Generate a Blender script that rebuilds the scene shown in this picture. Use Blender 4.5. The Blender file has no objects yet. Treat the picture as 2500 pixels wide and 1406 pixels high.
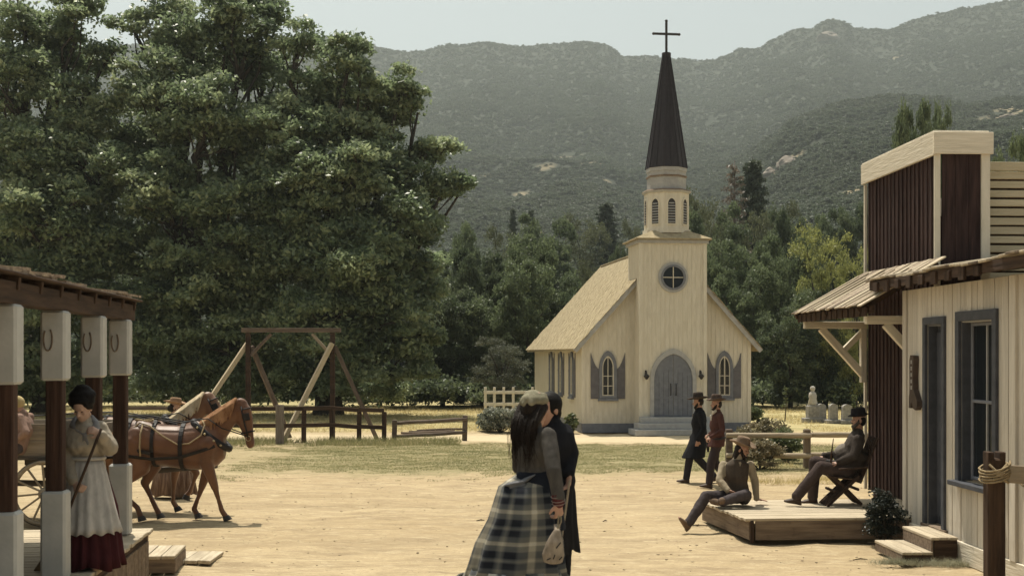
import bpy, bmesh, math, random
import numpy as np
from mathutils import Vector, Matrix, noise as mnoise
R = math.radians
V = Vector
random.seed(7); rng = np.random.default_rng(7)
sc = bpy.context.scene
C = sc.collection

# ---------------------------------------------------------------- camera, sky, sun, exposure
cam = bpy.data.cameras.new('camera'); camo = bpy.data.objects.new('camera', cam); C.objects.link(camo)
camo.location = (0, 0, 2.6); camo.rotation_euler = (R(90), 0, 0)
cam.sensor_width = 36; cam.lens = 43.2; cam.shift_y = 0.0648
cam.clip_start = .1; cam.clip_end = 9000
cam.dof.use_dof = True; cam.dof.focus_distance = 26; cam.dof.aperture_fstop = 4.5
sc.camera = camo
SUN_AZ, SUN_EL = R(-24), R(69)          # azimuth from +Y towards +X
w = bpy.data.worlds.new('World'); sc.world = w; w.use_nodes = True
nt = w.node_tree; nt.nodes.clear()
sky = nt.nodes.new('ShaderNodeTexSky'); sky.sky_type = 'NISHITA'; sky.sun_disc = False
sky.sun_elevation = SUN_EL; sky.sun_rotation = SUN_AZ % (2*math.pi)
sky.altitude = 250; sky.air_density = 1.0; sky.dust_density = 4.5; sky.ozone_density = .6
hs = nt.nodes.new('ShaderNodeHueSaturation'); hs.inputs['Saturation'].default_value = .34
bg = nt.nodes.new('ShaderNodeBackground'); bg.inputs['Strength'].default_value = .108
wo = nt.nodes.new('ShaderNodeOutputWorld')
tm = nt.nodes.new('ShaderNodeMix'); tm.data_type = 'RGBA'; tm.blend_type = 'MULTIPLY'; tm.inputs[0].default_value = 1; tm.inputs[7].default_value = (.975, 1.03, .965, 1)
nt.links.new(sky.outputs[0], hs.inputs['Color']); nt.links.new(hs.outputs[0], tm.inputs[6]); nt.links.new(tm.outputs[2], bg.inputs[0]); nt.links.new(bg.outputs[0], wo.inputs[0])
sl = bpy.data.lights.new('sun', 'SUN'); sl.energy = 4.8; sl.angle = R(.55); sl.color = (1, .93, .80)
so = bpy.data.objects.new('sun', sl); C.objects.link(so)
sdir = V((math.sin(SUN_AZ)*math.cos(SUN_EL), math.cos(SUN_AZ)*math.cos(SUN_EL), math.sin(SUN_EL)))
so.rotation_euler = sdir.to_track_quat('Z', 'Y').to_euler(); so.location = (0, 0, 60)
vs = sc.view_settings; vs.view_transform = 'Standard'; vs.look = 'None'; vs.exposure = 0.26; vs.gamma = 1
vs.use_curve_mapping = False
HAZE = .00027
sc.cycles.max_bounces = 7; sc.cycles.diffuse_bounces = 3; sc.cycles.glossy_bounces = 2
sc.cycles.transmission_bounces = 3; sc.cycles.transparent_max_bounces = 6; sc.cycles.volume_bounces = 0
sc.cycles.use_denoising = True

# ---------------------------------------------------------------- helpers
def at(px, py, Y): return V(((px-1250)/3000*Y, Y, 2.6-(py-865)/3000*Y))
def gr(px, py):
    Y = 7800/(py-865); return V(((px-1250)/3000*Y, Y, 0))
def tag(o, label=None, cat=None, group=None, kind=None):
    if label: o['label'] = label
    if cat: o['category'] = cat
    if group: o['group'] = group
    if kind: o['kind'] = kind
    return o
def T(name, label, cat, loc=(0, 0, 0), rz=0, group=None):
    o = bpy.data.objects.new(name, None); C.objects.link(o); o.empty_display_size = .2
    o.location = loc; o.rotation_euler = (0, 0, rz)
    return tag(o, label, cat, group)
def link(name, me, parent=None, loc=(0, 0, 0), rot=(0, 0, 0), scale=None):
    o = bpy.data.objects.new(name, me); C.objects.link(o)
    if parent: o.parent = parent
    o.location = loc; o.rotation_euler = rot
    if scale: o.scale = scale
    return o
def mesh(name, vs_, fs, mat, smooth=False):
    me = bpy.data.meshes.new(name); me.from_pydata([tuple(v) for v in vs_], [], fs); me.materials.append(mat)
    if smooth: me.polygons.foreach_set('use_smooth', [True]*len(me.polygons))
    me.update(); return me
def npmesh(name, Vv, F, mat, attr=None, smooth=False):
    me = bpy.data.meshes.new(name); n = len(Vv); m, k = F.shape
    me.vertices.add(n); me.vertices.foreach_set('co', np.asarray(Vv, np.float32).ravel())
    me.loops.add(m*k); me.loops.foreach_set('vertex_index', F.astype(np.int32).ravel())
    me.polygons.add(m); me.polygons.foreach_set('loop_start', np.arange(0, m*k, k, dtype=np.int32))
    me.polygons.foreach_set('loop_total', np.full(m, k, np.int32))
    if smooth: me.polygons.foreach_set('use_smooth', np.ones(m, bool))
    me.update(calc_edges=True)
    if attr is not None:
        a = me.attributes.new('v', 'FLOAT', 'POINT'); a.data.foreach_set('value', np.asarray(attr, np.float32))
    me.materials.append(mat); return me
_bc = {}
def boxmesh(sx, sy, sz, mat, bev):
    k = (round(sx, 3), round(sy, 3), round(sz, 3), mat.name, bev)
    if k in _bc: return _bc[k]
    bm = bmesh.new(); bmesh.ops.create_cube(bm, size=1); bmesh.ops.scale(bm, vec=(sx, sy, sz), verts=bm.verts)
    if bev: bmesh.ops.bevel(bm, geom=list(bm.edges), offset=min(bev, .3*min(sx, sy, sz)), segments=1, affect='EDGES')
    me = bpy.data.meshes.new('box'); bm.to_mesh(me); bm.free(); me.materials.append(mat); _bc[k] = me; return me
def box(name, parent, c, s, mat, rot=(0, 0, 0), bev=.006):
    return link(name, boxmesh(s[0], s[1], s[2], mat, bev), parent, c, rot)
def beam(name, parent, p0, p1, w_, h_, mat, bev=.006, roll=0):
    p0, p1 = V(p0), V(p1); d = p1-p0; L = d.length
    q = d.to_track_quat('X', 'Z')
    if roll: q = q @ Matrix.Rotation(roll, 3, 'X').to_quaternion()
    return link(name, boxmesh(L, w_, h_, mat, bev), parent, (p0+p1)/2, q.to_euler())
def boxes(name, parent, lst, mat, kind=None):
    """many boxes joined in one mesh: (centre, size, 3x3 or None)"""
    vv, ff = [], []
    for c, s, m in lst:
        b = len(vv)
        for x in (-.5, .5):
            for y in (-.5, .5):
                for z in (-.5, .5):
                    p = V((x*s[0], y*s[1], z*s[2])); p = (m @ p) if m else p; vv.append(V(c)+p)
        ff += [tuple(b+i for i in f) for f in ((0, 1, 3, 2), (4, 6, 7, 5), (0, 4, 5, 1), (2, 3, 7, 6), (0, 2, 6, 4), (1, 5, 7, 3))]
    o = link(name, mesh(name, vv, ff, mat), parent)
    if kind: o['kind'] = kind
    return o
def tubegeo(pts, rad, seg=8):
    pts = [V(p) for p in pts]; n = len(pts); rr = rad if isinstance(rad, (list, tuple)) else [rad]*n
    vv, ff = [], []; up = V((0, 0, 1)); prev = None
    for i, p in enumerate(pts):
        d = (pts[min(i+1, n-1)]-pts[max(i-1, 0)]).normalized()
        if prev is None:
            a = d.cross(up) if abs(d.z) < .95 else d.cross(V((0, 1, 0)))
        else: a = prev - d*prev.dot(d)
        a.normalize(); prev = a; b = d.cross(a)
        for k in range(seg):
            t = 2*math.pi*k/seg; vv.append(p+(a*math.cos(t)+b*math.sin(t))*rr[i])
    for i in range(n-1):
        for k in range(seg):
            k2 = (k+1) % seg; ff.append((i*seg+k, i*seg+k2, (i+1)*seg+k2, (i+1)*seg+k))
    ff.append(tuple(range(seg))[::-1]); ff.append(tuple((n-1)*seg+k for k in range(seg)))
    return vv, ff
def tube(name, parent, pts, rad, mat, seg=8):
    v, f = tubegeo(pts, rad, seg); return link(name, mesh(name, v, f, mat, True), parent)
def prism(name, parent, poly, depth, mat, M=None, hole=None):
    """poly in (x,z), extruded along y from 0 to depth; hole: inner loop of the same length -> ring"""
    M = M or Matrix.Identity(4); n = len(poly); vv, ff = [], []
    if hole:
        for y in (0, depth):
            vv += [M @ V((p[0], y, p[1])) for p in poly]; vv += [M @ V((p[0], y, p[1])) for p in hole]
        o = 2*n
        for i in range(n):
            j = (i+1) % n
            ff += [(i, j, n+j, n+i), (o+j, o+i, o+n+i, o+n+j), (j, i, o+i, o+j), (n+i, n+j, o+n+j, o+n+i)]
    else:
        for y in (0, depth): vv += [M @ V((p[0], y, p[1])) for p in poly]
        ff = [tuple(range(n)), tuple(range(n, 2*n))[::-1]]+[((i+1) % n, i, n+i, n+(i+1) % n) for i in range(n)]
    return link(name, mesh(name, vv, ff, mat), parent)
def lathe(name, parent, prof, mat, seg=24, M=None, close=False, smooth=True, wob=None):
    vv, ff = [], []; n = len(prof)
    for i, (r, z) in enumerate(prof):
        for k in range(seg):
            t = 2*math.pi*k/seg; rr = r*(1+(wob(t, i) if wob else 0)); vv.append(V((rr*math.cos(t), rr*math.sin(t), z)))
    for i in range(n-1):
        for k in range(seg):
            k2 = (k+1) % seg; ff.append((i*seg+k, i*seg+k2, (i+1)*seg+k2, (i+1)*seg+k))
    if not close: ff += [tuple(range(seg))[::-1], tuple((n-1)*seg+k for k in range(seg))]
    if M: vv = [M @ v for v in vv]
    return link(name, mesh(name, vv, ff, mat, smooth), parent)

# ---------------------------------------------------------------- materials
def mat(name, c1, c2=None, sc_=5, st=(1, 1, 1), rough=.85, bump=0, bsc=30, rnd=0, spec=.2, lo=.35, hi=.65, dirt=None, sheen=0, metal=0, bst=None, speck=0):
    m = bpy.data.materials.new(name); m.use_nodes = True; t = m.node_tree; N = t.nodes; L = t.links
    p = N['Principled BSDF']; p.inputs['Roughness'].default_value = rough
    p.inputs['Specular IOR Level'].default_value = spec; p.inputs['Metallic'].default_value = metal
    if sheen: p.inputs['Sheen Weight'].default_value = sheen
    tc = N.new('ShaderNodeTexCoord'); mp = N.new('ShaderNodeMapping'); mp.inputs['Scale'].default_value = st
    L.new(tc.outputs['Object'], mp.inputs[0]); vec = mp.outputs[0]
    if rnd:
        oi = N.new('ShaderNodeObjectInfo'); ad = N.new('ShaderNodeVectorMath'); ad.operation = 'ADD'
        ml = N.new('ShaderNodeMath'); ml.operation = 'MULTIPLY'; ml.inputs[1].default_value = 37
        L.new(oi.outputs['Random'], ml.inputs[0]); L.new(vec, ad.inputs[0]); L.new(ml.outputs[0], ad.inputs[1]); vec = ad.outputs[0]
    col = None
    if c2:
        nz = N.new('ShaderNodeTexNoise'); nz.inputs['Scale'].default_value = sc_; nz.inputs['Detail'].default_value = 7; nz.inputs['Roughness'].default_value = .62
        L.new(vec, nz.inputs['Vector'])
        rp = N.new('ShaderNodeValToRGB'); rp.color_ramp.elements[0].position = lo; rp.color_ramp.elements[1].position = hi
        rp.color_ramp.elements[0].color = (*c1, 1); rp.color_ramp.elements[1].color = (*c2, 1)
        L.new(nz.outputs['Fac'], rp.inputs[0]); col = rp.outputs[0]
    else:
        rg = N.new('ShaderNodeRGB'); rg.outputs[0].default_value = (*c1, 1); col = rg.outputs[0]
    if dirt:
        n2 = N.new('ShaderNodeTexNoise'); n2.inputs['Scale'].default_value = dirt[1]; n2.inputs['Detail'].default_value = 9; n2.inputs['Roughness'].default_value = .7
        L.new(tc.outputs['Object'], n2.inputs['Vector'])
        r2 = N.new('ShaderNodeValToRGB'); r2.color_ramp.elements[0].position = dirt[2]; r2.color_ramp.elements[1].position = dirt[2]+.18
        L.new(n2.outputs['Fac'], r2.inputs[0]); mx = N.new('ShaderNodeMix'); mx.data_type = 'RGBA'
        mu = N.new('ShaderNodeMath'); mu.operation = 'MULTIPLY'; mu.inputs[1].default_value = dirt[3]; L.new(r2.outputs[0], mu.inputs[0])
        L.new(mu.outputs[0], mx.inputs[0]); L.new(col, mx.inputs[6]); mx.inputs[7].default_value = (*dirt[0], 1); col = mx.outputs[2]
    if rnd:
        hv = N.new('ShaderNodeHueSaturation'); mr = N.new('ShaderNodeMapRange'); mr.inputs[3].default_value = 1-rnd; mr.inputs[4].default_value = 1+rnd
        L.new(oi.outputs['Random'], mr.inputs[0]); L.new(mr.outputs[0], hv.inputs['Value']); L.new(col, hv.inputs['Color']); col = hv.outputs[0]
    L.new(col, p.inputs['Base Color'])
    if bump:
        n3 = N.new('ShaderNodeTexNoise'); n3.inputs['Scale'].default_value = bsc; n3.inputs['Detail'].default_value = 6
        mp3 = N.new('ShaderNodeMapping'); mp3.inputs['Scale'].default_value = bst or st; L.new(tc.outputs['Object'], mp3.inputs[0]); L.new(mp3.outputs[0], n3.inputs['Vector'])
        bp = N.new('ShaderNodeBump'); bp.inputs['Strength'].default_value = min(1, bump); bp.inputs['Distance'].default_value = .02
        L.new(n3.outputs['Fac'], bp.inputs['Height']); L.new(bp.outputs[0], p.inputs['Normal'])
    return m
def leafmat(name, ca, cb, cc, trans=.35, rough=.5, spec=.35, nsc=.9):
    m = bpy.data.materials.new(name); m.use_nodes = True; t = m.node_tree; N = t.nodes; L = t.links
    p = N['Principled BSDF']; out = N['Material Output']; p.inputs['Roughness'].default_value = rough; p.inputs['Specular IOR Level'].default_value = spec
    at_ = N.new('ShaderNodeAttribute'); at_.attribute_name = 'v'
    tc = N.new('ShaderNodeTexCoord'); nz = N.new('ShaderNodeTexNoise'); nz.inputs['Scale'].default_value = nsc; nz.inputs['Detail'].default_value = 3
    L.new(tc.outputs['Object'], nz.inputs['Vector'])
    ad = N.new('ShaderNodeMath'); ad.operation = 'MULTIPLY_ADD'; ad.inputs[1].default_value = .55
    L.new(at_.outputs['Fac'], ad.inputs[0])
    m2 = N.new('ShaderNodeMath'); m2.operation = 'MULTIPLY_ADD'; m2.inputs[1].default_value = 1.1; m2.inputs[2].default_value = -.32; L.new(nz.outputs['Fac'], m2.inputs[0])
    L.new(m2.outputs[0], ad.inputs[2])
    rp = N.new('ShaderNodeValToRGB'); e = rp.color_ramp.elements; e[0].position = .05; e[1].position = .95; e[0].color = (*ca, 1); e[1].color = (*cc, 1)
    k = e.new(.5); k.color = (*cb, 1)
    L.new(ad.outputs[0], rp.inputs[0]); L.new(rp.outputs[0], p.inputs['Base Color'])
    tr = N.new('ShaderNodeBsdfTranslucent'); hv = N.new('ShaderNodeHueSaturation'); hv.inputs['Value'].default_value = 1.7; hv.inputs['Saturation'].default_value = 1.05; L.new(rp.outputs[0], hv.inputs['Color']); L.new(hv.outputs[0], tr.inputs[0]); mx = N.new('ShaderNodeMixShader'); mx.inputs[0].default_value = trans
    L.new(p.outputs[0], mx.inputs[1]); L.new(tr.outputs[0], mx.inputs[2]); L.new(mx.outputs[0], out.inputs[0])
    return m
def woodz(name, c1, c2, axis='z', **k):
    st = {'z': (9, 9, .7), 'x': (.7, 9, 9), 'y': (9, .7, 9)}[axis]
    return mat(name, c1, c2, sc_=k.pop('sc_', 2.2), st=st, bump=k.pop('bump', .5), bsc=k.pop('bsc', 5), rnd=k.pop('rnd', .13), **k)
cream = mat('cream_board_paint', (.60, .54, .43), (.70, .64, .525), sc_=3, st=(3, 3, .6), rough=.7, bump=.25, bsc=12, dirt=((.38, .32, .24), 2.2, .58, .35))
cream2 = woodz('cream_plank_paint', (.50, .45, .375), (.60, .545, .46), 'z', dirt=((.36, .30, .22), 3, .56, .5), rough=.7)
cream2y = woodz('cream_plank_paint_lengthwise', (.58, .52, .40), (.70, .63, .51), 'x', dirt=((.3, .25, .18), 3, .56, .5), rough=.7)
tanboard = woodz('tan_clapboard_paint', (.48, .41, .27), (.58, .505, .35), 'x', dirt=((.25, .2, .12), 3, .58, .5), rough=.8)
trimgrey = mat('blue_grey_paint', (.15, .155, .175), (.20, .205, .225), sc_=6, rough=.65, bump=.15, dirt=((.3, .28, .25), 4, .62, .3))
shoptrim = mat('dark_slate_paint', (.055, .058, .068), (.085, .088, .10), sc_=6, rough=.6, bump=.15)
trimlite = mat('pale_grey_paint', (.34, .33, .32), (.42, .41, .39), sc_=6, rough=.65)
shutterm = mat('mauve_grey_shutter', (.115, .108, .115), (.155, .147, .155), sc_=6, rough=.7)
maroon = woodz('maroon_weathered_plank', (.022, .011, .010), (.062, .035, .030), 'z', dirt=((.12, .08, .07), 5, .62, .5), rough=.8)
darkwood = woodz('dark_brown_timber', (.030, .018, .012), (.075, .045, .028), 'z', rough=.85)
darkwoody = woodz('dark_brown_timber_lengthwise', (.030, .018, .012), (.085, .052, .033), 'x', rough=.85)
greywood = woodz('sun_bleached_plank', (.34, .28, .20), (.52, .44, .32), 'x', dirt=((.14, .10, .07), 4, .6, .6), rough=.9)
greywoody = woodz('sun_bleached_plank_across', (.34, .28, .20), (.52, .44, .32), 'y', dirt=((.14, .10, .07), 4, .6, .6), rough=.9)
brownwood = woodz('worn_brown_plank', (.13, .095, .07), (.25, .19, .135), 'x', dirt=((.05, .035, .025), 4, .56, .6), rough=.9)
postwood = woodz('reddish_post_timber', (.035, .018, .012), (.085, .045, .03), 'z', rough=.8)
railwood = woodz('grey_rail_timber', (.09, .065, .05), (.17, .13, .10), 'x', rough=.9)
palewood = woodz('pale_rail_timber', (.26, .21, .15), (.38, .31, .22), 'x', rough=.9)
shingle = mat('cedar_shingle', (.28, .225, .135), (.41, .335, .21), sc_=7, st=(1, 1, 1), rough=.9, bump=.4, bsc=40, dirt=((.14, .10, .06), 9, .55, .55))
shinglew = mat('weathered_grey_shingle', (.16, .12, .09), (.36, .29, .21), sc_=5, st=(6, 1.2, 3), rough=.9, bump=.5, bsc=14, rnd=.35, dirt=((.05, .04, .03), 5, .56, .6))
slate = mat('dark_spire_metal', (.028, .025, .029), (.045, .040, .045), sc_=3, st=(4, 4, .5), rough=.6, bump=.1, bsc=8)
iron = mat('black_iron', (.012, .011, .011), (.035, .028, .024), sc_=20, rough=.6, spec=.5)
leather = mat('black_harness_leather', (.010, .008, .008), (.022, .018, .016), sc_=14, rough=.6, spec=.25)
ropem = mat('tan_rope', (.24, .18, .10), (.36, .28, .17), sc_=40, rough=.95, bump=.6, bsc=60)
white = mat('white_post_paint', (.42, .415, .39), (.50, .49, .46), sc_=5, rough=.65, bump=.12, bsc=20, dirt=((.30, .26, .21), 6, .62, .45))
stonem = mat('grey_gravestone', (.20, .19, .18), (.34, .32, .29), sc_=9, rough=.9, bump=.5, bsc=25)
skin = mat('skin', (.34, .19, .13), (.42, .25, .18), sc_=8, rough=.55, spec=.3)
skinp = mat('pale_skin', (.42, .27, .20), (.50, .33, .25), sc_=8, rough=.55, spec=.3)
bark = mat('oak_bark', (.030, .024, .019), (.085, .070, .055), sc_=3, st=(4, 4, 1), rough=.95, bump=.9, bsc=9)
barkp = mat('pale_pine_bark', (.10, .075, .06), (.18, .14, .115), sc_=3, st=(4, 4, 1), rough=.95)
g = bpy.data.materials.new('window_glass'); g.use_nodes = True; gp = g.node_tree.nodes['Principled BSDF']
gp.inputs['Base Color'].default_value = (.012, .015, .018, 1); gp.inputs['Roughness'].default_value = .08; gp.inputs['Specular IOR Level'].default_value = .35
glass = g
# ---------------------------------------------------------------- ground
def lerp_pts(pts):
    xs = [p[0] for p in pts]; ys = [p[1] for p in pts]
    return lambda x: np.interp(x, xs, ys)
class VN:   # value noise on a wrapped lattice
    def __init__(s, seed): s.g = np.random.default_rng(seed).random((256, 256))
    def __call__(s, x, y):
        xi = np.floor(x).astype(int); yi = np.floor(y).astype(int); fx = x-xi; fy = y-yi
        fx = fx*fx*(3-2*fx); fy = fy*fy*(3-2*fy); G = s.g; a, b, c, d = xi % 256, (xi+1) % 256, yi % 256, (yi+1) % 256
        return (G[a, c]*(1-fx)+G[b, c]*fx)*(1-fy)+(G[a, d]*(1-fx)+G[b, d]*fx)*fy-.5
vn = VN(3)
def fbm(x, y, o=5, lac=2.03, gain=.5):
    r = 0; a = 1
    for i in range(o): r = r+a*vn(x+17.3*i, y+9.1*i); x = x*lac; y = y*lac; a *= gain
    return r
xs = np.concatenate([-np.geomspace(3200, 16, 22), np.arange(-15, 15.01, .16), np.geomspace(16, 3200, 22)])
ys = np.concatenate([[-400, -60, -10], np.arange(2, 7.9, 1), np.arange(8, 46, .16), np.arange(46, 66, .6), np.geomspace(67, 3200, 24)])
X, Y = np.meshgrid(xs, ys, indexing='ij')
near = np.clip(1-(np.abs(X)-14)/2, 0, 1)*np.clip((Y-4)/3, 0, 1)*np.clip(1-(Y-60)/5, 0, 1)
Z = near*(fbm(X*.35, Y*.5, 3)*.05+fbm(X*1.7, Y*2.6, 4)*.045) - .02*near
ruts = np.exp(-((Y-22.5+.05*X)/.25)**2)+np.exp(-((Y-21.0+.04*X)/.25)**2)+np.exp(-((Y-17.2-.03*X)/.22)**2)*.7
Z = Z-ruts*near*.035*(.6+vn(X*2, Y*2))*1.7
nx, ny = X.shape; idx = np.arange(nx*ny).reshape(nx, ny)
F = np.stack([idx[:-1, :-1], idx[1:, :-1], idx[1:, 1:], idx[:-1, 1:]], -1).reshape(-1, 4)
def ground_mat():
    m = bpy.data.materials.new('dirt_street'); m.use_nodes = True; t = m.node_tree; N = t.nodes; L = t.links
    p = N['Principled BSDF']; p.inputs['Roughness'].default_value = .95; p.inputs['Specular IOR Level'].default_value = .08
    tc = N.new('ShaderNodeTexCoord'); O = tc.outputs['Object']
    def noise(s, d=6, st=None, ro=.6):
        n = N.new('ShaderNodeTexNoise'); n.inputs['Scale'].default_value = s; n.inputs['Detail'].default_value = d; n.inputs['Roughness'].default_value = ro
        if st:
            q = N.new('ShaderNodeMapping'); q.inputs['Scale'].default_value = st; L.new(O, q.inputs[0]); L.new(q.outputs[0], n.inputs['Vector'])
        else: L.new(O, n.inputs['Vector'])
        return n.outputs['Fac']
    def ma(op, a, b=None, c=None, clamp=False):
        n = N.new('ShaderNodeMath'); n.operation = op; n.use_clamp = clamp
        for i, v in enumerate((a, b, c)):
            if v is None: continue
            if isinstance(v, (int, float)): n.inputs[i].default_value = v
            else: L.new(v, n.inputs[i])
        return n.outputs[0]
    def ramp(f, p0, p1, c0=(0, 0, 0), c1=(1, 1, 1)):
        r = N.new('ShaderNodeValToRGB'); r.color_ramp.elements[0].position = p0; r.color_ramp.elements[1].position = p1
        r.color_ramp.elements[0].color = (*c0, 1); r.color_ramp.elements[1].color = (*c1, 1); L.new(f, r.inputs[0]); return r.outputs[0]
    def mix(f, a, b):
        n = N.new('ShaderNodeMix'); n.data_type = 'RGBA'
        for i, v in ((0, f), (6, a), (7, b)):
            if isinstance(v, tuple): n.inputs[i].default_value = (*v, 1)
            elif isinstance(v, (int, float)): n.inputs[i].default_value = v
            else: L.new(v, n.inputs[i])
        return n.outputs[2]
    sep = N.new('ShaderNodeSeparateXYZ'); L.new(O, sep.inputs[0]); x, y = sep.outputs[0], sep.outputs[1]
    n1 = noise(.35, 8, (.55, 1.3, 1)); n2 = noise(2.2, 8, (.35, 1.5, 1), .7); n3 = noise(24, 6, (.7, 1, 1), .75); n4 = noise(7, 6, (.4, 1.6, 1), .7)
    dirt = ramp(n1, .3, .7, (.385, .292, .172), (.475, .375, .232))
    dirt = mix(ramp(n2, .36, .56), mix(.9, dirt, (.29, .22, .135)), dirt)
    dirt = mix(ma('MULTIPLY', ramp(n4, .52, .64), .6), dirt, (.56, .46, .30))
    dirt = mix(ma('MULTIPLY', ramp(n3, .3, .55, (1, 1, 1), (0, 0, 0)), .5), dirt, (.22, .165, .10))
    wob = ma('MULTIPLY_ADD', noise(.5, 8), 5.0, -2.5); wob2 = ma('MULTIPLY_ADD', noise(3, 8), 2.2, -1.1)
    yy = ma('ADD', y, ma('ADD', wob, wob2)); xx = ma('ADD', x, wob)
    def band(v, a, b, s):
        return ma('MULTIPLY', ma('MULTIPLY', ma('SUBTRACT', v, a), 1/s, clamp=True), ma('MULTIPLY', ma('SUBTRACT', b, v), 1/s, clamp=True))
    ysk = ma('ADD', yy, ma('MULTIPLY', ma('SUBTRACT', 0.0, ma('ADD', x, 6)), .0))
    lawn = ma('MULTIPLY', band(ysk, 26.3, 36.2, 1.6), band(xx, -7.5, 30, 2.5))
    side = ma('MULTIPLY', band(ma('ADD', y, wob2), 29.5, 35.4, 1.0), band(xx, -14, -3, 1.2)); lawn = ma('MAXIMUM', lawn, ma('MULTIPLY', side, .45))
    lawn = ma('MULTIPLY', lawn, ramp(noise(4, 8, (.6, 1.3, 1), .7), .24, .50))
    grs = mix(ramp(noise(9, 8, (.6, 1.4, 1), .7), .35, .65), (.13, .135, .06), (.25, .225, .11))
    field = ma('MULTIPLY', ma('SUBTRACT', ma('ADD', y, ma('MULTIPLY', wob2, .8)), 41.0), .5, clamp=True)
    fld = mix(ramp(noise(.6, 8, (.3, 2.2, 1), .7), .35, .65), (.24, .215, .10), (.52, .43, .235))
    path = band(ma('ADD', y, ma('MULTIPLY', wob2, .5)), 36.0, 41.0, 1.0)
    c = mix(ma('MULTIPLY', path, .6), dirt, (.60, .50, .335)); rt = ma('ADD', ma('ADD', band(ma('ADD', y, ma('MULTIPLY', x, .05)), 22.1, 22.9, .3), band(ma('ADD', y, ma('MULTIPLY', x, .04)), 20.6, 21.4, .3)), band(ma('ADD', y, ma('MULTIPLY', x, -.03)), 16.8, 17.6, .3)); c = mix(ma('MULTIPLY', ma('MULTIPLY', rt, ramp(n2, .42, .62)), .55), c, (.27, .205, .125)); c = mix(ma('MULTIPLY', lawn, .68), c, grs); c = mix(field, c, fld)
    L.new(c, p.inputs['Base Color'])
    b = N.new('ShaderNodeBump'); b.inputs['Strength'].default_value = .8; b.inputs['Distance'].default_value = .05
    L.new(ma('ADD', ma('MULTIPLY', n3, .35), ma('MULTIPLY', n2, 1.0)), b.inputs['Height']); L.new(b.outputs[0], p.inputs['Normal'])
    return m
go = link('ground', npmesh('ground', np.stack([X.ravel(), Y.ravel(), Z.ravel()], 1), F, ground_mat(), smooth=True)); go['kind'] = 'structure'
def gz(x, y):
    x = np.atleast_1d(np.asarray(x, float)); y = np.atleast_1d(np.asarray(y, float))
    n = np.clip(1-(np.abs(x)-14)/2, 0, 1)*np.clip((y-4)/3, 0, 1)*np.clip(1-(y-60)/5, 0, 1)
    return n*(fbm(x*.35, y*.5, 3)*.05+fbm(x*1.7, y*2.6, 4)*.045)-.02*n

# ---------------------------------------------------------------- hills
crest1 = lerp_pts([(-2500, 160), (-800, 100), (-200, 140), (100, 150), (330, 120), (500, 135), (640, 120), (740, 98), (800, 103), (860, 110), (930, 130), (1030, 143), (1100, 122), (1180, 118), (1290, 131), (1340, 122), (1400, 117), (1440, 115), (1480, 122), (1520, 148), (1600, 152), (1740, 163), (1800, 140), (1850, 128), (1900, 103), (1935, 86), (1960, 84), (1985, 84), (2010, 67), (2030, 63), (2065, 66), (2085, 80), (2120, 85), (2170, 84), (2230, 62), (2300, 47), (2400, 28), (2480, 12), (2600, -30), (3200, -120), (4500, 100)])
crest2 = lerp_pts([(-2500, 900), (1500, 700), (1700, 545), (1800, 458), (1880, 375), (1931, 330), (2020, 297), (2150, 262), (2270, 240), (2400, 228), (2500, 212), (2800, 180), (4500, 260)])
crest3 = lerp_pts([(-2500, 480), (600, 520), (1000, 500), (1150, 440), (1300, 400), (1400, 388), (1500, 412), (1600, 470), (1750, 560), (1900, 760), (4500, 800)])
U = np.linspace(-1.0, .95, 500); YY = np.concatenate([np.linspace(62, 200, 30), np.geomspace(205, 1405, 190), np.linspace(1440, 2400, 12)])
def terr(u, Yd):
    px = 1250+3000*u; xw = u*Yd
    a1 = (865-crest1(px))/3000; a2 = np.maximum((865-crest2(px))/3000, 0); a3 = np.maximum((865-crest3(px))/3000, 0)
    g1 = np.clip((Yd-70)/1330, 0, 1); z1 = a1*1400*g1**1.55; z1 = np.where(Yd > 1400, a1*1400*(1-(Yd-1400)/1300), z1)
    y2 = 640+60*np.sin(u*9); y3 = 520+30*np.sin(u*13)
    z2 = np.where(Yd < y2, a2*y2*np.clip((Yd-70)/(y2-70), 0, 1)**1.15, a2*y2*(1-(Yd-y2)/500))
    z3 = np.where(Yd < y3, a3*y3*np.clip((Yd-70)/(y3-70), 0, 1)**1.25, a3*y3*(1-(Yd-y3)/450))
    k = 14; z = k*np.logaddexp(np.logaddexp(z1/k, z2/k), z3/k)-k*math.log(3)*np.exp(-np.clip(z1, 0, 400)/30)
    f = np.clip((Yd-90)/200, 0, 1); ridge = 1-np.abs(fbm(xw/190+3, Yd/420, 4))*2
    z = z+f*(fbm(xw/60, Yd/90, 5)*9+(ridge-.8)*16*np.clip((1400-Yd)/500, 0.05, 1))+np.where(Yd > 1380, 0, 0)
    cr = np.exp(-((Yd-1400)/60)**2); z = z*(1-cr)+cr*(a1*1400+fbm(xw/25, Yd/60, 4)*5)
    return z+2.6*np.clip((Yd-90)/300, 0, 1)-.12
UU, YG = np.meshgrid(U, YY, indexing='ij'); ZT = terr(UU, YG); HTOP = float(ZT.max())
nx, ny = UU.shape; idx = np.arange(nx*ny).reshape(nx, ny)
F = np.stack([idx[:-1, :-1], idx[1:, :-1], idx[1:, 1:], idx[:-1, 1:]], -1).reshape(-1, 4)
hillm = mat('chaparral_hillside', (.022, .028, .017), (.036, .042, .026), sc_=.045, st=(1, .6, 1), rough=.95, dirt=((.055, .055, .036), .012, .60, .4), lo=.3, hi=.7)
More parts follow.
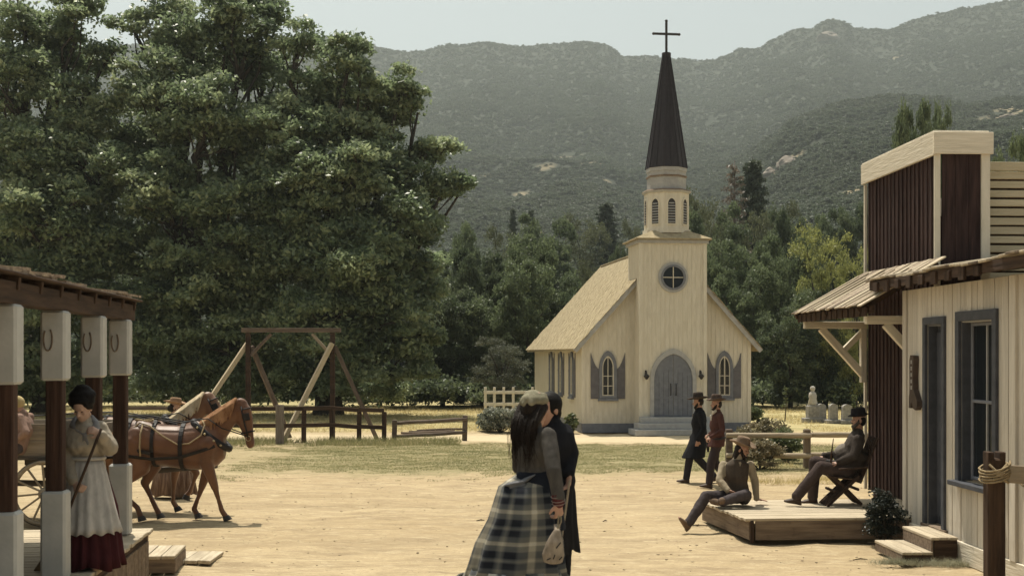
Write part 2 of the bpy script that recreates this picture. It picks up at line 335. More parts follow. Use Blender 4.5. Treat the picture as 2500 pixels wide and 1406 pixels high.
def bare_mask(m, spots):
    t = m.node_tree; N = t.nodes; L = t.links; p = N['Principled BSDF']; col = p.inputs['Base Color'].links[0].from_socket
    tc = N.new('ShaderNodeTexCoord'); nz = N.new('ShaderNodeTexNoise'); nz.inputs['Scale'].default_value = .06; nz.inputs['Detail'].default_value = 6
    L.new(tc.outputs['Object'], nz.inputs['Vector']); tot = None
    for (c, r) in spots:
        d = N.new('ShaderNodeVectorMath'); d.operation = 'DISTANCE'; d.inputs[1].default_value = c; L.new(tc.outputs['Object'], d.inputs[0])
        s = N.new('ShaderNodeMath'); s.operation = 'MULTIPLY_ADD'; s.inputs[1].default_value = -1/r; s.inputs[2].default_value = 1.0; L.new(d.outputs['Value'], s.inputs[0]); s.use_clamp = True
        if tot is None: tot = s.outputs[0]
        else:
            a = N.new('ShaderNodeMath'); a.operation = 'MAXIMUM'; L.new(tot, a.inputs[0]); L.new(s.outputs[0], a.inputs[1]); tot = a.outputs[0]
    a = N.new('ShaderNodeMath'); a.operation = 'MULTIPLY_ADD'; a.inputs[1].default_value = 1.6; a.inputs[2].default_value = -.95; L.new(nz.outputs['Fac'], a.inputs[0])
    b = N.new('ShaderNodeMath'); b.operation = 'ADD'; L.new(tot, b.inputs[0]); L.new(a.outputs[0], b.inputs[1])
    r = N.new('ShaderNodeValToRGB'); r.color_ramp.elements[0].position = .22; r.color_ramp.elements[1].position = .75; L.new(b.outputs[0], r.inputs[0])
    mx = N.new('ShaderNodeMix'); mx.data_type = 'RGBA'; L.new(r.outputs[0], mx.inputs[0]); L.new(col, mx.inputs[6]); mx.inputs[7].default_value = (.24, .195, .12, 1); L.new(mx.outputs[2], p.inputs['Base Color'])
def hillpt(px, py):
    u = (px-1250)/3000; yy = np.linspace(90, 1400, 900); a = (865-py)/3000
    t = (terr(np.full(900, u), yy)-2.6)/yy; i = np.argmax(t >= a); return V((u*yy[i], yy[i], terr(np.array([u]), np.array([yy[i]]))[0]))
BARE = [(1385, 388, 22), (1330, 412, 12), (1440, 400, 14), (1270, 475, 9), (1260, 520, 6), (1385, 572, 7), (2080, 468, 8), (1925, 400, 12), (1895, 420, 9), (2450, 290, 22), (2480, 270, 16), (760, 118, 40), (2190, 140, 14), (1190, 430, 8), (1480, 440, 9), (1320, 570, 5)]
spots = [(hillpt(a, b), r) for a, b, r in BARE]
bare_mask(hillm, spots)
ho = link('hills', npmesh('hills', np.stack([(UU*YG).ravel(), YG.ravel(), ZT.ravel()], 1), F, hillm, smooth=True)); ho['kind'] = 'structure'
# ---------------------------------------------------------------- vegetation
def leaves(cent, size, up=.5, aspect=.5, fold=.15, vals=None):
    n = len(cent); a = rng.normal(size=(n, 3)); a[:, 2] += up*1.6; nrm = a/np.linalg.norm(a, axis=1)[:, None]
    b = rng.normal(size=(n, 3)); u = np.cross(nrm, b); u /= np.linalg.norm(u, axis=1)[:, None]; v = np.cross(nrm, u)
    s = (np.asarray(size)*(.7+.6*rng.random(n)))[:, None]
    P_ = np.stack([cent+u*s, cent+v*s*aspect+nrm*s*fold, cent-u*s, cent-v*s*aspect+nrm*s*fold], 1).reshape(-1, 3)
    Fq = np.arange(n*4).reshape(-1, 4); r = rng.random(n) if vals is None else vals
    return P_, Fq, np.repeat(r, 4)
def clumps(cen, rad, per, size, flat=.65, **k):
    """cen (n,3), rad (n,), leaves in flattened shells round each centre"""
    n = len(cen); d = rng.normal(size=(n, per, 3)); d /= np.linalg.norm(d, axis=2)[:, :, None]
    d[:, :, 2] = np.where(d[:, :, 2] < -.25, -d[:, :, 2]*.6, d[:, :, 2])
    lump = 1+.28*np.sin(d[:, :, 0]*5+cen[:, None, 0]*3)*np.sin(d[:, :, 1]*5+cen[:, None, 1]*2)
    r = rad[:, None]*(rng.random((n, per))**.38)*lump
    p = cen[:, None, :]+d*r[:, :, None]*np.array([1, 1, flat])
    vals = (rng.random(n)[:, None]*.45+rng.random((n, per))*.55).ravel()
    return leaves(p.reshape(-1, 3), size, vals=vals, **k)
def ellclumps(c, r, n, lo=.55, hi=1.0):
    d = rng.normal(size=(n, 3)); d /= np.linalg.norm(d, axis=1)[:, None]; q = lo+(hi-lo)*rng.random(n)**.6
    return np.array(c)+d*q[:, None]*np.array(r)
def joingeo(lst):
    vv, ff, o = [], [], 0
    for v, f in lst: vv += v; ff += [tuple(i+o for i in t) for t in f]; o = len(vv)
    return vv, ff
def wpath(p0, p1, n=5, w=.12, sag=0):
    p0, p1 = V(p0), V(p1); L = (p1-p0).length; out = []
    for i in range(n+1):
        t = i/n; q = p0.lerp(p1, t)
        if 0 < i < n: q += V((random.uniform(-w, w), random.uniform(-w, w), random.uniform(-w, w)+sag*math.sin(t*math.pi)))*L*.6
        out.append(q)
    return out
oakleaf = leafmat('oak_foliage', (.046, .068, .037), (.155, .195, .108), (.36, .395, .24), trans=.42, rough=.42, spec=.5, nsc=.45)
def oak(name, label, base_px, Y0, lobes, nper=265, leaf=.118, dens=26, trunk=.55, group=None):
    bx = (base_px-1250)/3000*Y0; t = T(name, label, 'tree', (bx, Y0, 0), group=group)
    cen, rad, geo = [], [], []; fork = V((0, 0, 4.2))
    geo.append(tubegeo([(0, 0, -.3), (.05, 0, .4), (-.1, .1, 2), fork], [trunk*1.5, trunk*1.1, trunk*.9, trunk*.75], 12))
    for (px, py, rx, ry, dy) in lobes:
        Yl = Y0+dy; k = Yl/3000; c = np.array([(px-1250)*k-bx, dy, 2.6-(py-865)*k]); r = np.array([rx*k, rx*k*.9, ry*k])
        n = max(4, int(dens*(rx*ry)/1e4)); cc = ellclumps(c, r, n, .35, .95); cc[:, 2] = np.maximum(cc[:, 2], .7)
        cen.append(cc); rad.append(.5+.55*rng.random(n)*min(1, rx/100))
        lc = V(c)-V((0, 0, r[2]*.35)); f = V((0, 0, min(4.2, max(1.8, lc.z*.55))))
        L = (lc-f).length; p = wpath(f, lc, 5, .10, .06); r0 = .10+.022*L*min(1.4, rx/100)
        geo.append(tubegeo(p, [r0*(1-.72*i/5) for i in range(6)], 8))
        for q in cc[::3]:
            geo.append(tubegeo(wpath(p[random.choice((3, 4, 5))], V(q), 3, .12), [r0*.32, r0*.24, r0*.16, .02], 5))
    cen = np.concatenate(cen); rad = np.concatenate(rad)
    Vl, Fl, al = clumps(cen, rad, nper, leaf, up=.5, flat=.78)
    fz = []
    for (px, py, rx, ry, dy) in lobes:
        Yl = Y0+dy; k = Yl/3000; c = np.array([(px-1250)*k-bx, dy, 2.6-(py-865)*k]); r = np.array([rx*k, rx*k*.9, ry*k])*1.04
        fz.append(ellclumps(c, r, int(320*rx*ry/1e4), .15, 1.0))
    fz = np.concatenate(fz); fz = fz[fz[:, 2] > .2]; V2, F2, a2 = leaves(fz, leaf, up=.2)
    Vl = np.concatenate([Vl, V2]); F2 = F2+len(Vl)-len(V2); Fl = np.concatenate([Fl, F2]); al = np.concatenate([al, a2])
    v, f = joingeo(geo); link('trunk', mesh('trunk', v, f, bark, True), t)
    o = link('crown', npmesh('crown', Vl, Fl, oakleaf, al), t); o['kind'] = 'stuff'
    return t
oak('oak_tree', 'huge spreading green oak whose trunk stands behind the horse team', 470, 55,
    [(480, 110, 120, 105, 0), (610, 70, 95, 100, -1), (560, 0, 90, 60, 0), (420, 20, 70, 60, 1), (330, 70, 60, 30, 0), (380, 200, 110, 85, -2), (640, 190, 90, 85, 1), (500, 290, 130, 100, -3), (350, 340, 110, 90, 1),
     (620, 370, 120, 100, -1), (420, 470, 130, 100, -3), (560, 540, 130, 100, -3.5), (330, 600, 110, 100, -1), (470, 680, 140, 100, -3.5), (620, 700, 120, 100, -2), (380, 800, 130, 100, -3), (560, 830, 130, 100, -3), (690, 850, 100, 90, -1), (440, 925, 120, 60, -2), (600, 940, 130, 55, -1.5)])
oak('oak_tree', 'tall leafy oak at the right end of the oaks, limbs reaching toward the church', 800, 53,
    [(700, 330, 90, 90, -1), (720, 440, 100, 90, -1), (700, 580, 100, 90, -2), (760, 620, 110, 90, -2), (700, 700, 100, 80, -1), (800, 400, 100, 70, -2), (860, 300, 70, 45, 1), (1000, 640, 80, 60, 1), (1040, 700, 45, 60, 0), (800, 260, 80, 60, 0), (890, 320, 80, 50, 0), (950, 280, 60, 42, 1), (730, 110, 55, 50, 0), (740, 230, 90, 80, 1), (850, 150, 65, 55, -1), (900, 230, 75, 55, 0), (975, 215, 55, 48, 0), (1020, 265, 38, 30, .5), (830, 330, 80, 50, -1), (940, 320, 50, 35, 1), (880, 410, 120, 70, -2), (1010, 390, 70, 42, 0), (1070, 372, 45, 28, .5), (1000, 470, 90, 60, 0), (1085, 455, 52, 34, 0), (1125, 462, 26, 18, 0),
     (780, 480, 110, 90, -2), (930, 540, 120, 80, -2), (1040, 560, 55, 45, 0), (850, 640, 130, 90, -3), (985, 655, 80, 70, -1), (780, 780, 120, 100, -3), (920, 770, 110, 90, -2), (1030, 790, 55, 75, -1), (860, 900, 110, 75, -2), (985, 885, 75, 80, -1), (740, 930, 90, 60, -1), (930, 960, 90, 35, 0)])
oak('oak_tree', 'leafy oak at the left edge rising above the plank porch roof', 110, 54,
    [(60, 60, 95, 75, 0), (190, 60, 60, 80, 0), (130, 160, 110, 65, 1), (250, 150, 55, 40, 0), (20, 200, 110, 90, -1), (180, 270, 110, 85, -1), (60, 380, 130, 100, -2), (230, 420, 110, 95, -2), (120, 520, 130, 95, -3), (20, 600, 110, 100, -1), (240, 600, 110, 95, -2), (120, 720, 130, 100, -3), (250, 780, 100, 100, -2), (60, 860, 130, 100, -2), (200, 920, 130, 70, -1), (-120, 300, 150, 180, 1), (-110, 650, 150, 180, 0), (-100, 900, 150, 90, 0), (20, 960, 120, 40, -1)])

# generic broadleaf / conifer crowns, mesh data shared between alike trees
def broad(seed, per, leaf, m, nl=13, tall=1.0):
    global rng; keep = rng; rng = np.random.default_rng(seed); random.seed(seed)
    cen, rad, geo = [], [], [tubegeo([(0, 0, -.2), (.05, 0, 1.5), (0, .1, 3.5), (.1, 0, 6)], [.32, .25, .2, .1], 8)]
    for i in range(nl):
        zz = 1.2+7.6*((i+.5)/nl); wd = 3.2*math.sin(math.pi*min(1, (.18+.82*(1-(zz-1)/9.4))))+.7; a = i*2.4+random.random(); q = random.uniform(.25, .8)*wd
        c = np.array([q*math.cos(a), q*math.sin(a), zz]); r = np.array([1.6, 1.6, 1.35])*random.uniform(.75, 1.15)
        cc = ellclumps(c, r, 8, .4, 1.0); cen.append(cc); rad.append(.5+.45*rng.random(8))
        geo.append(tubegeo(wpath((0, 0, max(1, zz*.55)), V(c), 4), [.13, .10, .07, .05, .03], 6))
    Vl, Fl, al = clumps(np.concatenate(cen), np.concatenate(rad)*1.12, per, leaf, up=.25, flat=.9)
    v, f = joingeo(geo); rng = keep
    return npmesh('crown', Vl, Fl, m, al), mesh('trunk', v, f, bark, True)
def conifer(seed, per, m, dead=False):
    global rng; keep = rng; rng = np.random.default_rng(seed); random.seed(seed)
    geo = [tubegeo([(0, 0, -.2), (0, 0, 5), (.05, 0, 10.1)], [.24, .15, .02], 8)]; cen, rad = [], []
    nb = 95 if not dead else 60
    for i in range(nb):
        z = 1.2+8.6*(i/nb)**.92; L = (2.3*(1-z/10.4)**.8+.15)*random.uniform(.6, 1.1); a = i*2.399; tip = V((L*math.cos(a), L*math.sin(a), z-.05*L+.12))
        geo.append(tubegeo([(0, 0, z), tip], [.035, .008], 4))
        for q in (.4, .62, .82, 1.0):
            cen.append([tip.x*q, tip.y*q, z+(tip.z-z)*q]); rad.append(.22+.20*L*(1-.2*q))
    Vl, Fl, al = clumps(np.array(cen), np.array(rad), per, .15, flat=.6, up=.2, aspect=.25)
    v, f = joingeo(geo); rng = keep
    return npmesh('crown', Vl, Fl, m, al), mesh('trunk', v, f, barkp if dead else bark, True)
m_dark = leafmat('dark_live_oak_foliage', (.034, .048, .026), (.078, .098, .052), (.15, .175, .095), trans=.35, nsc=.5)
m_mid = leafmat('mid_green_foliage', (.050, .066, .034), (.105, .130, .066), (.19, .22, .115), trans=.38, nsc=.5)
m_lite = leafmat('yellow_green_foliage', (.12, .13, .045), (.23, .24, .085), (.33, .33, .13), trans=.35, nsc=.5)
m_sage = leafmat('grey_sage_foliage', (.055, .062, .040), (.10, .108, .072), (.16, .165, .115), trans=.2, nsc=.5)
m_pine = leafmat('pine_needles', (.04, .054, .036), (.075, .092, .058), (.125, .145, .090), trans=.15, nsc=.5)
m_deadp = leafmat('dry_brown_needles', (.09, .07, .05), (.15, .12, .09), (.21, .17, .13), trans=.2, nsc=.5)
m_lit2 = leafmat('sparse_olive_foliage', (.06, .068, .036), (.11, .118, .06), (.17, .175, .095), trans=.3, nsc=.5)
KIND = {'dark': broad(11, 300, .125, m_dark, 16), 'dark2': broad(12, 300, .125, m_dark, 18), 'mid': broad(13, 300, .12, m_mid, 17), 'mid2': broad(14, 300, .12, m_mid, 16),
        'lite': broad(15, 150, .11, m_lite, 12), 'sage': broad(16, 260, .085, m_sage, 16), 'pine': conifer(17, 48, m_pine), 'dead': conifer(18, 7, m_deadp, True), 'olive': broad(19, 120, .11, m_lit2, 14)}
def tree(name, label, px, top, base, Y0, wpx, kind, group=None, rz=None):
    """px centre, top row, ground row at its depth, width in px"""
    u = (px-1250)/3000; z0 = -.1 if Y0 < 90 else float(terr(np.array([u]), np.array([float(Y0)]))[0])-.2
    if base is not None: z0 = min(z0, 2.6-(base-865)/3000*Y0)
    H = 2.6-(top-865)/3000*Y0-z0; W = wpx/3000*Y0
    t = T(name, label, 'tree', (u*Y0, Y0, z0), random.uniform(0, 6.28) if rz is None else rz, group)
    nat = 4.6 if kind in ('pine', 'dead') else 8.4; nh = 10.2 if kind in ('pine', 'dead') else 9.9
    cr, tk = KIND[kind]; t.scale = (W/nat, W/nat, H/nh)
    link('trunk', tk, t); c = link('crown', cr, t); c['kind'] = 'stuff'
    return t
random.seed(5)
TREES = [
 # name, label, px, top, Y, width, kind
 ('live_oak_tree', 'dark rounded live oak just right of the big oaks', 1165, 585, 66, 165, 'dark'),
 ('live_oak_tree', 'broad grey-green oak directly left of the church roof', 1330, 575, 68, 210, 'mid2'),
 ('live_oak_tree', 'dark oak leaning over the lower left slope of the church roof', 1400, 680, 62, 190, 'dark2'),
 ('live_oak_tree', 'bushy dark oak low behind the split rail fence', 1080, 690, 62, 210, 'dark2'),
 ('sage_shrub_tree', 'round grey-green shrub tree behind the white rail fence', 1225, 822, 56.5, 150, 'sage'),
 ('live_oak_tree', 'dark oak filling the gap behind the white rail fence', 1180, 720, 63, 200, 'mid'),
 ('live_oak_tree', 'hazy oak standing uphill between the big oak and the church', 1120, 540, 92, 130, 'mid'),
 ('oak_tree', 'pale olive tree rising on the slope left of the church roof', 1235, 530, 96, 120, 'olive'),
 ('oak_tree', 'small dark round tree beside the tower cornice on its left', 1510, 590, 80, 75, 'dark'),
 ('oak_tree', 'hazy grey-green tree over the upper edge of the church roof', 1440, 620, 84, 110, 'olive'),
 ('conifer_tree', 'small dark pointed conifer standing lower on the slope left of the steeple', 1252, 505, 150, 48, 'pine'),
 ('conifer_tree', 'slightly taller dark conifer beside the small pointed one on the slope', 1296, 508, 150, 52, 'pine'),
 ('conifer_tree', 'hazy conifer left of the belfry on the slope', 1425, 505, 130, 120, 'olive'),
 ('conifer_tree', 'hazy conifer close to the belfry on its left', 1480, 490, 150, 130, 'pine'),
 ('oak_tree', 'pale bushy tree against the belfry base on the left', 1545, 520, 120, 70, 'olive'),
 ('conifer_tree', 'green pine just right of the belfry', 1715, 440, 92, 170, 'olive'),
 ('dead_pine_tree', 'bare brown dying pine right of the steeple', 1792, 388, 96, 170, 'dead'),
 ('conifer_tree', 'tall narrow dark green pine behind the dying pine', 1838, 380, 104, 170, 'pine'),
 ('oak_tree', 'sparse olive tree low in front of the dying pine', 1775, 500, 86, 120, 'olive'),
 ('live_oak_tree', 'tall dark oak right of the church tower', 1840, 560, 74, 170, 'dark2'),
 ('live_oak_tree', 'dark oak with a ragged top beyond the tower trees', 1915, 490, 82, 120, 'dark'),
 ('live_oak_tree', 'mid green oak beside the right slope of the church roof', 1800, 640, 63, 185, 'mid'),
 ('live_oak_tree', 'rounded green oak between the church and the yellow-green tree', 1885, 620, 66, 150, 'mid2'),
 ('willow_tree', 'bright yellow-green tree behind the maroon building', 2015, 545, 60, 190, 'lite'),
 ('willow_tree', 'smaller yellow-green tree low against the maroon building', 2088, 600, 58, 140, 'lite'),
 ('live_oak_tree', 'dark tree behind the bright yellow-green tree', 2075, 480, 95, 150, 'dark'),
 ('live_oak_tree', 'dark green tree beside the maroon wall halfway up', 1990, 520, 98, 110, 'mid'),
 ('live_oak_tree', 'deep green oak above the awning beyond the gravestones', 1985, 700, 60, 200, 'mid'),
 ('live_oak_tree', 'dark oak standing behind the gravestones', 1930, 760, 58.5, 170, 'dark2'),
 ('live_oak_tree', 'dark oak partly hidden by the awning bracket', 2080, 720, 61, 180, 'dark'),
 ('live_oak_tree', 'dark oak hidden mostly by the church right wall', 1720, 760, 62, 200, 'dark'),
 ('tall_tree', 'large green tree rising above the maroon building', 2212, 240, 62, 135, 'mid'),
 ('tall_tree', 'smaller green tree top leaning beside the large tree above the maroon building', 2280, 255, 64, 110, 'mid2'),
 ('oak_tree', 'leafy tree top showing above the tan clapboard wall', 2470, 340, 38, 150, 'mid2'),
 ('live_oak_tree', 'full dark oak above the white fence and below the hill foot', 1255, 620, 69, 210, 'dark'),
 ('live_oak_tree', 'tall hazy oak behind the belfry on its right', 1740, 500, 88, 170, 'mid'),
 ('live_oak_tree', 'dark rounded oak below the large tan rocks right of the tower', 1960, 600, 72, 180, 'dark2'),
 ('live_oak_tree', 'mid green oak rising just right of the steeple base above the church roof', 1760, 590, 70, 170, 'mid2'),
 ('live_oak_tree', 'light green oak between the dying pine and the maroon building', 1930, 560, 68, 170, 'mid'),
 ('oak_tree', 'pale olive tree high between the two oak groups right of the church', 1890, 470, 100, 150, 'olive'),
 ('live_oak_tree', 'green oak whose crown touches the left edge of the church roof', 1290, 640, 61, 190, 'mid2'),
 ('live_oak_tree', 'hazy green oak behind the olive tree left of the church', 1340, 520, 105, 150, 'mid'),
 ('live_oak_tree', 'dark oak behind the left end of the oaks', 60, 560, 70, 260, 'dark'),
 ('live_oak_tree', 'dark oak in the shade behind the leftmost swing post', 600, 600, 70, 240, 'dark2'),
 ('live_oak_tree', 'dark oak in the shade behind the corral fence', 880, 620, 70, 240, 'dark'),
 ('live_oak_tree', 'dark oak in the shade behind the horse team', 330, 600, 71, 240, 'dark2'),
]
for (nm, lb, px, top, Y0, wpx, kd) in TREES:
    tree(nm, lb, px, top, None if Y0 > 90 else 1005, Y0, wpx, kd)
# undergrowth along the foot of the wood: one mass nobody could count
n = 700; ux = rng.uniform(-.48, .36, n); yd = rng.uniform(57.5, 63, n); h = rng.uniform(.3, 1.0, n)
keepm = ~((ux > .02) & (ux < .2) & (yd < 56)); cen = np.stack([ux*yd, yd, h], 1)[keepm]
Vl, Fl, al = clumps(cen, .5+.6*rng.random(len(cen)), 100, .12, flat=.8)
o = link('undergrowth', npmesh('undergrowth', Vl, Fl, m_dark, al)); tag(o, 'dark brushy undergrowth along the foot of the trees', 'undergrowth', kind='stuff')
# chaparral on the hills
def gn_scatter(name, pts, scl, inst_me, label, cat):
    me = bpy.data.meshes.new(name); me.vertices.add(len(pts)); me.vertices.foreach_set('co', np.asarray(pts, np.float32).ravel())
    a = me.attributes.new('s', 'FLOAT_VECTOR', 'POINT'); a.data.foreach_set('vector', np.asarray(scl, np.float32).ravel()); me.update()
    o = link(name, me); io = bpy.data.objects.new(name+'_piece', inst_me)
    ng = bpy.data.node_groups.new(name, 'GeometryNodeTree'); ng.interface.new_socket('Geometry', in_out='INPUT', socket_type='NodeSocketGeometry'); ng.interface.new_socket('Geometry', in_out='OUTPUT', socket_type='NodeSocketGeometry')
    N = ng.nodes; L = ng.links; gi = N.new('NodeGroupInput'); gg = N.new('NodeGroupOutput'); ip = N.new('GeometryNodeInstanceOnPoints'); oi = N.new('GeometryNodeObjectInfo')
    oi.inputs['Object'].default_value = io; na = N.new('GeometryNodeInputNamedAttribute'); na.data_type = 'FLOAT_VECTOR'; na.inputs['Name'].default_value = 's'
    rv = N.new('FunctionNodeRandomValue'); rv.data_type = 'FLOAT_VECTOR'; rv.inputs[0].default_value = (0, 0, 0); rv.inputs[1].default_value = (0, 0, 6.28)
    L.new(gi.outputs[0], ip.inputs['Points']); L.new(oi.outputs['Geometry'], ip.inputs['Instance']); L.new(na.outputs[0], ip.inputs['Scale']); L.new(rv.outputs[0], ip.inputs['Rotation']); L.new(ip.outputs[0], gg.inputs[0])
    mo = o.modifiers.new('scatter', 'NODES'); mo.node_group = ng; return tag(o, label, cat, kind='stuff')
def shrubmesh(seed, m, n=70, s=.2):
    global rng; keep = rng; rng = np.random.default_rng(seed); cc = ellclumps((0, 0, .35), (.75, .75, .5), 9, .3, 1)
    a = clumps(cc, np.full(9, .32), n//9*3, s, up=.5); rng = keep; return npmesh('shrub', *a[:2], m, a[2])
m_ch1 = leafmat('chaparral_dark', (.042, .055, .032), (.058, .073, .043), (.078, .094, .057), trans=.35, nsc=.3)
m_ch2 = leafmat('chaparral_grey', (.052, .062, .039), (.070, .082, .052), (.092, .105, .068), trans=.35, nsc=.3)
def hill_scatter(name, N_, m, smin, smax, seed, label, ylo=95, yhi=1400):
    r = np.random.default_rng(seed); u = r.uniform(-.46, .46, N_); yv = ylo*(yhi/ylo)**(r.random(N_)**.62)
    z = terr(u, yv); ang = (z-2.6)/yv; px = 1250+3000*u; py = 865-3000*ang
    keep_ = np.ones(N_, bool)
    pts = np.stack([u*yv, yv, z-.2], 1)
    for c, rr in spots: keep_ &= ((np.linalg.norm(pts-np.array(c), axis=1) > rr*.75) | (r.random(N_) < .25))
    dens = (fbm(pts[:, 0]/55, pts[:, 1]/80, 4)+.5*fbm(pts[:, 0]/14, pts[:, 1]/20, 3))*(1 if name == 'chaparral' else -1); keep_ &= r.random(N_) < np.clip(.55+dens*1.6, .12, 1)
    pts = pts[keep_]; s = (smin+(smax-smin)*r.random(len(pts))**2)*(.55+.55*np.clip(pts[:, 1]/700, .1, 1.3))
    scl = np.stack([s, s, s*(.5+.4*r.random(len(pts)))], 1)
    return gn_scatter(name, pts, scl, shrubmesh(seed, m), label, 'shrubs')
hill_scatter('chaparral', 190000, m_ch1, 1.3, 3.2, 31, 'dark green brush covering the hillsides')
hill_scatter('sagebrush', 160000, m_ch2, 1.2, 3.0, 32, 'grey-green brush scattered between the darker brush on the hillsides')
# rocks on the ridges
def rockmesh(seed, m):
    bm = bmesh.new(); bmesh.ops.create_icosphere(bm, subdivisions=3, radius=1)
    for v in bm.verts: v.co *= 1+.45*mnoise.noise(v.co*1.3+V((seed*7.1, 0, 0)))+.12*mnoise.noise(v.co*4)
    me = bpy.data.meshes.new('rock'); bm.to_mesh(me); bm.free(); me.materials.append(m); return me
rockm = mat('sandstone_outcrop', (.16, .135, .115), (.30, .25, .20), sc_=.6, rough=.95, bump=.4, bsc=3)
rk = [rockmesh(i, rockm) for i in range(3)]
for (px, py, w_, h_, lab) in [(1925, 398, 30, 22, 'brown sandstone outcrop on the slope above the dying pine'), (1882, 420, 20, 14, 'small low rock outcrop left of the larger sandstone outcrop'), (2025, 76, 26, 14, 'craggy rock crown on the highest knob of the skyline ridge'), (2465, 285, 22, 12, 'tan rock ledge high on the hillside at the right edge'), (1400, 386, 14, 5, 'pale boulders on the bare patch in the middle of the hill')]:
    p = hillpt(px, min(py+6, 800) if py > 100 else 95); k = p.y/3000
    o = link('rock_outcrop', rk[int(px) % 3], None, (p.x, p.y, p.z), (0, 0, random.random()*6), (w_*k, w_*k, h_*k)); tag(o, lab, 'rock')
# ---------------------------------------------------------------- church
def arch(w_, zb, zs, zt, n=9):
    """pointed arch outline in (x,z): width w, base zb, spring zs, apex zt"""
    h = w_/2; pts = [(-h, zb), (h, zb)]
    for i in range(n+1):
        t = i/n; pts.append((h*math.cos(t*math.pi/2)**.85 if t < 1 else 0, zs+(zt-zs)*(math.sin(t*math.pi/2)*.62+.38*t)))
    right = pts[2:]; return pts[:2]+right+[(-x, z) for x, z in right[:-1][::-1]]
church = T('church', 'small cream wooden church with a dark pointed steeple and cross', 'church', (5.20, 41.25, 0), R(7.2))
L_, HW, ZE, ZR = 11.0, 2.88, 3.12, 6.30      # length, half width, eaves, ridge
def wall(name, pts, thick, axis, off, m, parent=church):
    """flat wall from outline pts (a,z); axis 'y': faces -y at off ; axis 'x': faces x"""
    vv = []
    for d in (0, thick):
        for a, z in pts: vv.append((a, off+d, z) if axis == 'y' else (off+d, a, z))
    n = len(pts); ff = [tuple(range(n)), tuple(range(n, 2*n))[::-1]]+[((i+1) % n, i, n+i, n+(i+1) % n) for i in range(n)]
    return link(name, mesh(name, vv, ff, m), parent)
zt_ = ZR-.14
wall('front_wall', [(-HW, .3), (HW, .3), (HW, ZE), (0, zt_), (-HW, ZE)], .12, 'y', 0, cream)
wall('rear_wall', [(-HW, .3), (HW, .3), (HW, ZE), (0, zt_), (-HW, ZE)], .12, 'y', L_-.12, cream)
for s in (-1, 1): box('side_wall', church, (s*(HW-.06), L_/2, (ZE+.3)/2), (.12, L_-.24, ZE-.3), cream, bev=0)
box('plinth', church, (0, L_/2, .15), (2*HW+.06, L_+.06, .3), trimgrey, bev=0)
# upright board joints of the walls
def joints(name, lst, parent, m): o = boxes(name, parent, lst, m, 'stuff'); return o
jl = []
x = -HW+.08
while x < HW:
    zt = ZE+(zt_-ZE)*(1-abs(x)/HW); jl.append(((x, -.006, (.3+zt)/2), (.022, .012, zt-.34), None)); x += .155
for s in (-1, 1):
    y = .1
    while y < L_: jl.append(((s*(HW+.006), y, (.3+ZE)/2), (.012, .022, ZE-.32), None)); y += .155
joints('batten', jl, church, cream)
for s in (-1, 1): box('corner_board', church, (s*(HW-.03), -.018, (.3+ZE)/2), (.12, .03, ZE-.32), cream, bev=.004)
# roof: two decks, verge boards and coursed shingles
run, rise = HW+.30, ZR-ZE+.33; sl_ = math.atan2(ZR-ZE, HW); sw = run/math.cos(sl_)
roof = link('roof', mesh('roof', [(-run, -.25, ZR-run*math.tan(sl_)), (0, -.25, ZR), (run, -.25, ZR-run*math.tan(sl_)), (-run, L_+.25, ZR-run*math.tan(sl_)), (0, L_+.25, ZR), (run, L_+.25, ZR-run*math.tan(sl_)), (-run, -.25, ZR-.09-run*math.tan(sl_)), (0, -.25, ZR-.09), (run, -.25, ZR-.09-run*math.tan(sl_)), (-run, L_+.25, ZR-.09-run*math.tan(sl_)), (0, L_+.25, ZR-.09), (run, L_+.25, ZR-.09-run*math.tan(sl_))],
    [(0, 1, 4, 3), (1, 2, 5, 4), (6, 9, 10, 7), (7, 10, 11, 8), (0, 3, 9, 6), (2, 8, 11, 5), (0, 6, 7, 1), (1, 7, 8, 2), (3, 4, 10, 9), (4, 5, 11, 10)], shingle), church)
for s in (-1, 1):
    d = V((s*run, 0, -run*math.tan(sl_)))
    beam('verge_board', church, V((0, -.275, ZR-.08)), V((0, -.275, ZR-.08))+d, .05, .15, trimlite, roll=0)
    lst = []; ncr = 34; e = sw/ncr; M_ = Matrix.Rotation(s*sl_, 3, 'Y'); nrm = V((s*math.sin(sl_), 0, math.cos(sl_)))
    for i in range(ncr):
        a = (i+.45)*e; base = V((s*a*math.cos(sl_), 0, ZR-a*math.sin(sl_))); y = -.28-random.random()*.12
        while y < L_+.27:
            wd = random.uniform(.12, .24); tl = Matrix.Rotation(s*(sl_+.05+random.uniform(-.012, .02)), 3, 'Y')
            lst.append((base+nrm*(.022+random.uniform(-.003, .006))+V((0, y+wd/2, 0)), (e*1.45, wd-.012, .014), tl)); y += wd
    sh = boxes('shingle_course', roof, lst, shingle, 'stuff')
box('ridge_cap', roof, (0, L_/2+1, ZR+.03), (.16, L_-2, .06), shingle, bev=.01)
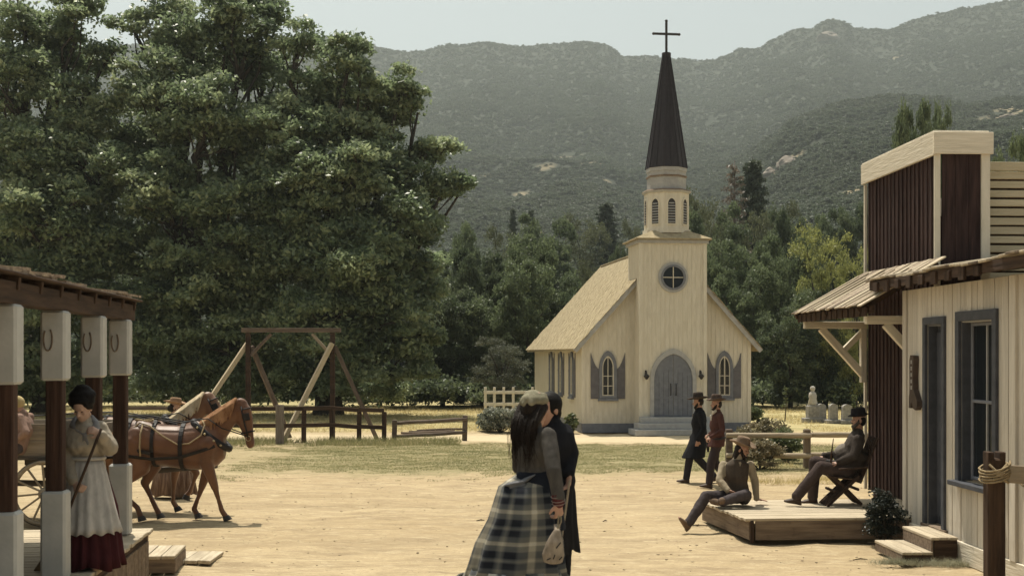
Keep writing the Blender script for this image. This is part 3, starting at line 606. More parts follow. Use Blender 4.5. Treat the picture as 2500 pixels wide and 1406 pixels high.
# tower
TW, TF, TD = 1.11, -.80, 1.75        # half width, front, depth
TZ = 6.28
tow = box('tower', church, (0, TF+TD/2, (.3+TZ)/2), (2*TW, TD, TZ-.3), cream, bev=0)
box('tower_plinth', church, (0, TF+TD/2, .15), (2*TW+.06, TD+.06, .3), trimgrey, bev=0)
jl = []
x = -TW+.1
while x < TW: jl.append(((x, TF-.006, (.3+TZ)/2), (.022, .012, TZ-.34), None)); x += .15
for s in (-1, 1):
    y = TF+.1
    while y < TF+TD: jl.append(((s*(TW+.006), y, (.3+TZ)/2), (.012, .022, TZ-.34), None)); y += .15
joints('batten', jl, tow, cream)
for o in tow.children: o.location = -V(tow.location)
for sx in (-1, 1): box('corner_board', church, (sx*(TW-.03), TF-.016, (.3+TZ)/2), (.12, .032, TZ-.32), cream, bev=.004)
cx, cy = 0, TF+TD/2
box('cornice', church, (0, cy, TZ+.03), (2*TW+.16, TD+.16, .12), trimlite, bev=.01)
hw2, hd2 = TW+.17, TD/2+.17
vv = [(-hw2, cy-hd2, TZ+.09), (hw2, cy-hd2, TZ+.09), (hw2, cy+hd2, TZ+.09), (-hw2, cy+hd2, TZ+.09), (-hw2, cy-hd2, TZ+.13), (hw2, cy-hd2, TZ+.13), (hw2, cy+hd2, TZ+.13), (-hw2, cy+hd2, TZ+.13),
      (-.62, cy-.55, TZ+.42), (.62, cy-.55, TZ+.42), (.62, cy+.55, TZ+.42), (-.62, cy+.55, TZ+.42)]
link('tower_roof', mesh('tower_roof', vv, [(0, 3, 2, 1), (0, 1, 5, 4), (1, 2, 6, 5), (2, 3, 7, 6), (3, 0, 4, 7), (4, 5, 9, 8), (5, 6, 10, 9), (6, 7, 11, 10), (7, 4, 8, 11), (8, 9, 10, 11)], shingle), church)
def octo(r, z0, z1, r1=None, rot=math.pi/8):
    r1 = r1 or r; a = [math.pi/4*i+rot for i in range(8)]
    return [(r*math.cos(t), cy+r*math.sin(t), z0) for t in a]+[(r1*math.cos(t), cy+r1*math.sin(t), z1) for t in a], [tuple(range(8))[::-1], tuple(range(8, 16))]+[(i, (i+1) % 8, 8+(i+1) % 8, 8+i) for i in range(8)]
def oc(name, parent, r, z0, z1, m, r1=None): v, f = octo(r, z0, z1, r1); return link(name, mesh(name, v, f, m), parent)
RB = .755
oc('belfry_base', church, RB+.05, 6.62, 6.76, cream)
belf = oc('belfry', church, RB, 6.76, 7.97, cream)
oc('belfry_cornice', church, RB+.04, 7.97, 8.03, trimlite, RB+.09); oc('belfry_cornice', church, RB+.09, 8.03, 8.09, brownwood, RB+.02)
oc('drum', church, .66, 8.09, 8.80, trimlite); oc('drum_moulding', church, .69, 8.50, 8.56, brownwood, .69); oc('drum_cap', church, .69, 8.70, 8.82, trimlite)
sp = oc('spire', church, .70, 8.82, 12.60, slate, .125)
v, f = [], []
for i in range(8):
    t = math.pi/4*i+math.pi/8; b = [V((.705*math.cos(t), cy+.705*math.sin(t), 8.82)), V((.13*math.cos(t), cy+.13*math.sin(t), 12.6))]
    beam('spire_rib', sp, b[0], b[1], .05, .035, slate)
    tm = t+math.pi/8; b = [V((.655*math.cos(tm), cy+.655*math.sin(tm), 8.82)), V((.118*math.cos(tm), cy+.118*math.sin(tm), 12.6))]
    beam('spire_seam', sp, b[0], b[1], .018, .018, slate, bev=0)
oc('spire_cap', church, .155, 12.6, 12.72, slate)
crs = box('cross', church, (0, cy, 13.24), (.075, .06, 1.05), iron)
box('cross_arm', crs, (0, 0, .12), (.84, .05, .075), iron)
for p in ((0, 0, .56), (-.44, 0, .12), (.44, 0, .12)): lathe('finial', crs, [(.001, -.05), (.04, -.035), (.055, 0), (.04, .035), (.001, .05)], iron, 8, Matrix.Translation(p), close=True)
# louvred openings, one on each belfry face
ap = RB*math.cos(math.pi/8)
for i in range(8):
    t = math.pi/4*(i+1); fm = Matrix.Translation((0, cy, 0)) @ Matrix.Rotation(t+math.pi/2, 4, 'Z') @ Matrix.Translation((0, -ap, 0))
    o = prism('louvre_opening', belf, arch(.27, 6.92, 7.58, 7.78, 6), -.012, iron, fm)
    prism('louvre_frame', belf, arch(.33, 6.89, 7.58, 7.82, 6), -.03, cream, fm, hole=arch(.25, 6.93, 7.58, 7.76, 6))
    for j in range(8):
        z = 6.99+j*.088; wd = .25 if z < 7.6 else .18; q = fm @ Matrix.Translation((0, -.02, z)) @ Matrix.Rotation(.7, 4, 'X')
        s_ = link('louvre_slat', boxmesh(wd, .06, .016, trimlite, 0), belf); s_.matrix_basis = q
# windows
def window(parent, M, wd=.40, zb=1.22, zs=2.12, zt=2.55, sill=True, name='window'):
    fr = prism(name, parent, arch(wd+.2, zb-.08, zs, zt+.17), -.06, trimgrey, M, hole=arch(wd, zb, zs, zt))
    prism('pane', fr, arch(wd, zb, zs, zt), -.012, glass, M)
    prism('sash', fr, arch(wd, zb, zs, zt), -.035, cream, M, hole=arch(wd-.07, zb+.035, zs, zt-.05))
    for a, b in (((0, zb), (0, zt-.02)), ((-wd/2, zb+.33), (wd/2, zb+.33)), ((-wd/2, zb+.66), (wd/2, zb+.66))):
        A = M @ V((a[0], -.026, a[1])); B = M @ V((b[0], -.026, b[1])); beam('muntin', fr, A, B, .022, .022, cream, bev=0)
    for s in (-1, 1):
        h = .27; x0 = s*(wd/2+.11); x1 = x0+s*h
        poly = [(x0, zb-.10), (x1, zb-.10), (x1, zt+.10)]+[(x1-s*h*(1-math.cos(q*math.pi/2/5)) if 0 else x0+s*h*(1-q/5)**1.0, zs+(zt+.10-zs)*(1-(q/5))**1.7) for q in range(1, 6)]
        if s < 0: poly = poly[::-1]
        sh_ = prism('shutter', parent, poly, -.035, shutterm, M @ Matrix.Translation((0, -.002, 0)))
        for bz in (zb, zb+.8): beam('shutter_rail', sh_, M @ V((x0+s*.02, -.042, bz)), M @ V((x1-s*.02, -.042, bz)), .012, .06, shutterm, bev=0)
    if sill: beam('sill', fr, M @ V((-wd/2-.14, -.055, zb-.13)), M @ V((wd/2+.14, -.055, zb-.13)), .11, .08, trimgrey)
    return fr
for xx in (-2.02, 1.98): window(church, Matrix.Translation((xx, 0, 0)))
for yy in (1.9, 4.2, 6.4): 
    window(church, Matrix.Translation((-HW, yy, 0)) @ Matrix.Rotation(-math.pi/2, 4, 'Z'), wd=.5)
    window(church, Matrix.Translation((HW, yy, 0)) @ Matrix.Rotation(math.pi/2, 4, 'Z'), wd=.5)
# round window
def ring(r, n=28): return [(r*math.cos(2*math.pi*i/n), 5.13+r*math.sin(2*math.pi*i/n)) for i in range(n)]
MT = Matrix.Translation((0, TF, 0))
rw = prism('round_window', church, ring(.50), -.05, trimlite, MT, hole=ring(.40)); prism('inner_ring', rw, ring(.42), -.075, trimgrey, MT, hole=ring(.35))
prism('pane', rw, ring(.40), -.014, glass, MT)
beam('muntin', rw, (-.34, TF-.035, 5.13), (.34, TF-.035, 5.13), .025, .025, cream, bev=0); beam('muntin', rw, (0, TF-.037, 4.79), (0, TF-.037, 5.47), .025, .025, cream, bev=0)
# door
dcase = prism('door_casing', church, arch(1.56, .55, 1.75, 2.78, 12), -.07, trimlite, MT, hole=arch(1.30, .55, 1.75, 2.62, 12))
for s in (-1, 1):
    half = [p for p in arch(1.29, .56, 1.75, 2.61, 12) if p[0]*s >= -1e-6]
    xs_ = sorted(half, key=lambda p: p[1]); out = [(s*.008, .56)]+[(s*abs(p[0]), p[1]) for p in xs_ if abs(p[0]) > .02]+[(s*.008, 2.60)]
    if s < 0: out = out[::-1]
    d_ = prism('door', church, out, -.03, trimgrey, MT)
    for k in range(3): beam('door_seam', d_, (s*(.16+.16*k), TF-.031, .6), (s*(.16+.16*k), TF-.031, 2.1-.1*k), .01, .006, iron, bev=0)
    beam('door_rail', d_, (s*.03, TF-.036, 1.18), (s*.62, TF-.036, 1.18), .014, .05, trimgrey, bev=0)
    tube('handle', d_, [(s*.09, TF-.04, 1.25), (s*.09, TF-.075, 1.29), (s*.09, TF-.075, 1.60), (s*.09, TF-.04, 1.64)], .017, iron, 6)
    sc_ = T('wall_lantern', 'small dark wall lantern %s of the arched church door' % ('left' if s < 0 else 'right'), 'lantern'); sc_.parent = None
    wl = church_m = Matrix.Translation((5.20, 41.25, 0)) @ Matrix.Rotation(R(7.2), 4, 'Z'); sc_.location = wl @ V((s*.92, TF-.02, 1.90)); sc_.rotation_euler = (0, 0, R(7.2))
    tube('bracket', sc_, [(0, .02, .12), (0, -.12, .14), (0, -.12, .06)], .014, iron, 6)
    lathe('shade', sc_, [(.02, .07), (.10, .0), (.09, -.03), (.05, -.09), (.02, -.12)], iron, 8, Matrix.Translation((0, -.12, 0)))
    box('back_plate', sc_, (0, .012, .10), (.06, .016, .16), iron)
for i, (hw_, z0, z1) in enumerate(((1.15, .37, .55), (1.32, .185, .37), (1.50, 0, .185))):
    dpt = .42+.32*i; box('step', church, (0, TF-dpt/2-.003*i, (z0+z1)/2), (2*hw_, dpt, z1-z0-.002), trimgrey if 0 else trimlite, bev=.01)
    
# ---------------------------------------------------------------- left porch
pr = R(6.0); PO = V((-3.79, 9.2, 0)); porch = T('porch', 'covered plank porch with boxed white posts along the left edge', 'porch', PO, pr)
PM = Matrix.Translation(PO) @ Matrix.Rotation(pr, 4, 'Z')
PZ = .66
for i in range(int(11.0/.145)):                      # floor boards run across
    y = 4.55-.0725-i*.145
    if y < -6: break
    box('floor_board', porch, (-1.0+random.uniform(-.012, .012), y, PZ-.02+random.uniform(-.003, .003)), (2.5, .136, .04), greywood, (0, 0, random.uniform(-.003, .003)))
beam('joist', porch, (.15, -6, PZ-.12), (.15, 4.5, PZ-.12), .06, .14, darkwoody); beam('joist', porch, (-2.1, -6, PZ-.12), (-2.1, 4.5, PZ-.12), .06, .14, darkwoody)
for i in range(int(10.5/.2)): box('skirt_board', porch, (.19+random.uniform(-.003, .003), 4.45-i*.2, .27), (.025, .19, .50), brownwood, bev=.004)
beam('end_joist', porch, (-2.2, 4.53, PZ-.14), (.2, 4.53, PZ-.14), .05, .18, brownwood)
for i, y in enumerate((-2.9, -1.45, 0, 1.41, 2.82, 4.05)):
    po = box('post', porch, (0, y, 1.83), (.14, .14, 2.35), postwood, bev=.012)
    box('upper_sleeve', po, (0, 0, .845), (.21, .21, .60), white, bev=.02)
    box('lower_sleeve', po, (0, 0, -.795+.01), (.21, .21, .765), white, bev=.02)
    # rusty horseshoe hanging on the face of the upper sleeve
    if i >= 3:
        hs_ = [(.045*math.cos(a)-.02, -.118, .96-.0-.10+.17*math.sin(a)) for a in [math.pi*(-1.25+1.5*k/14) for k in range(15)]]
        pts = [(-.035+.036*math.sin(a), -.114, 1.02-.10*(1-math.cos(a))-.02) for a in [math.radians(d) for d in range(35, 330, 20)]]
        tube('horseshoe', po, pts, .007, brownwood, 6)
beam('eave_beam', porch, (0, -6, 3.06), (0, 4.42, 3.06), .16, .17, darkwoody)
beam('fascia', porch, (-.02, 4.5, 3.10), (-2.9, 4.5, 3.48), .035, .15, darkwoody)
for i in range(17):
    y = 4.35-i*.62; beam('rafter', porch, (.10, y, 3.13), (-2.9, y, 3.50), .05, .10, darkwood)
for i in range(11):
    t = i/11; beam('roof_board', porch, (.0-2.9*t, -6, 3.205+.38*t), (.0-2.9*t, 4.56+random.uniform(-.03, .03), 3.195+.38*t), .27, .02, darkwoody, roll=0)
lst = []
sl2 = math.atan2(.38, 2.9)
for i in range(12):
    a = i*.27; y = -6
    while y < 4.42:
        wd = random.uniform(.11, .25); x = .08-a*math.cos(sl2)+random.uniform(-.035, .03); z = 3.175+a*math.sin(sl2)+random.uniform(.0, .045)+(.02*math.sin(y*1.7))
        lst.append(((x-.17, y+wd/2, z+.05), (.40, wd-.012, .024), Matrix.Rotation(sl2-.05+random.uniform(-.05, .05), 3, 'Y'))); y += wd
# nearest eave shingles as pieces of their own, the rest joined
near_ = [l for l in lst if l[0][0] > -.0 and l[0][1] > -1.5]; rest = [l for l in lst if not (l[0][0] > -.0 and l[0][1] > -1.5)]
for c, s, m in near_: link('roof_shingle', boxmesh(s[0], round(s[1], 2), s[2], shinglew, 0), porch, c, m.to_euler())
boxes('roof_shingle', porch, rest, shinglew, 'stuff')
bw = T('plank_building', 'plank wall of the building behind the left porch', 'building', PO, pr)
for i in range(44): box('wall_board', bw, (-2.35+random.uniform(-.003, .003), 4.4-i*.24, 2.1), (.03, .232, 3.3), brownwood, bev=.004)
box('end_wall', bw, (-4.4, 4.5, 2.1), (4.06, .06, 3.3), brownwood)
# steps off the porch end
st = T('porch_steps', 'two weathered plank steps leading down from the left porch', 'steps', PM @ V((.2, 4.4, 0)), pr)
def stepbox(parent, cx, cy_, w_, d_, z, h_, n=3, along='x'):
    for k in range(n):
        if along == 'x': box('tread_board', parent, (cx, cy_-d_/2+(k+.5)*d_/n, z-.02+random.uniform(-.004, .004)), (w_+.04, d_/n-.008, .04), greywood, (0, 0, random.uniform(-.01, .01)))
        else: box('tread_board', parent, (cx-w_/2+(k+.5)*w_/n, cy_, z-.02+random.uniform(-.004, .004)), (w_/n-.008, d_+.04, .04), greywoody, (0, 0, random.uniform(-.01, .01)))
    hb = h_-.045
    box('riser_board', parent, (cx, cy_-d_/2+.012, z-.042-hb/2), (w_, .024, hb), brownwood); box('riser_board', parent, (cx, cy_+d_/2-.012, z-.042-hb/2), (w_, .024, hb), brownwood)
    box('side_board', parent, (cx+w_/2-.012, cy_, z-.042-hb/2), (.024, d_-.05, hb), brownwood); box('side_board', parent, (cx-w_/2+.012, cy_, z-.042-hb/2), (.024, d_-.05, hb), brownwood)
stepbox(st, -.62, .85, .62, .80, .43, .43, 3, 'y'); stepbox(st, -.10, 1.42, .50, .80, .21, .21, 3, 'y')
pb = T('ground_board', 'loose pale plank pallet lying on the dirt beside the porch steps', 'plank', V((-3.98, 15.55, 0)), pr-.10)
for k in range(3): box('board', pb, (-.16+k*.165, 0, .035), (.155, .72, .045), greywoody, (0, .03*k, 0))
# sunlit plank deck outside the porch end is the floor itself

# ---------------------------------------------------------------- right: maroon building
mr = R(2.8); MO = V((6.22, 18.0, 0)); mb = T('maroon_building', 'dark maroon plank building with a white capped false front', 'building', MO, mr)
ML = 3.05; MW = .70
for i in range(int(ML/.17)):
    y = .09+i*.17; box('wall_plank', mb, (.02+random.uniform(-.004, .004), y, 2.95), (.035, .163, 5.3), maroon, bev=.004)
    box('batten', mb, (-.008, y+.085, 2.95), (.022, .035, 5.3), maroon, bev=.003)
box('back_wall', mb, (.05, ML/2+.02, 2.95), (.03, ML, 5.3), maroon, bev=0)
for i in range(3): box('wall_plank', mb, (.07+.11+i*.20, .015, 3.0), (.195, .03, 5.4), maroon, bev=.004)
box('core_wall', mb, (2.6, 2.05, 2.4), (5.0, 1.9, 4.7), maroon, bev=0)
box('far_wall', mb, (.38, ML+.02, 2.95), (.66, .03, 5.3), maroon)
box('corner_board', mb, (.0, -.018, 3.0), (.09, .035, 5.4), cream, bev=.006)
box('corner_board', mb, (MW+.02, -.02, 3.0), (.13, .04, 5.4), cream, bev=.006)
box('corner_board', mb, (-.01, ML+.02, 2.9), (.05, .05, 5.2), cream, bev=.006)
capm = woodz('cream_cap_board', (.56, .50, .39), (.70, .63, .51), 'y', dirt=((.25, .2, .15), 3, .6, .6), rough=.75)
capx = woodz('cream_cap_board_across', (.56, .50, .39), (.70, .63, .51), 'x', dirt=((.25, .2, .15), 3, .6, .6), rough=.75)
box('cap_board', mb, (-.045, ML/2, 5.68), (.05, ML+.16, .34), capm); box('cap_board', mb, (MW/2+.02, -.065, 5.685), (MW+.19, .05, .32), capx)
box('cap_top', mb, (MW/2, ML/2, 5.86), (MW+.12, ML+.1, .02), capm)
# doorway trim below the awning
box('door_trim', mb, (-.045, .62, 1.9), (.04, .22, 3.0), cream, bev=.006); box('door_trim', mb, (-.046, .62, 3.25), (.042, .55, .14), cream, bev=.006)
# awning
aw = T('awning', 'shake awning on white brackets projecting from the maroon wall', 'awning', MO, mr)
ax0, az0, ax1, az1 = -1.32, 3.27, -.06, 3.98; sla = math.atan2(az1-az0, ax1-ax0)
for i in range(21):
    y = -.42+i*.168; j = random.uniform(-.05, .05)
    beam('awning_board', aw, (ax0+j*.5, y, az0+.02+random.uniform(-.008, .012)), (ax1, y, az1+random.uniform(0, .015)), .155, .022, shinglew if i % 3 else greywood, roll=random.uniform(-.04, .04))
for i in range(10):
    y = -.3+i*.34; e_ = random.uniform(0, .3); beam('cover_strip', aw, (ax0+.02+random.uniform(-.03, .03), y, az0+.05), (ax1+(ax0-ax1)*e_, y, az1+.035+(az0-az1)*e_), .06, .02, greywood)
lst = []
beam('awning_rafter', aw, (ax0+.08, 3.02, az0-.04), (ax1, 3.02, az1-.07), .05, .09, darkwood); beam('awning_rafter', aw, (ax0+.08, 1.4, az0-.04), (ax1, 1.4, az1-.07), .05, .09, darkwood); beam('awning_rafter', aw, (ax0+.08, -.2, az0-.04), (ax1, -.2, az1-.07), .05, .09, darkwood)
beam('awning_purlin', aw, (ax0+.22, -.4, az0-.02), (ax0+.22, 3.1, az0-.02), .08, .12, darkwoody)
for i in range(13): box('soffit_block', aw, (ax0+.14, -.3+i*.27, az0-.06), (.03, .2, .13), darkwood)
for y in (3.0, -.12):
    br = box('bracket_arm', aw, (-.56, y, 3.10), (1.08, .11, .12), cream2y, bev=.008)
    beam('bracket_strut', aw, (-.80, y+.002, 3.04), (-.05, y+.002, 2.22), .10, .12, cream2y, bev=.008)
    beam('bracket_brace', aw, (-.05, y+.004, 3.02), (-.40, y+.004, 2.68), .08, .09, cream2y, bev=.006)
    box('bracket_post', aw, (-.075, y, 2.58), (.10, .10, .92), cream2, bev=.008)
# tan clapboard building behind
tb = T('clapboard_building', 'tan clapboard side wall with dark gaps at the right edge', 'building', (7.10, 18.35, 0), mr)
for i in range(34):
    z = 5.27-i*.137
    if z < .3: break
    box('clapboard', tb, (1.75+random.uniform(-.01, .01), 0, z), (3.5, .035, .106+random.uniform(-.004, .006)), tanboard, (-.10, 0, random.uniform(-.0015, .0015)), bev=.004)
box('wall_backing', tb, (1.75, .07, 2.65), (3.5, .06, 5.2), darkwood); box('body', tb, (1.75, 2.6, 2.6), (3.5, 5, 5.1), cream2)
box('cap_board', tb, (1.75, -.03, 5.40), (3.6, .05, .13), tanboard)

# ---------------------------------------------------------------- right: cream board building
wr = R(2.3); WO = V((5.57, 17.4, 0)); wb = T('cream_building', 'cream board-and-batten shop building along the right edge', 'building', WO, wr)
WM = Matrix.Translation(WO) @ Matrix.Rotation(wr, 4, 'Z')
ZT = 3.50
D0, D1, DZ0, DZ1 = -.86, -1.42, .33, 3.0; W0, W1, WZ0, WZ1 = -1.98, -2.95, 1.02, 3.02
edges = [(-.16*i-.10, -.16*(i+1)-.10) for i in range(0)]
segs = []
def run_(a, b, n):
    for k in range(n): segs.append((a+(b-a)*k/n, a+(b-a)*(k+1)/n))
run_(-.12, D0, 4); run_(D0, D1, 4); run_(D1, W0, 4); run_(W0, W1, 6); run_(W1, -3.5, 3); run_(-3.5, -8.1, 25)
for a, b in segs:
    m_ = (a+b)/2; rngs = [(.26, ZT)]
    if D1 < m_ < D0: rngs = [(DZ1, ZT)]
    if W1 < m_ < W0: rngs = [(.26, WZ0), (WZ1, ZT)]
    for z0, z1 in rngs: box('wall_board', wb, (.0+random.uniform(-.004, .004), m_, (z0+z1)/2), (.03, abs(b-a)-.010, z1-z0), cream2, bev=.004)
for z0, z1, a, b in ((.26, ZT, 0, D0), (DZ1, ZT, D0, D1), (.26, ZT, D1, W0), (.26, WZ0, W0, W1), (WZ1, ZT, W0, W1), (.26, ZT, W1, -8.1)):
    box('wall_backing', wb, (.03, (a+b)/2, (z0+z1)/2), (.025, abs(b-a), z1-z0), cream, bev=0)
box('far_end_wall', wb, (2.5, -.03, 1.8), (5.0, .05, 3.4), cream2); box('corner_board', wb, (-.012, -.05, 1.88), (.055, .13, 3.24), cream2)
box('corner_board', wb, (-.03, -3.5, 1.88), (.05, .15, 3.24), cream2)
box('base_board', wb, (-.022, -4.05, .13), (.05, 8.1, .26), capm, bev=.006)
# door: casing, reveals, plank door
def casing(nm, y0, y1, z0, z1, w_=.10, parent=wb, m=trimgrey, foot=True):
    m = shoptrim
    o = box(nm, parent, (-.03, (y0+y1)/2, z1+w_/2), (.045, abs(y1-y0)+2*w_, w_*1.1), m)
    box(nm+'_side', parent, (-.03, y0+w_/2, (z0+z1)/2), (.045, w_, z1-z0-.002), m); box(nm+'_side', parent, (-.03, y1-w_/2, (z0+z1)/2), (.045, w_, z1-z0-.002), m)
    return o
casing('door_casing', D0, D1, DZ0, DZ1, .09)
dr = box('door', wb, (.14, (D0+D1)/2, (DZ0+DZ1)/2), (.04, D0-D1-.01, DZ1-DZ0), shoptrim)
for k in range(3): box('door_board', dr, (-.03, -.17+k*.17, 0), (.02, .155, DZ1-DZ0-.2), shoptrim)
lathe('door_knob', dr, [(.012, 0), (.012, .03), (.028, .045), (.02, .065), (.001, .07)], iron, 10, Matrix.Translation((-.04, -.20, -.35)) @ Matrix.Rotation(-math.pi/2, 4, 'Y'))
for y in (D0-.012, D1+.012): box('door_reveal', wb, (.06, y, (DZ0+DZ1)/2), (.13, .02, DZ1-DZ0), shoptrim)
box('door_reveal', wb, (.06, (D0+D1)/2, DZ1-.012), (.13, D0-D1-.03, .02), trimgrey); box('threshold', wb, (.02, (D0+D1)/2, DZ0-.02), (.16, .84, .04), brownwood)
casing('window_casing', W0, W1, WZ0, WZ1, .11)
for y in (W0-.012, W1+.012): box('window_reveal', wb, (.06, y, (WZ0+WZ1)/2), (.14, .02, WZ1-WZ0), shoptrim)
box('window_reveal', wb, (.06, (W0+W1)/2, WZ1-.012), (.14, W0-W1-.03, .02), trimlite)
box('window_sill', wb, (-.05, (W0+W1)/2, WZ0-.03), (.17, W0-W1+.30, .06), shoptrim)
wn = box('window', wb, (.13, (W0+W1)/2, (WZ0+WZ1)/2), (.012, W0-W1-.05, WZ1-WZ0-.03), glass, bev=0)
wy, wz = W0-W1-.05, WZ1-WZ0-.03
for s in (-1, 1): box('sash_stile', wn, (-.02, s*(wy/2-.03), 0), (.03, .05, wz), trimgrey)
for z in (-wz/2+.03, 0, wz/2-.03): box('sash_rail', wn, (-.022, 0, z), (.03, wy-.12, .04), trimgrey)
box('muntin', wn, (-.018, 0, 0), (.02, .022, wz-.06), trimlite, bev=0)
cu = mat('lace_curtain', (.30, .30, .28), (.42, .41, .38), sc_=12, rough=.95)
# roof overhang
for i in range(36):
    y = .42-i*.235; jx = random.uniform(-.05, .04); jz = .015*math.sin(i*.7)+random.uniform(-.008, .01)
    beam('roof_board', wb, (-.40+jx, y, 3.66+jz), (1.7, y, 3.98+jz), .228, .03, greywood if i % 4 else shinglew, roll=random.uniform(-.03, .03))
for i in range(19):
    y = .30-i*.45; beam('rafter', wb, (-.34, y, 3.58), (1.7, y, 3.89), .09, .11, darkwood)
beam('fascia', wb, (-.355, .44, 3.585), (-.355, -8.0, 3.585), .03, .13, darkwoody)
for i in range(9): box('rafter_block', wb, (-.385, .1-i*.43, 3.555), (.04, .16, .12+.04*(i % 2)), darkwood)
box('roof_deck', wb, (3.1, -3.9, 4.02), (3.0, 8.5, .06), shinglew, (0, -.12, 0)); box('near_end_wall', wb, (2.5, -8.1, 1.8), (5, .05, 3.4), cream2)
# steps
ws = T('shop_steps', 'two weathered plank steps below the blue-grey shop door', 'steps', WM @ V((0, -1.2, 0)), wr)
def sstep(x0, x1, y0, y1, z, zb):
    n = 3
    for k in range(n):
        a = x0+(x1-x0)*k/n; b = x0+(x1-x0)*(k+1)/n; box('tread_board', ws, ((a+b)/2, (y0+y1)/2+random.uniform(-.01, .01), z-.018), (abs(b-a)-.007, abs(y1-y0)+.03, .036), greywoody)
    box('riser_board', ws, (min(x0, x1)+.02, (y0+y1)/2, (z-.036+zb)/2), (.026, abs(y1-y0), z-.036-zb), brownwood)
    for y in (y0-.013*np.sign(y0-y1), y1+.013*np.sign(y0-y1)): box('side_board', ws, ((x0+x1)/2+.02, y, (z-.036+zb)/2), (abs(x1-x0)-.05, .024, z-.036-zb), darkwoody)
sstep(-.40, -.055, .22, -.78, .31, 0); sstep(-.80, -.405, .14, -.86, .14, 0)
# carved boot sign
bs = T('boot_sign', 'carved brown boot shaped sign fixed to the shop wall beside the door', 'sign', WM @ V((-.02, -.46, 1.86)), wr)
prof_ = [(.10, .72), (-.02, .73), (-.05, .66), (-.045, .3), (-.05, .20), (-.07, .15), (-.075, 0), (.0, 0), (.01, .07), (.04, .085), (.09, .0), (.17, -.02), (.235, .03), (.235, .10), (.17, .18), (.10, .26), (.085, .42), (.11, .68)]
q = Matrix.Rotation(-math.pi/2, 4, 'Z')
prism('boot', bs, prof_, -.075, mat('boot_brown_paint', (.05, .034, .026), (.09, .065, .05), sc_=7, rough=.6, bump=.3), q)
wl_ = mat('pale_lettering', (.38, .36, .33), None, rough=.8)
for k in range(5):      # worn upright row of pale letters, too small in the photo to read
    z = .66-k*.088; prism('letter_mark', bs, [(.012, z), (.052, z), (.052, z-.05), (.012, z-.05)], -.006, wl_, q @ Matrix.Translation((0, -.075, 0)), hole=[(.022, z-.012), (.042, z-.012), (.042, z-.036), (.022, z-.036)])

# platform
pf = T('plank_platform', 'low weathered plank platform where the two men sit', 'platform', (2.95, 17.0, 0), 0)
c0, c1, c2_, c3 = V((3.27-2.95, -.05, 0)), V((5.62-2.95, .12, 0)), V((6.1-2.95, 2.35, 0)), V((-.02, 2.05, 0))
PFZ = .335
nb = 13
for k in range(nb):                       # boards run left to right
    a = c0.lerp(c3, (k+.5)/nb); b = c1.lerp(c2_, (k+.5)/nb); wv = (c3-c0).length/nb
    a = a-V((random.uniform(.01, .06), 0, 0)); a.z = b.z = PFZ-.02+random.uniform(-.004, .003); beam('deck_board', pf, a, b, wv-.008, .04, greywood)
beam('front_board', pf, c0+V((.09, .03, .165)), c1+V((0, .03, .165)), .03, .26, brownwood); beam('end_board', pf, c0+V((.02, .05, .165)), c3+V((.03, 0, .165)), .03, .26, brownwood)
box('corner_post', pf, c0+V((.045, .03, .155)), (.05, .06, .31), darkwood); beam('back_board', pf, c3+V((.02, -.03, .165)), c2_+V((0, -.03, .165)), .03, .26, brownwood)
# hitching rail
hp = T('hitching_rail', 'dark hitching post with a pale rail lashed by rope', 'hitching rail', (5.22, 13.3, 0), 0)
box('post', hp, (0, 0, .74), (.19, .17, 1.48), darkwood, bev=.02); box('post', hp, (-.11+.31, 0-.02, .0), (.01, .01, .01), darkwood, bev=0)
hp.children[-1].hide_render = False
bpy.data.objects.remove(hp.children[-1])
for s in (-1, 1): box('post_cheek', hp, (s*.062, 0, 1.50), (.065, .16, .10), darkwood, bev=.008)
box('post', hp, (.44, -.02, .76), (.17, .17, 1.5), darkwood, bev=.02)
beam('rail', hp, (.07, -.10, 1.32), (.80, -.12, 1.28), .06, .19, palewood)
def coil(parent, x, y, z, r0, n, hh):
    pts = []
    for i in range(n*12+1):
        a = i*2*math.pi/12; w_ = 1+.05*math.sin(i*1.7); pts.append((x+r0*w_*math.cos(a), y+r0*1.1*w_*math.sin(a), z-hh/2+hh*(i/(n*12))+.05*math.sin(a+1)))
    tube('rope', parent, pts, .012, ropem, 5)
coil(hp, 0, -.02, 1.33, .155, 5, .15); coil(hp, .44, -.04, 1.29, .15, 5, .16)
tube('rope', hp, [(-.10, -.12, 1.42), (.02, -.135, 1.30), (.10, -.14, 1.22)], .014, ropem, 6); tube('rope', hp, [(-.08, -.13, 1.23), (0, -.14, 1.33), (.09, -.13, 1.43)], .014, ropem, 6)
# foreground boardwalk under the couple (below the picture)
fb = T('boardwalk', 'plank boardwalk in the foreground under the walking couple', 'boardwalk', (0, 10.25, 0))
for i in range(34): box('board', fb, (0, -.08-i*.16, .66), (9, .152, .045), greywood)
box('edge_beam', fb, (0, -.05, .50), (9, .06, .28), brownwood)
# ---------------------------------------------------------------- fences, frame, graves, shrubs
def fence(name, label, p0, n_posts, pts, rails, rail_m, post_s, m, cat='fence', group=None):
    """pts: list of post points ; rails: heights"""
    t = T(name, label, cat, p0, 0, group); P0 = V(p0)
    for p in pts:
        h = p[2]; box('post', t, V((p[0], p[1], h/2))-V((P0.x, P0.y, 0)), (post_s, post_s, h), m, (random.uniform(-.02, .02), random.uniform(-.02, .02), random.random()*.3), bev=.012)
    return t
def gp(px, base): return gr(px, base)
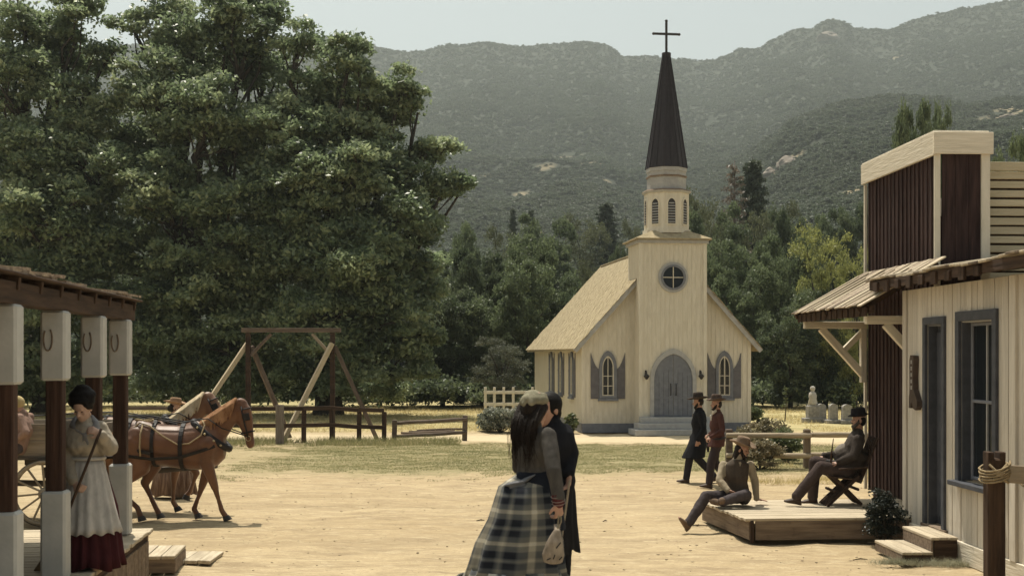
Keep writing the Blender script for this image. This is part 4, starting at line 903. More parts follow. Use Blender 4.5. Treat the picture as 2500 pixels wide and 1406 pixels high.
# corral fence
A = [(525, 1077), (605, 1080), (742, 1079), (810, 1077), (877, 1078), (938, 1079)]
cf = T('corral_fence', 'dark post and rail corral fence beneath the timber frame', 'fence', gr(742, 1079)); O = V(cf.location)
pts = [gr(*a) for a in A]
for p, h in zip(pts, (1.05, 1.06, 1.05, 1.03, .98, .90)): box('post', cf, p-O+V((0, 0, h/2)), (.13, .13, h), postwood if 0 else darkwood, (0, random.uniform(-.02, .02), 0), bev=.012)
for i in range(5):
    for z, dz in ((1.0, .0), (.50, 0)):
        a = pts[i]-O+V((0, -.085, z-(.04 if i == 4 else 0))); b = pts[i+1]-O+V((0, -.085, z-(.06 if i >= 3 else 0)))
        beam('rail', cf, a, b, .05, .12, darkwoody if i != 9 else railwood)
q0 = gr(300, 1078)-O; beam('rail', cf, q0+V((0, -.09, 1.0)), pts[0]-O+V((0, -.09, 1.0)), .05, .10, railwood); beam('rail', cf, q0+V((0, -.09, .5)), pts[0]-O+V((0, -.09, .5)), .05, .10, darkwoody)
box('post', cf, q0+V((0, 0, .52)), (.13, .13, 1.04), darkwood)
bp_ = T('gate_stub_post', 'thick pale grey stub post standing in front of the corral fence', 'post', gr(683, 1083)); box('post_body', bp_, (0, 0, .55), (.22, .20, 1.14), woodz('weathered_grey_post', (.15, .12, .095), (.26, .22, .18), 'z', rough=.95), bev=.02); box('post_cap', bp_, (0, 0, 1.125), (.2, .18, .02), railwood)
# timber frame
tf = T('timber_frame', 'tall timber gallows frame with slanting props over the corral', 'timber frame', gr(708, 1072)); O = V(tf.location); YF = O.y
def fp(px, py, dy=0): p = at(px, py, YF+dy); return p-O
beam('top_beam', tf, fp(590, 806), fp(832, 806), .14, .13, railwood)
for px in (606, 812): beam('upright', tf, fp(px, 812), fp(px, 1074), .14, .14, darkwood)
bright = woodz('sunlit_tinted_prop_timber', (.36, .29, .19), (.48, .40, .28), 'x', rough=.9)  # sunlight on two of the props is put into this paler wood colour
for (a, b, m_, dy0, dy1) in (((604, 836), (515, 1000), bright, .1, -1.0), ((812, 838), (702, 1078), bright, -.1, -1.0), ((612, 845), (694, 1070), railwood, .1, .9), ((816, 845), (920, 1078), railwood, .1, .3)):
    pb_ = fp(b[0], b[1], 0); pa = fp(a[0], a[1], 0)+V((0, dy0, 0)); pb2 = pb_+V((0, dy1 if m_ is bright else dy1, 0)); pb2.z = max(pb2.z-.05, -.08) if b[1] > 1040 else -.05
    if b[1] < 1040: pb2 = pa+(pb2-pa); pb2 = V((fp(462, 1078).x, dy1, -.05))
    beam('prop', tf, pa, pb2, .13, .13, m_)
beam('knee_brace', tf, fp(662, 815), fp(612, 868), .09, .09, railwood); beam('knee_brace', tf, fp(762, 815), fp(804, 862), .09, .09, palewood)
# split rail fences
sf = T('split_rail_fence', 'short weathered split rail fence panel left of the church path', 'fence', gr(1050, 1076)); O = V(sf.location)
for px, b, h in ((963, 1077, .66), (1135, 1074, .77)): box('post', sf, gr(px, b)-O+V((0, 0, h/2-.02)), (.15, .15, h), railwood, (0, .03, .1), bev=.015)
tube('rail', sf, wpath(gr(958, 1076)-O+V((0, -.1, .52)), gr(1140, 1074)-O+V((0, -.1, .64)), 6, .012), [.05, .06, .055, .06, .055, .06, .05], railwood, 7)
tube('rail', sf, wpath(gr(958, 1076)-O+V((0, -.1, .13)), gr(1140, 1074)-O+V((0, -.1, .24)), 6, .012), [.05, .06, .055, .06, .055, .06, .05], railwood, 7)
for k in range(3): 
    a = gr(975+k*20, 1062-k*3)-O; tube('fallen_rail', sf, wpath(a+V((0, .5, .04)), a+V((1.5, .6+k*.2, .06)), 4, .02), .04, railwood, 6)
Yr = 28.2
rf = T('rail_fence', 'pale two-rail fence in front of the flowering bushes on the right', 'fence', ((1970-1250)/3000*Yr, Yr, 0)); O = V(rf.location)
def rp(px, z, Y=Yr): return V(((px-1250)/3000*Y, Y, z))-O
for px in (1780, 1970, 2160): box('post', rf, rp(px, .43), (.15, .16, .92), woodz('brown_fence_post%d' % px, (.12, .09, .065), (.2, .155, .11), 'z') if px == 1970 else railwood, bev=.02)
for a, b in ((1780, 1970), (1970, 2160)):
    for z in (.745, .285): tube('rail', rf, wpath(rp(a-8, z+.01)+V((0, -.10 if a == 1780 else .10, 0)), rp(b+8, z-.0)+V((0, -.10 if a == 1780 else .10, 0)), 5, .006), [.055, .06, .065, .06, .065, .055], palewood, 8)
# white rail fence
Yw = 46.5
wf = T('white_rail_fence', 'white two-rail fence with close upright posts left of the church', 'fence', ((1240-1250)/3000*Yw, Yw, 0)); O = V(wf.location)
def wp(px, z): return V(((px-1250)/3000*Yw, Yw, z))-O
for px in (1185, 1207, 1230, 1253, 1300): box('post', wf, wp(px, .68), (.10, .10, 1.36), cream, bev=.01)
for z in (1.17, .72): beam('rail', wf, wp(1181, z)+V((0, -.06, 0)), wp(1304, z)+V((0, -.06, 0)), .04, .12, cream)
# gravestones
def stone(px, w_, h_, Y, label, kind='slab', group='gravestones'):
    t = T('gravestone', label, 'gravestone', ((px-1250)/3000*Y, Y, 0), R(8), group)
    box('base', t, (0, 0, .06), (w_+.22, .42, .14), stonem, bev=.02)
    n = 10; poly = [(-w_/2, .13), (w_/2, .13), (w_/2*.94, h_-.12)]+[(w_/2*.94*math.cos(math.pi*i/n), h_-.12+.12*math.sin(math.pi*i/n)) for i in range(1, n)]+[(-w_/2*.94, h_-.12)]
    prism('slab', t, poly, .18, stonem, Matrix.Translation((0, -.09, 0)))
    return t
Yg = 47.0
stone(2005, .34, .72, Yg, 'narrow upright gravestone just right of the statue monument')
stone(2034, .33, .74, Yg-.5, 'thin gravestone in the middle of the row, on a wide base')
stone(2067, .38, .72, Yg-.6, 'gravestone nearest the man in the reclining chair')
mn = T('grave_monument', 'gravestone monument topped by a small pale statue', 'gravestone', ((1984-1250)/3000*Yg, Yg, 0), R(8), 'gravestones')
box('base', mn, (0, 0, .08), (.72, .5, .2), stonem, bev=.02); box('pedestal', mn, (0, 0, .40), (.44, .36, .48), stonem, bev=.02); box('pedestal_cap', mn, (0, 0, .66), (.36, .3, .05), stonem, bev=.01)
for z_, r_ in (): pass
lathe('statue', mn, [(.15, .68), (.17, .74), (.13, .9), (.15, 1.02), (.12, 1.14), (.06, 1.18), (.075, 1.22), (.095, 1.28), (.08, 1.36), (.03, 1.39)], mat('pale_statue_stone', (.40, .37, .33), (.5, .47, .42), sc_=9, rough=.9), 12, wob=lambda t, i: .12*math.sin(2*t+1)+.06*math.sin(5*t+i))
# saplings and shrubs
def bush(name, label, px, base, w_, h_, m, n=26, per=120, leaf=.05, Y=None, cat='bush', group=None, seed=1, depth=.7):
    global rng; keep = rng; rng = np.random.default_rng(seed); Y = Y or 7800/(base-865)
    t = T(name, label, cat, ((px-1250)/3000*Y, Y, 0), 0, group)
    c = ellclumps((0, 0, h_*.48), (w_/2*.82, w_/2*depth, h_*.45), n, .25, 1.0); c[:, 2] = np.maximum(c[:, 2], .08)
    a = clumps(c, (.10+.09*rng.random(n))*max(w_, h_)*.9, per, leaf, up=.3, flat=.85); rng = keep
    o = link('foliage', npmesh('foliage', a[0], a[1], m, a[2]), t); o['kind'] = 'stuff'
    random.seed(seed); g_ = [tubegeo(wpath((0, 0, -.03), V(c[i]), 3, .1), [.02, .015, .01, .004], 5) for i in range(0, n, 3)]; v, f = joingeo(g_)
    link('stem', mesh('stem', v, f, bark, True), t); return t
m_flow = leafmat('white_flowering_foliage', (.07, .085, .05), (.19, .20, .15), (.52, .50, .43), trans=.2, nsc=1.2)
m_bush = leafmat('garden_bush_foliage', (.04, .055, .022), (.10, .12, .05), (.20, .215, .10), trans=.25, nsc=1)
m_tan = leafmat('tan_seeding_foliage', (.09, .085, .045), (.20, .17, .10), (.40, .33, .22), trans=.2, nsc=1)
m_potd = leafmat('dark_shrub_foliage', (.010, .014, .010), (.022, .028, .020), (.05, .058, .045), trans=.1, nsc=1)
bush('flowering_bush', 'white flowering bush below the white rail fence', 1222, 1054, 1.9, .80, m_flow, 40, 150, .05, seed=2, depth=.35)
bush('flowering_bush', 'smaller white flowering bush at the left foot of the white fence', 1193, 1052, .9, .75, m_flow, 22, 150, .05, seed=3, depth=.4)
bush('garden_bush', 'small green bush at the church corner behind the couple', 1392, 1056, .75, .60, m_bush, 14, 130, .05, seed=4)
bush('garden_bush', 'green bush hugging the right corner of the church', 1852, 1040, .75, .95, m_bush, 16, 140, .05, seed=5)
bush('hedge_bush', 'tan leafed bush top showing above the pale rail fence', 1868, 1120, 1.45, 1.05, m_tan, 34, 150, .04, seed=6, depth=.4)
bush('hedge_bush', 'dark green bush low behind the pale rail fence', 1925, 1130, 1.25, .95, m_bush, 34, 160, .035, seed=7, depth=.4)
bush('hedge_bush', 'tan brown bush behind the lower rail next to the seated man', 1855, 1145, 1.2, .70, m_tan, 30, 150, .035, seed=8, depth=.4)
bush('potted_shrub', 'dark leafy shrub between the platform and the shop wall', 2158, 1330, .62, .80, m_potd, 40, 140, .022, Y=16.75, seed=9, cat='shrub')
def sapling(px, top, base, label):
    p = gr(px, base); t = T('sapling', label, 'sapling', p); Y = p.y; h = 2.6-(top-865)/3000*Y
    tube('stem', t, wpath((0, 0, -.05), (.1*random.choice((-1, 1)), 0, h), 6, .02), [.025, .022, .018, .014, .01, .008, .006], bark, 6)
    c = np.array([[.05*random.uniform(-1, 1), 0, h*q] for q in (.45, .55, .65, .8, .95)]); a = clumps(c, np.full(5, .10), 22, .05, flat=1.2)
    o = link('foliage', npmesh('foliage', a[0], a[1], m_bush, a[2]), t); o['kind'] = 'stuff'
sapling(1916, 946, 1028, 'thin bare sapling left of the statue monument'); sapling(2087, 965, 1026, 'thin sapling between the last gravestone and the maroon wall')
sapling(1105, 955, 1001, 'pale leafed sapling at the edge of the wood behind the split rail fence')

# grasses (nobody could count them)
def blades(pts, h, wd, m, name, label, lean=.5):
    n = len(pts); a = rng.random(n)*6.283; d = np.stack([np.cos(a), np.sin(a), np.zeros(n)], 1)*(np.asarray(wd)/2).reshape(-1, 1) if np.ndim(wd) else np.stack([np.cos(a), np.sin(a), np.zeros(n)], 1)*wd/2
    hh = (np.asarray(h)*(.5+rng.random(n)))[:, None]; tip = pts+np.concatenate([rng.normal(size=(n, 2))*lean, np.ones((n, 1))], 1)*hh
    P_ = np.stack([pts-d, pts+d, tip], 1).reshape(-1, 3); Fq = np.arange(n*3).reshape(-1, 3)
    o = link(name, npmesh(name, P_, Fq, m, np.repeat(rng.random(n), 3))); return tag(o, label, 'grass', kind='stuff')
m_gr = leafmat('lawn_grass_blades', (.11, .12, .05), (.19, .185, .085), (.33, .29, .155), trans=.3, nsc=.6, rough=.7, spec=.15)
m_dry = leafmat('dry_grass_blades', (.30, .25, .12), (.46, .38, .20), (.60, .51, .30), trans=.3, nsc=.3, rough=.8, spec=.1)
def scatter(n, x0, x1, y0, y1): return rng.uniform(x0, x1, n), rng.uniform(y0, y1, n)
x, y = scatter(190000, -8, 9.5, 25.5, 36.2); d = fbm(x*.5, y*.9, 5)+fbm(x*2.1, y*3.1, 3)*.8
e = np.clip((y-26.2)/2.2, 0, 1)*np.clip((36-y)/.6, 0, 1)*np.clip((x+7.5)/3.5, .12, 1); k = d+e*.95-.45 > rng.normal(size=len(x))*.12
x, y = x[k], y[k]; blades(np.stack([x, y, gz(x, y)], 1), .028, .010, m_gr, 'lawn_grass', 'patchy short grass strip between the street and the church path', 1.1)
x, y = scatter(60000, -21, 17, 41.5, 61); k = (fbm(x*.25, y*.6, 4) > -.28) & ~((x > 1.0) & (x < 10.5) & (y < 53)); x, y = x[k], y[k]
blades(np.stack([x, y, gz(x, y)], 1), .11, .022, m_dry, 'dry_grass', 'pale dry grass field in front of the trees', .8)
x, y = scatter(9000, 4.6, 9.0, 24.6, 28.6); k = fbm(x*.9, y*.9, 4) > -.1; x, y = x[k], y[k]
blades(np.stack([x, y, gz(x, y)], 1), .13, .010, m_dry, 'fence_weeds', 'pale dry weeds along the foot of the right rail fence', .6)
x, y = scatter(7000, -9.3, -1.5, 35.0, 36.9); k = fbm(x*.8, y*.9, 4) > -.05; x, y = x[k], y[k]
blades(np.stack([x, y, gz(x, y)], 1), .16, .014, m_gr, 'corral_weeds', 'green and dry weeds along the foot of the corral fence', .6)
m_pw = leafmat('grey_green_weeds', (.17, .17, .11), (.27, .26, .18), (.38, .36, .26), trans=.2, nsc=2, rough=.8, spec=.1)
cw = [(4.9, 15.35, .5), (5.2, 15.2, .45), (5.45, 15.1, .3), (4.75, 15.25, .3)]
xx, yy2 = [], []
for a, b, s in cw: xx.append(rng.normal(a, s*.4, 500)); yy2.append(rng.normal(b, s*.16, 500))
x, y = np.concatenate(xx), np.concatenate(yy2); k = y < 15.45; x, y = x[k], y[k]; blades(np.stack([x, y, np.zeros(len(x))], 1), .07, .006, m_pw, 'step_weeds', 'low grey-green weeds in front of the shop steps', .9)
x = rng.normal(-3.9, .35, 900); y = rng.normal(13.55, .18, 900); k = (x > -4.35); x, y = x[k], y[k]
blades(np.stack([x, y, np.zeros(len(x))], 1), .05, .006, m_pw, 'porch_weeds', 'low grey weeds and straw beside the left porch steps', 1.2)
# pebbles, twigs and dark clods on the street: one mass
def pebbles(n):
    ico = bmesh.new(); bmesh.ops.create_icosphere(ico, subdivisions=1, radius=1); bv = np.array([v.co[:] for v in ico.verts]); bf = np.array([[v.index for v in f.verts] for f in ico.faces]); ico.free()
    x = rng.uniform(-7, 8, n); y = 11.5+rng.random(n)**1.3*16; s = .004+.011*rng.random(n)**5
    sx = np.stack([s*(1+rng.random(n)), s*(1+rng.random(n)), s*.6], 1); Vv = (bv[None]*sx[:, None]+np.stack([x, y, gz(x, y)+s*.2], 1)[:, None]).reshape(-1, 3)
    Fq = (bf[None]+(np.arange(n)*len(bv))[:, None, None]).reshape(-1, 3)
    o = link('pebbles', npmesh('pebbles', Vv, Fq, mat('street_pebble', (.24, .18, .11), (.44, .36, .25), sc_=3, rough=.95))); tag(o, 'scattered small pebbles and clods on the dirt street', 'pebbles', kind='stuff')
pebbles(4200)
twm = mat('dry_twig', (.045, .03, .02), (.10, .07, .045), sc_=20, rough=.9)
for (px, py, L_t, a, lab) in ((1173, 1264, .13, .1, 'short dark twig on the dirt left of the plaid skirt'), (1405, 1322, .16, .05, 'thin twig on the dirt just right of the black coat hem'), (2100, 1362, .20, .2, 'dark stick on the dirt left of the shop steps'), (1477, 1272, .07, 1, 'small dark clod on the dirt right of the couple'), (1700, 1283, .35, .2, 'pale fallen sliver of wood beside the seated man boot')):
    p = gr(px, py); p.z = float(gz(p.x, p.y)[0])+.01; t = T('twig', lab, 'twig', p); tube('stick', t, [(-L_t/2, -.02, 0), (0, .01, .012), (L_t/2, .02, .004)], [.006, .010, .005], twm, 5)
    tube('stub', t, [(0, .01, .012), (L_t*.15, .05, .02)], [.005, .002], twm, 4)
# ranch gate bits seen far left
# ---------------------------------------------------------------- organic shapes: primitives merged into one skin
class Blob:
    def __init__(s): s.v = []; s.f = []
    def add(s, v, f):
        o = len(s.v); s.v += [tuple(x) for x in v]; s.f += [tuple(i+o for i in t) for t in f]
    def cap(s, p0, r0, p1, r1, seg=12):
        p0, p1 = V(p0), V(p1); d = (p1-p0); L = d.length
        if L < 1e-5: d = V((0, 0, 1))
        d.normalize(); a = d.orthogonal().normalized(); b = d.cross(a); rings = []
        for t in (-80, -50, -20): rings.append((p0+d*r0*math.sin(R(t)), r0*math.cos(R(t))))
        rings.append((p0, r0)); rings.append((p1, r1))
        for t in (20, 50, 80): rings.append((p1+d*r1*math.sin(R(t)), r1*math.cos(R(t))))
        s.loftr([(c, a*r, b*r) for c, r in rings], seg)
    def loftr(s, rings, seg=16):
        v, f = [], []
        for c, a, b in rings:
            for k in range(seg): t = 2*math.pi*k/seg; v.append(V(c)+V(a)*math.cos(t)+V(b)*math.sin(t))
        n = len(rings)
        for i in range(n-1):
            for k in range(seg): k2 = (k+1) % seg; f.append((i*seg+k, i*seg+k2, (i+1)*seg+k2, (i+1)*seg+k))
        f.append(tuple(range(seg))[::-1]); f.append(tuple((n-1)*seg+k for k in range(seg))); s.add(v, f)
    def ell(s, c, r, M=None, seg=14):
        M = M or Matrix.Identity(3); c = V(c); rings = []
        for t in (-85, -65, -45, -22, 0, 22, 45, 65, 85):
            z = math.sin(R(t)); q = math.cos(R(t)); rings.append((c+M @ V((0, 0, r[2]*z)), M @ V((r[0]*q, 0, 0)), M @ V((0, r[1]*q, 0))))
        s.loftr(rings, seg)
    def chain(s, pts, rad):
        for i in range(len(pts)-1): s.cap(pts[i], rad[i], pts[i+1], rad[i+1])
    def build(s, name, m, parent=None, vox=.012, smooth=3, noise_=0, seed=0):
        vox *= 1.2 if name == 'body' else 1.12
        me = bpy.data.meshes.new('tmp'); me.from_pydata(s.v, [], s.f); me.update(); o = bpy.data.objects.new('tmp', me); C.objects.link(o)
        md = o.modifiers.new('r', 'REMESH'); md.mode = 'VOXEL'; md.voxel_size = vox; md.use_smooth_shade = True
        if smooth: q = o.modifiers.new('s', 'SMOOTH'); q.factor = .5; q.iterations = smooth
        dg = bpy.context.evaluated_depsgraph_get(); ev = o.evaluated_get(dg); nm = bpy.data.meshes.new_from_object(ev, depsgraph=dg)
        bpy.data.objects.remove(o); nm.name = name; nm.materials.clear(); nm.materials.append(m)
        if noise_:
            sc2 = 9; nr = [v.normal.copy() for v in nm.vertices]
            for v, n_ in zip(nm.vertices, nr): v.co += n_*noise_*(mnoise.noise(V((v.co.x*sc2+seed, v.co.y*sc2, v.co.z*sc2*.45)))+.5*mnoise.noise(v.co*22))
        nm.polygons.foreach_set('use_smooth', [True]*len(nm.polygons)); nm.update()
        return link(name, nm, parent)
def frame_(fwd, up=(0, 0, 1)):
    x = V(fwd).normalized(); y = V(up).cross(x).normalized(); z = x.cross(y); return Matrix((x, y, z)).transposed()
def head(b, c, M, k=1.0, female=False, neck=None):
    c = V(c); P = lambda x, y, z: c+M @ (V((x, y, z))*k)
    b.ell(P(-.008, 0, .035), (.098*k, .076*k, .098*k), M); b.ell(P(.02, 0, -.045), (.070*k, .058*k, .072*k), M)
    b.cap(P(.060, 0, -.100), .019*k, P(.045, 0, -.085), .03*k); b.cap(P(-.01, .045, -.07), .025*k, P(.05, .018, -.098), .018*k); b.cap(P(-.01, -.045, -.07), .025*k, P(.05, -.018, -.098), .018*k)
    b.cap(P(.083, 0, .012), .010*k, P(.112, 0, -.026), .0125*k); b.cap(P(.078, -.034, .026), .011*k, P(.084, .034, .026), .011*k)
    b.cap(P(.092, -.012, -.03), .009*k, P(.092, .012, -.03), .009*k)
    b.cap(P(.082, -.019, -.062), .009*k, P(.082, .019, -.062), .009*k); b.cap(P(.080, -.016, -.074), .009*k, P(.080, .016, -.074), .009*k)
    b.cap(P(.066, -.042, -.018), .018*k, P(.066, -.042, -.02), .018*k); b.cap(P(.066, .042, -.018), .018*k, P(.066, .042, -.02), .018*k)
    for s in (-1, 1): b.ell(P(-.008, s*.078, -.008), (.022*k, .010*k, .033*k), M)
    if neck: b.cap(V(neck), .058*k, P(-.025, 0, -.06), .052*k)
def hand(b, w_, d, nrm, curl=.5, k=1.0, thumb=1, r=.0105, spread=.02):
    """w: wrist; d: direction of palm; nrm: palm-face normal (fingers curl to it); thumb: side sign"""
    w_, d, nrm = V(w_), V(d).normalized(), V(nrm).normalized(); sd = d.cross(nrm).normalized(); nrm = sd.cross(d)
    b.loftr([(w_-d*.01, sd*.024*k, nrm*.018*k), (w_+d*.03*k, sd*.034*k, nrm*.016*k), (w_+d*.075*k, sd*.040*k, nrm*.015*k), (w_+d*.09*k, sd*.037*k, nrm*.012*k)], 12)
    for i, (o, ln) in enumerate(((-.030, .85), (-.010, .98), (.011, .92), (.031, .72))):
        p0 = w_+d*.083*k+sd*o*k; f = (d+sd*(o*spread*30)).normalized(); a = curl; pts = [p0]; 
        for j, sl in enumerate((.042, .028, .022)):
            a_ = a*(.9+.75*j)*1.0; dirn = (f*math.cos(min(a_*1.0, 2.7))+nrm*math.sin(min(a_*1.0, 2.7))).normalized(); pts.append(pts[-1]+dirn*sl*ln*k)
        b.chain(pts, [r*k, r*.95*k, r*.85*k, r*.7*k])
    s = -thumb; p0 = w_+d*.022*k+sd*s*.030*k; p1 = p0+(d*.75+sd*s*.75+nrm*.35).normalized()*.042*k; p2 = p1+(d*.9+sd*s*.15+nrm*.7*max(.3, curl)).normalized()*.032*k
    b.chain([p0, p1, p2], [.014*k, .0125*k, .0095*k])
def torso(b, pel, chest, nk, side, g_=0, wm=1.0, waist=.88, belly=0, bust=0, low=.12):
    pel, chest, nk, side = V(pel), V(chest), V(nk), V(side).normalized(); up = (chest-pel).normalized(); fw = side.cross(up).normalized()
    mid = pel.lerp(chest, .48); sh = chest.lerp(nk, .62); un = (nk-chest).normalized()
    rg = [(pel-up*low, .145, .105), (pel-up*.02, .168, .122), (mid, .152*waist, .108+belly), (pel.lerp(chest, .8)+fw*(.01+belly*.4+bust*.4), .164, .120+belly*.5+bust), (chest+fw*bust*.4, .178, .118+bust*.6), (sh, .165, .090), (sh+un*.035, .11, .075), (nk, .058, .058)]
    b.loftr([(c, side*(r1*wm+g_), fw*(r2+g_)) for c, r1, r2 in rg], 20)
def foot(b, an, fwd, g_=0, up=(0, 0, 1)):
    an, fwd, up = V(an), V(fwd).normalized(), V(up).normalized(); h = .045+g_*.5; sd = up.cross(fwd)
    so_ = an-up*.055
    b.loftr([(so_-fwd*.075, sd*.02, up*.02), (so_-fwd*.06, sd*(.032+g_), up*h), (so_, sd*(.036+g_), up*(h+.005)), (so_+fwd*.09-up*.012, sd*(.046+g_), up*(.034+g_*.3)), (so_+fwd*.155-up*.020, sd*(.038+g_), up*(.022+g_*.2)), (so_+fwd*.19-up*.022, sd*.02, up*.014)], 14)
    b.cap(an+up*.04, .045+g_, an-up*.03, .045+g_)
def hat(parent, c, M, m, rb=.165, rc=.092, hc=.11, band=None, curl=.03, dent=.02, bx=1.15, name='hat'):
    c = V(c); seg = 28
    prof_ = [(rc*.98, -.004), (rb*.7, .0), (rb, .012), (rb*.995, .02), (rb*.7, .009), (rc*1.04, .008), (rc*1.02, .03), (rc*.97, hc*.75), (rc*.88, hc*.97), (rc*.6, hc*1.0), (rc*.25, hc*.93), (.001, hc*.91)]
    vv, ff = [], []
    for i, (r, z) in enumerate(prof_):
        for k in range(seg):
            t = 2*math.pi*k/seg; x = r*math.cos(t)*(bx if r > rc*1.1 else 1.12); y = r*math.sin(t)*(1.0 if r > rc*1.1 else .92); zz = z
            if r > rc*1.1: zz += curl*abs(math.sin(t))**2*(r/rb)**2 - .012*math.cos(t)*(r/rb)
            if i >= 7: zz -= dent*math.exp(-(y/(rc*.35))**2)*(1 if i > 8 else .4); 
            if i in (7, 8, 9) and math.cos(t) > .4: y *= .82
            vv.append(c+M @ V((x, y, zz)))
    n = len(prof_)
    for i in range(n-1):
        for k in range(seg): k2 = (k+1) % seg; ff.append((i*seg+k, i*seg+k2, (i+1)*seg+k2, (i+1)*seg+k))
    o = link(name, mesh('hat', vv, ff, m, True), parent)
    if band:
        pts = [c+M @ V((rc*1.035*1.12*math.cos(t), rc*1.035*.92*math.sin(t), .020)) for t in [2*math.pi*k/24 for k in range(25)]]
        tube('hat_band', o, pts, .010, band, 6)
    return o
def skirt(parent, name, rings, m, pleats=14, amp=.05, seg=96, seed=0, thick=.006, uvs=(1, 1), twist=0):
    """rings: (z, cx, cy, rx, ry, foldscale)"""
    vv, ff = [], []; n = len(rings); r_ = random.Random(seed); ph = [r_.uniform(0, 6.28) for _ in range(5)]
    for i, (z, cx, cy, rx, ry, fs) in enumerate(rings):
        for k in range(seg):
            t = 2*math.pi*k/seg; w_ = amp*fs*(math.sin(pleats*t+ph[0]+.8*math.sin(3*t+ph[1]))+.5*math.sin((pleats*1.7//1)*t+ph[2])); q = 1+w_
            vv.append((cx+rx*q*math.cos(t+twist*i), cy+ry*q*math.sin(t+twist*i), z+.02*fs*math.sin(5*t+ph[3])*(1 if i == n-1 else 0)))
    for i in range(n-1):
        for k in range(seg): k2 = (k+1) % seg; ff.append((i*seg+k, (i+1)*seg+k, (i+1)*seg+k2, i*seg+k2))
    me = mesh(name, vv, ff, m, True); uv = me.uv_layers.new(name='UVMap'); L = 0; ln = [0]
    for i in range(1, n): L += math.dist((rings[i][0], rings[i][3]), (rings[i-1][0], rings[i-1][3])); ln.append(L)
    li = 0
    for i in range(n-1):
        for k in range(seg):
            for (a, kk) in ((i, k), (i+1, k), (i+1, k+1), (i, k+1)): uv.data[li].uv = (kk/seg*uvs[0], ln[a]*uvs[1]); li += 1
    o = link(name, me, parent); sd = o.modifiers.new('thickness', 'SOLIDIFY'); sd.thickness = thick; return o
def cloth(name, c1, c2=None, bump=.4, sc_=9, rough=.92, sheen=0, st=(1, 1, .5)): return mat(name, c1, c2 or tuple(min(1, x*1.45+.004) for x in c1), sc_=sc_, st=st, rough=rough, bump=bump, bsc=16, spec=.12, sheen=sheen)
hairb = mat('dark_brown_hair', (.008, .005, .003), (.026, .015, .009), sc_=6, st=(30, 30, 2), rough=.55, spec=.2, bump=.8, bsc=6, bst=(30, 30, 2))
hairk = mat('black_hair', (.004, .003, .003), (.009, .007, .006), sc_=6, st=(20, 20, 3), rough=.6, spec=.12, bump=.3, bsc=6, bst=(30, 30, 2))
eyem = mat('dark_eye', (.015, .01, .008), None, rough=.2, spec=.6)
def eyes(parent, c, M, k=1.0):
    for s in (-1, 1):
        b = Blob(); c2 = V(c)+M @ (V((.079, s*.031, .004))*k); b.ell(c2, (.010*k, .012*k, .0045*k), M, 8); link('eye', mesh('eye', b.v, b.f, eyem, True), parent)

# ---- common builder.  J: joints in person space (forward +x, left +y)
def person(label, loc, rz, J, skin_m=skin, fine=.010, group=None, female=False, hk=1.0):
    t = T('person', label, 'person', loc, rz, group); b = Blob(); side = V(J['shl'])-V(J['shr'])
    torso(b, J['pel'], J['chest'], J['neck'], side, -.012, .92 if female else 1.0, .82 if female else .9, J.get('belly', 0)*.8, .02 if female else 0)
    Mh = J['hm']; head(b, J['head'], Mh, hk, female, J['neck'])
    for s in ('l', 'r'):
        b.chain([J['sh'+s], J['el'+s], J['wr'+s]], [.050, .038, .025]); b.cap(V(J['sh'+s]), .055, V(J['sh'+s])-V((0, 0, .03)), .05)
        hd = J['h'+s]; hand(b, J['wr'+s], hd[0], hd[1], hd[2], .98, hd[3] if len(hd) > 3 else 1)
        b.chain([J['hip'+s], J['kn'+s], J['an'+s]], [.082, .052, .036]); foot(b, J['an'+s], J['f'+s], 0, J.get('u'+s, (0, 0, 1)))
    b.build('body', skin_m, t, fine, 2); eyes(t, J['head'], Mh, hk)
    return t
def jacket(t, J, m, g_=.028, name='jacket', sleeve=(.068, .054, .042), hem=.30, open_=False, wm=1.0, flare=.05, vox=.012, nz=.006, belly=0, to=.97, collar=True, bust=0, waist=.92):
    b = Blob(); side = V(J['shl'])-V(J['shr']); torso(b, J['pel'], J['chest'], J['neck'], side, g_, wm, waist, belly, bust)
    for s in ('l', 'r'):
        sh, el, wr = V(J['sh'+s]), V(J['el'+s]), V(J['wr'+s]); w2 = el.lerp(wr, to)
        if sleeve: b.chain([sh, el, w2], sleeve); b.loftr([(w2-(wr-el).normalized()*.03, (wr-el).orthogonal().normalized()*sleeve[2]*1.08, (wr-el).cross((wr-el).orthogonal()).normalized()*sleeve[2]*1.08), (w2+(wr-el).normalized()*.012, (wr-el).orthogonal().normalized()*sleeve[2]*1.12, (wr-el).cross((wr-el).orthogonal()).normalized()*sleeve[2]*1.12)], 12)
        else: b.cap(sh, .055, sh+V((0, 0, -.03)), .05)
    if hem:
        pel = V(J['pel']); up = (V(J['chest'])-pel).normalized(); sdn = side.normalized(); fw = sdn.cross(up); hc = V(J['hipl']).lerp(V(J['hipr']), .5); kn = V(J['knl']).lerp(V(J['knr']), .5); dn = (kn-hc).normalized() if J.get('sit') is None else -up
        b.loftr([(pel+up*.03, sdn*(.165+g_), fw*(.122+g_)), (pel+dn*hem*.5, sdn*(.175+g_+flare*.5), fw*(.13+g_+flare*.5)), (pel+dn*hem, sdn*(.18+g_+flare), fw*(.135+g_+flare))], 20)
    if collar:
        nk = V(J['neck']); b.cap(nk-V((0, 0, .0)), .066+g_*.3, nk+(V(J['head'])-nk)*.22, .060+g_*.2)
    return b.build(name, m, t, vox, 3, nz, random.random()*9)
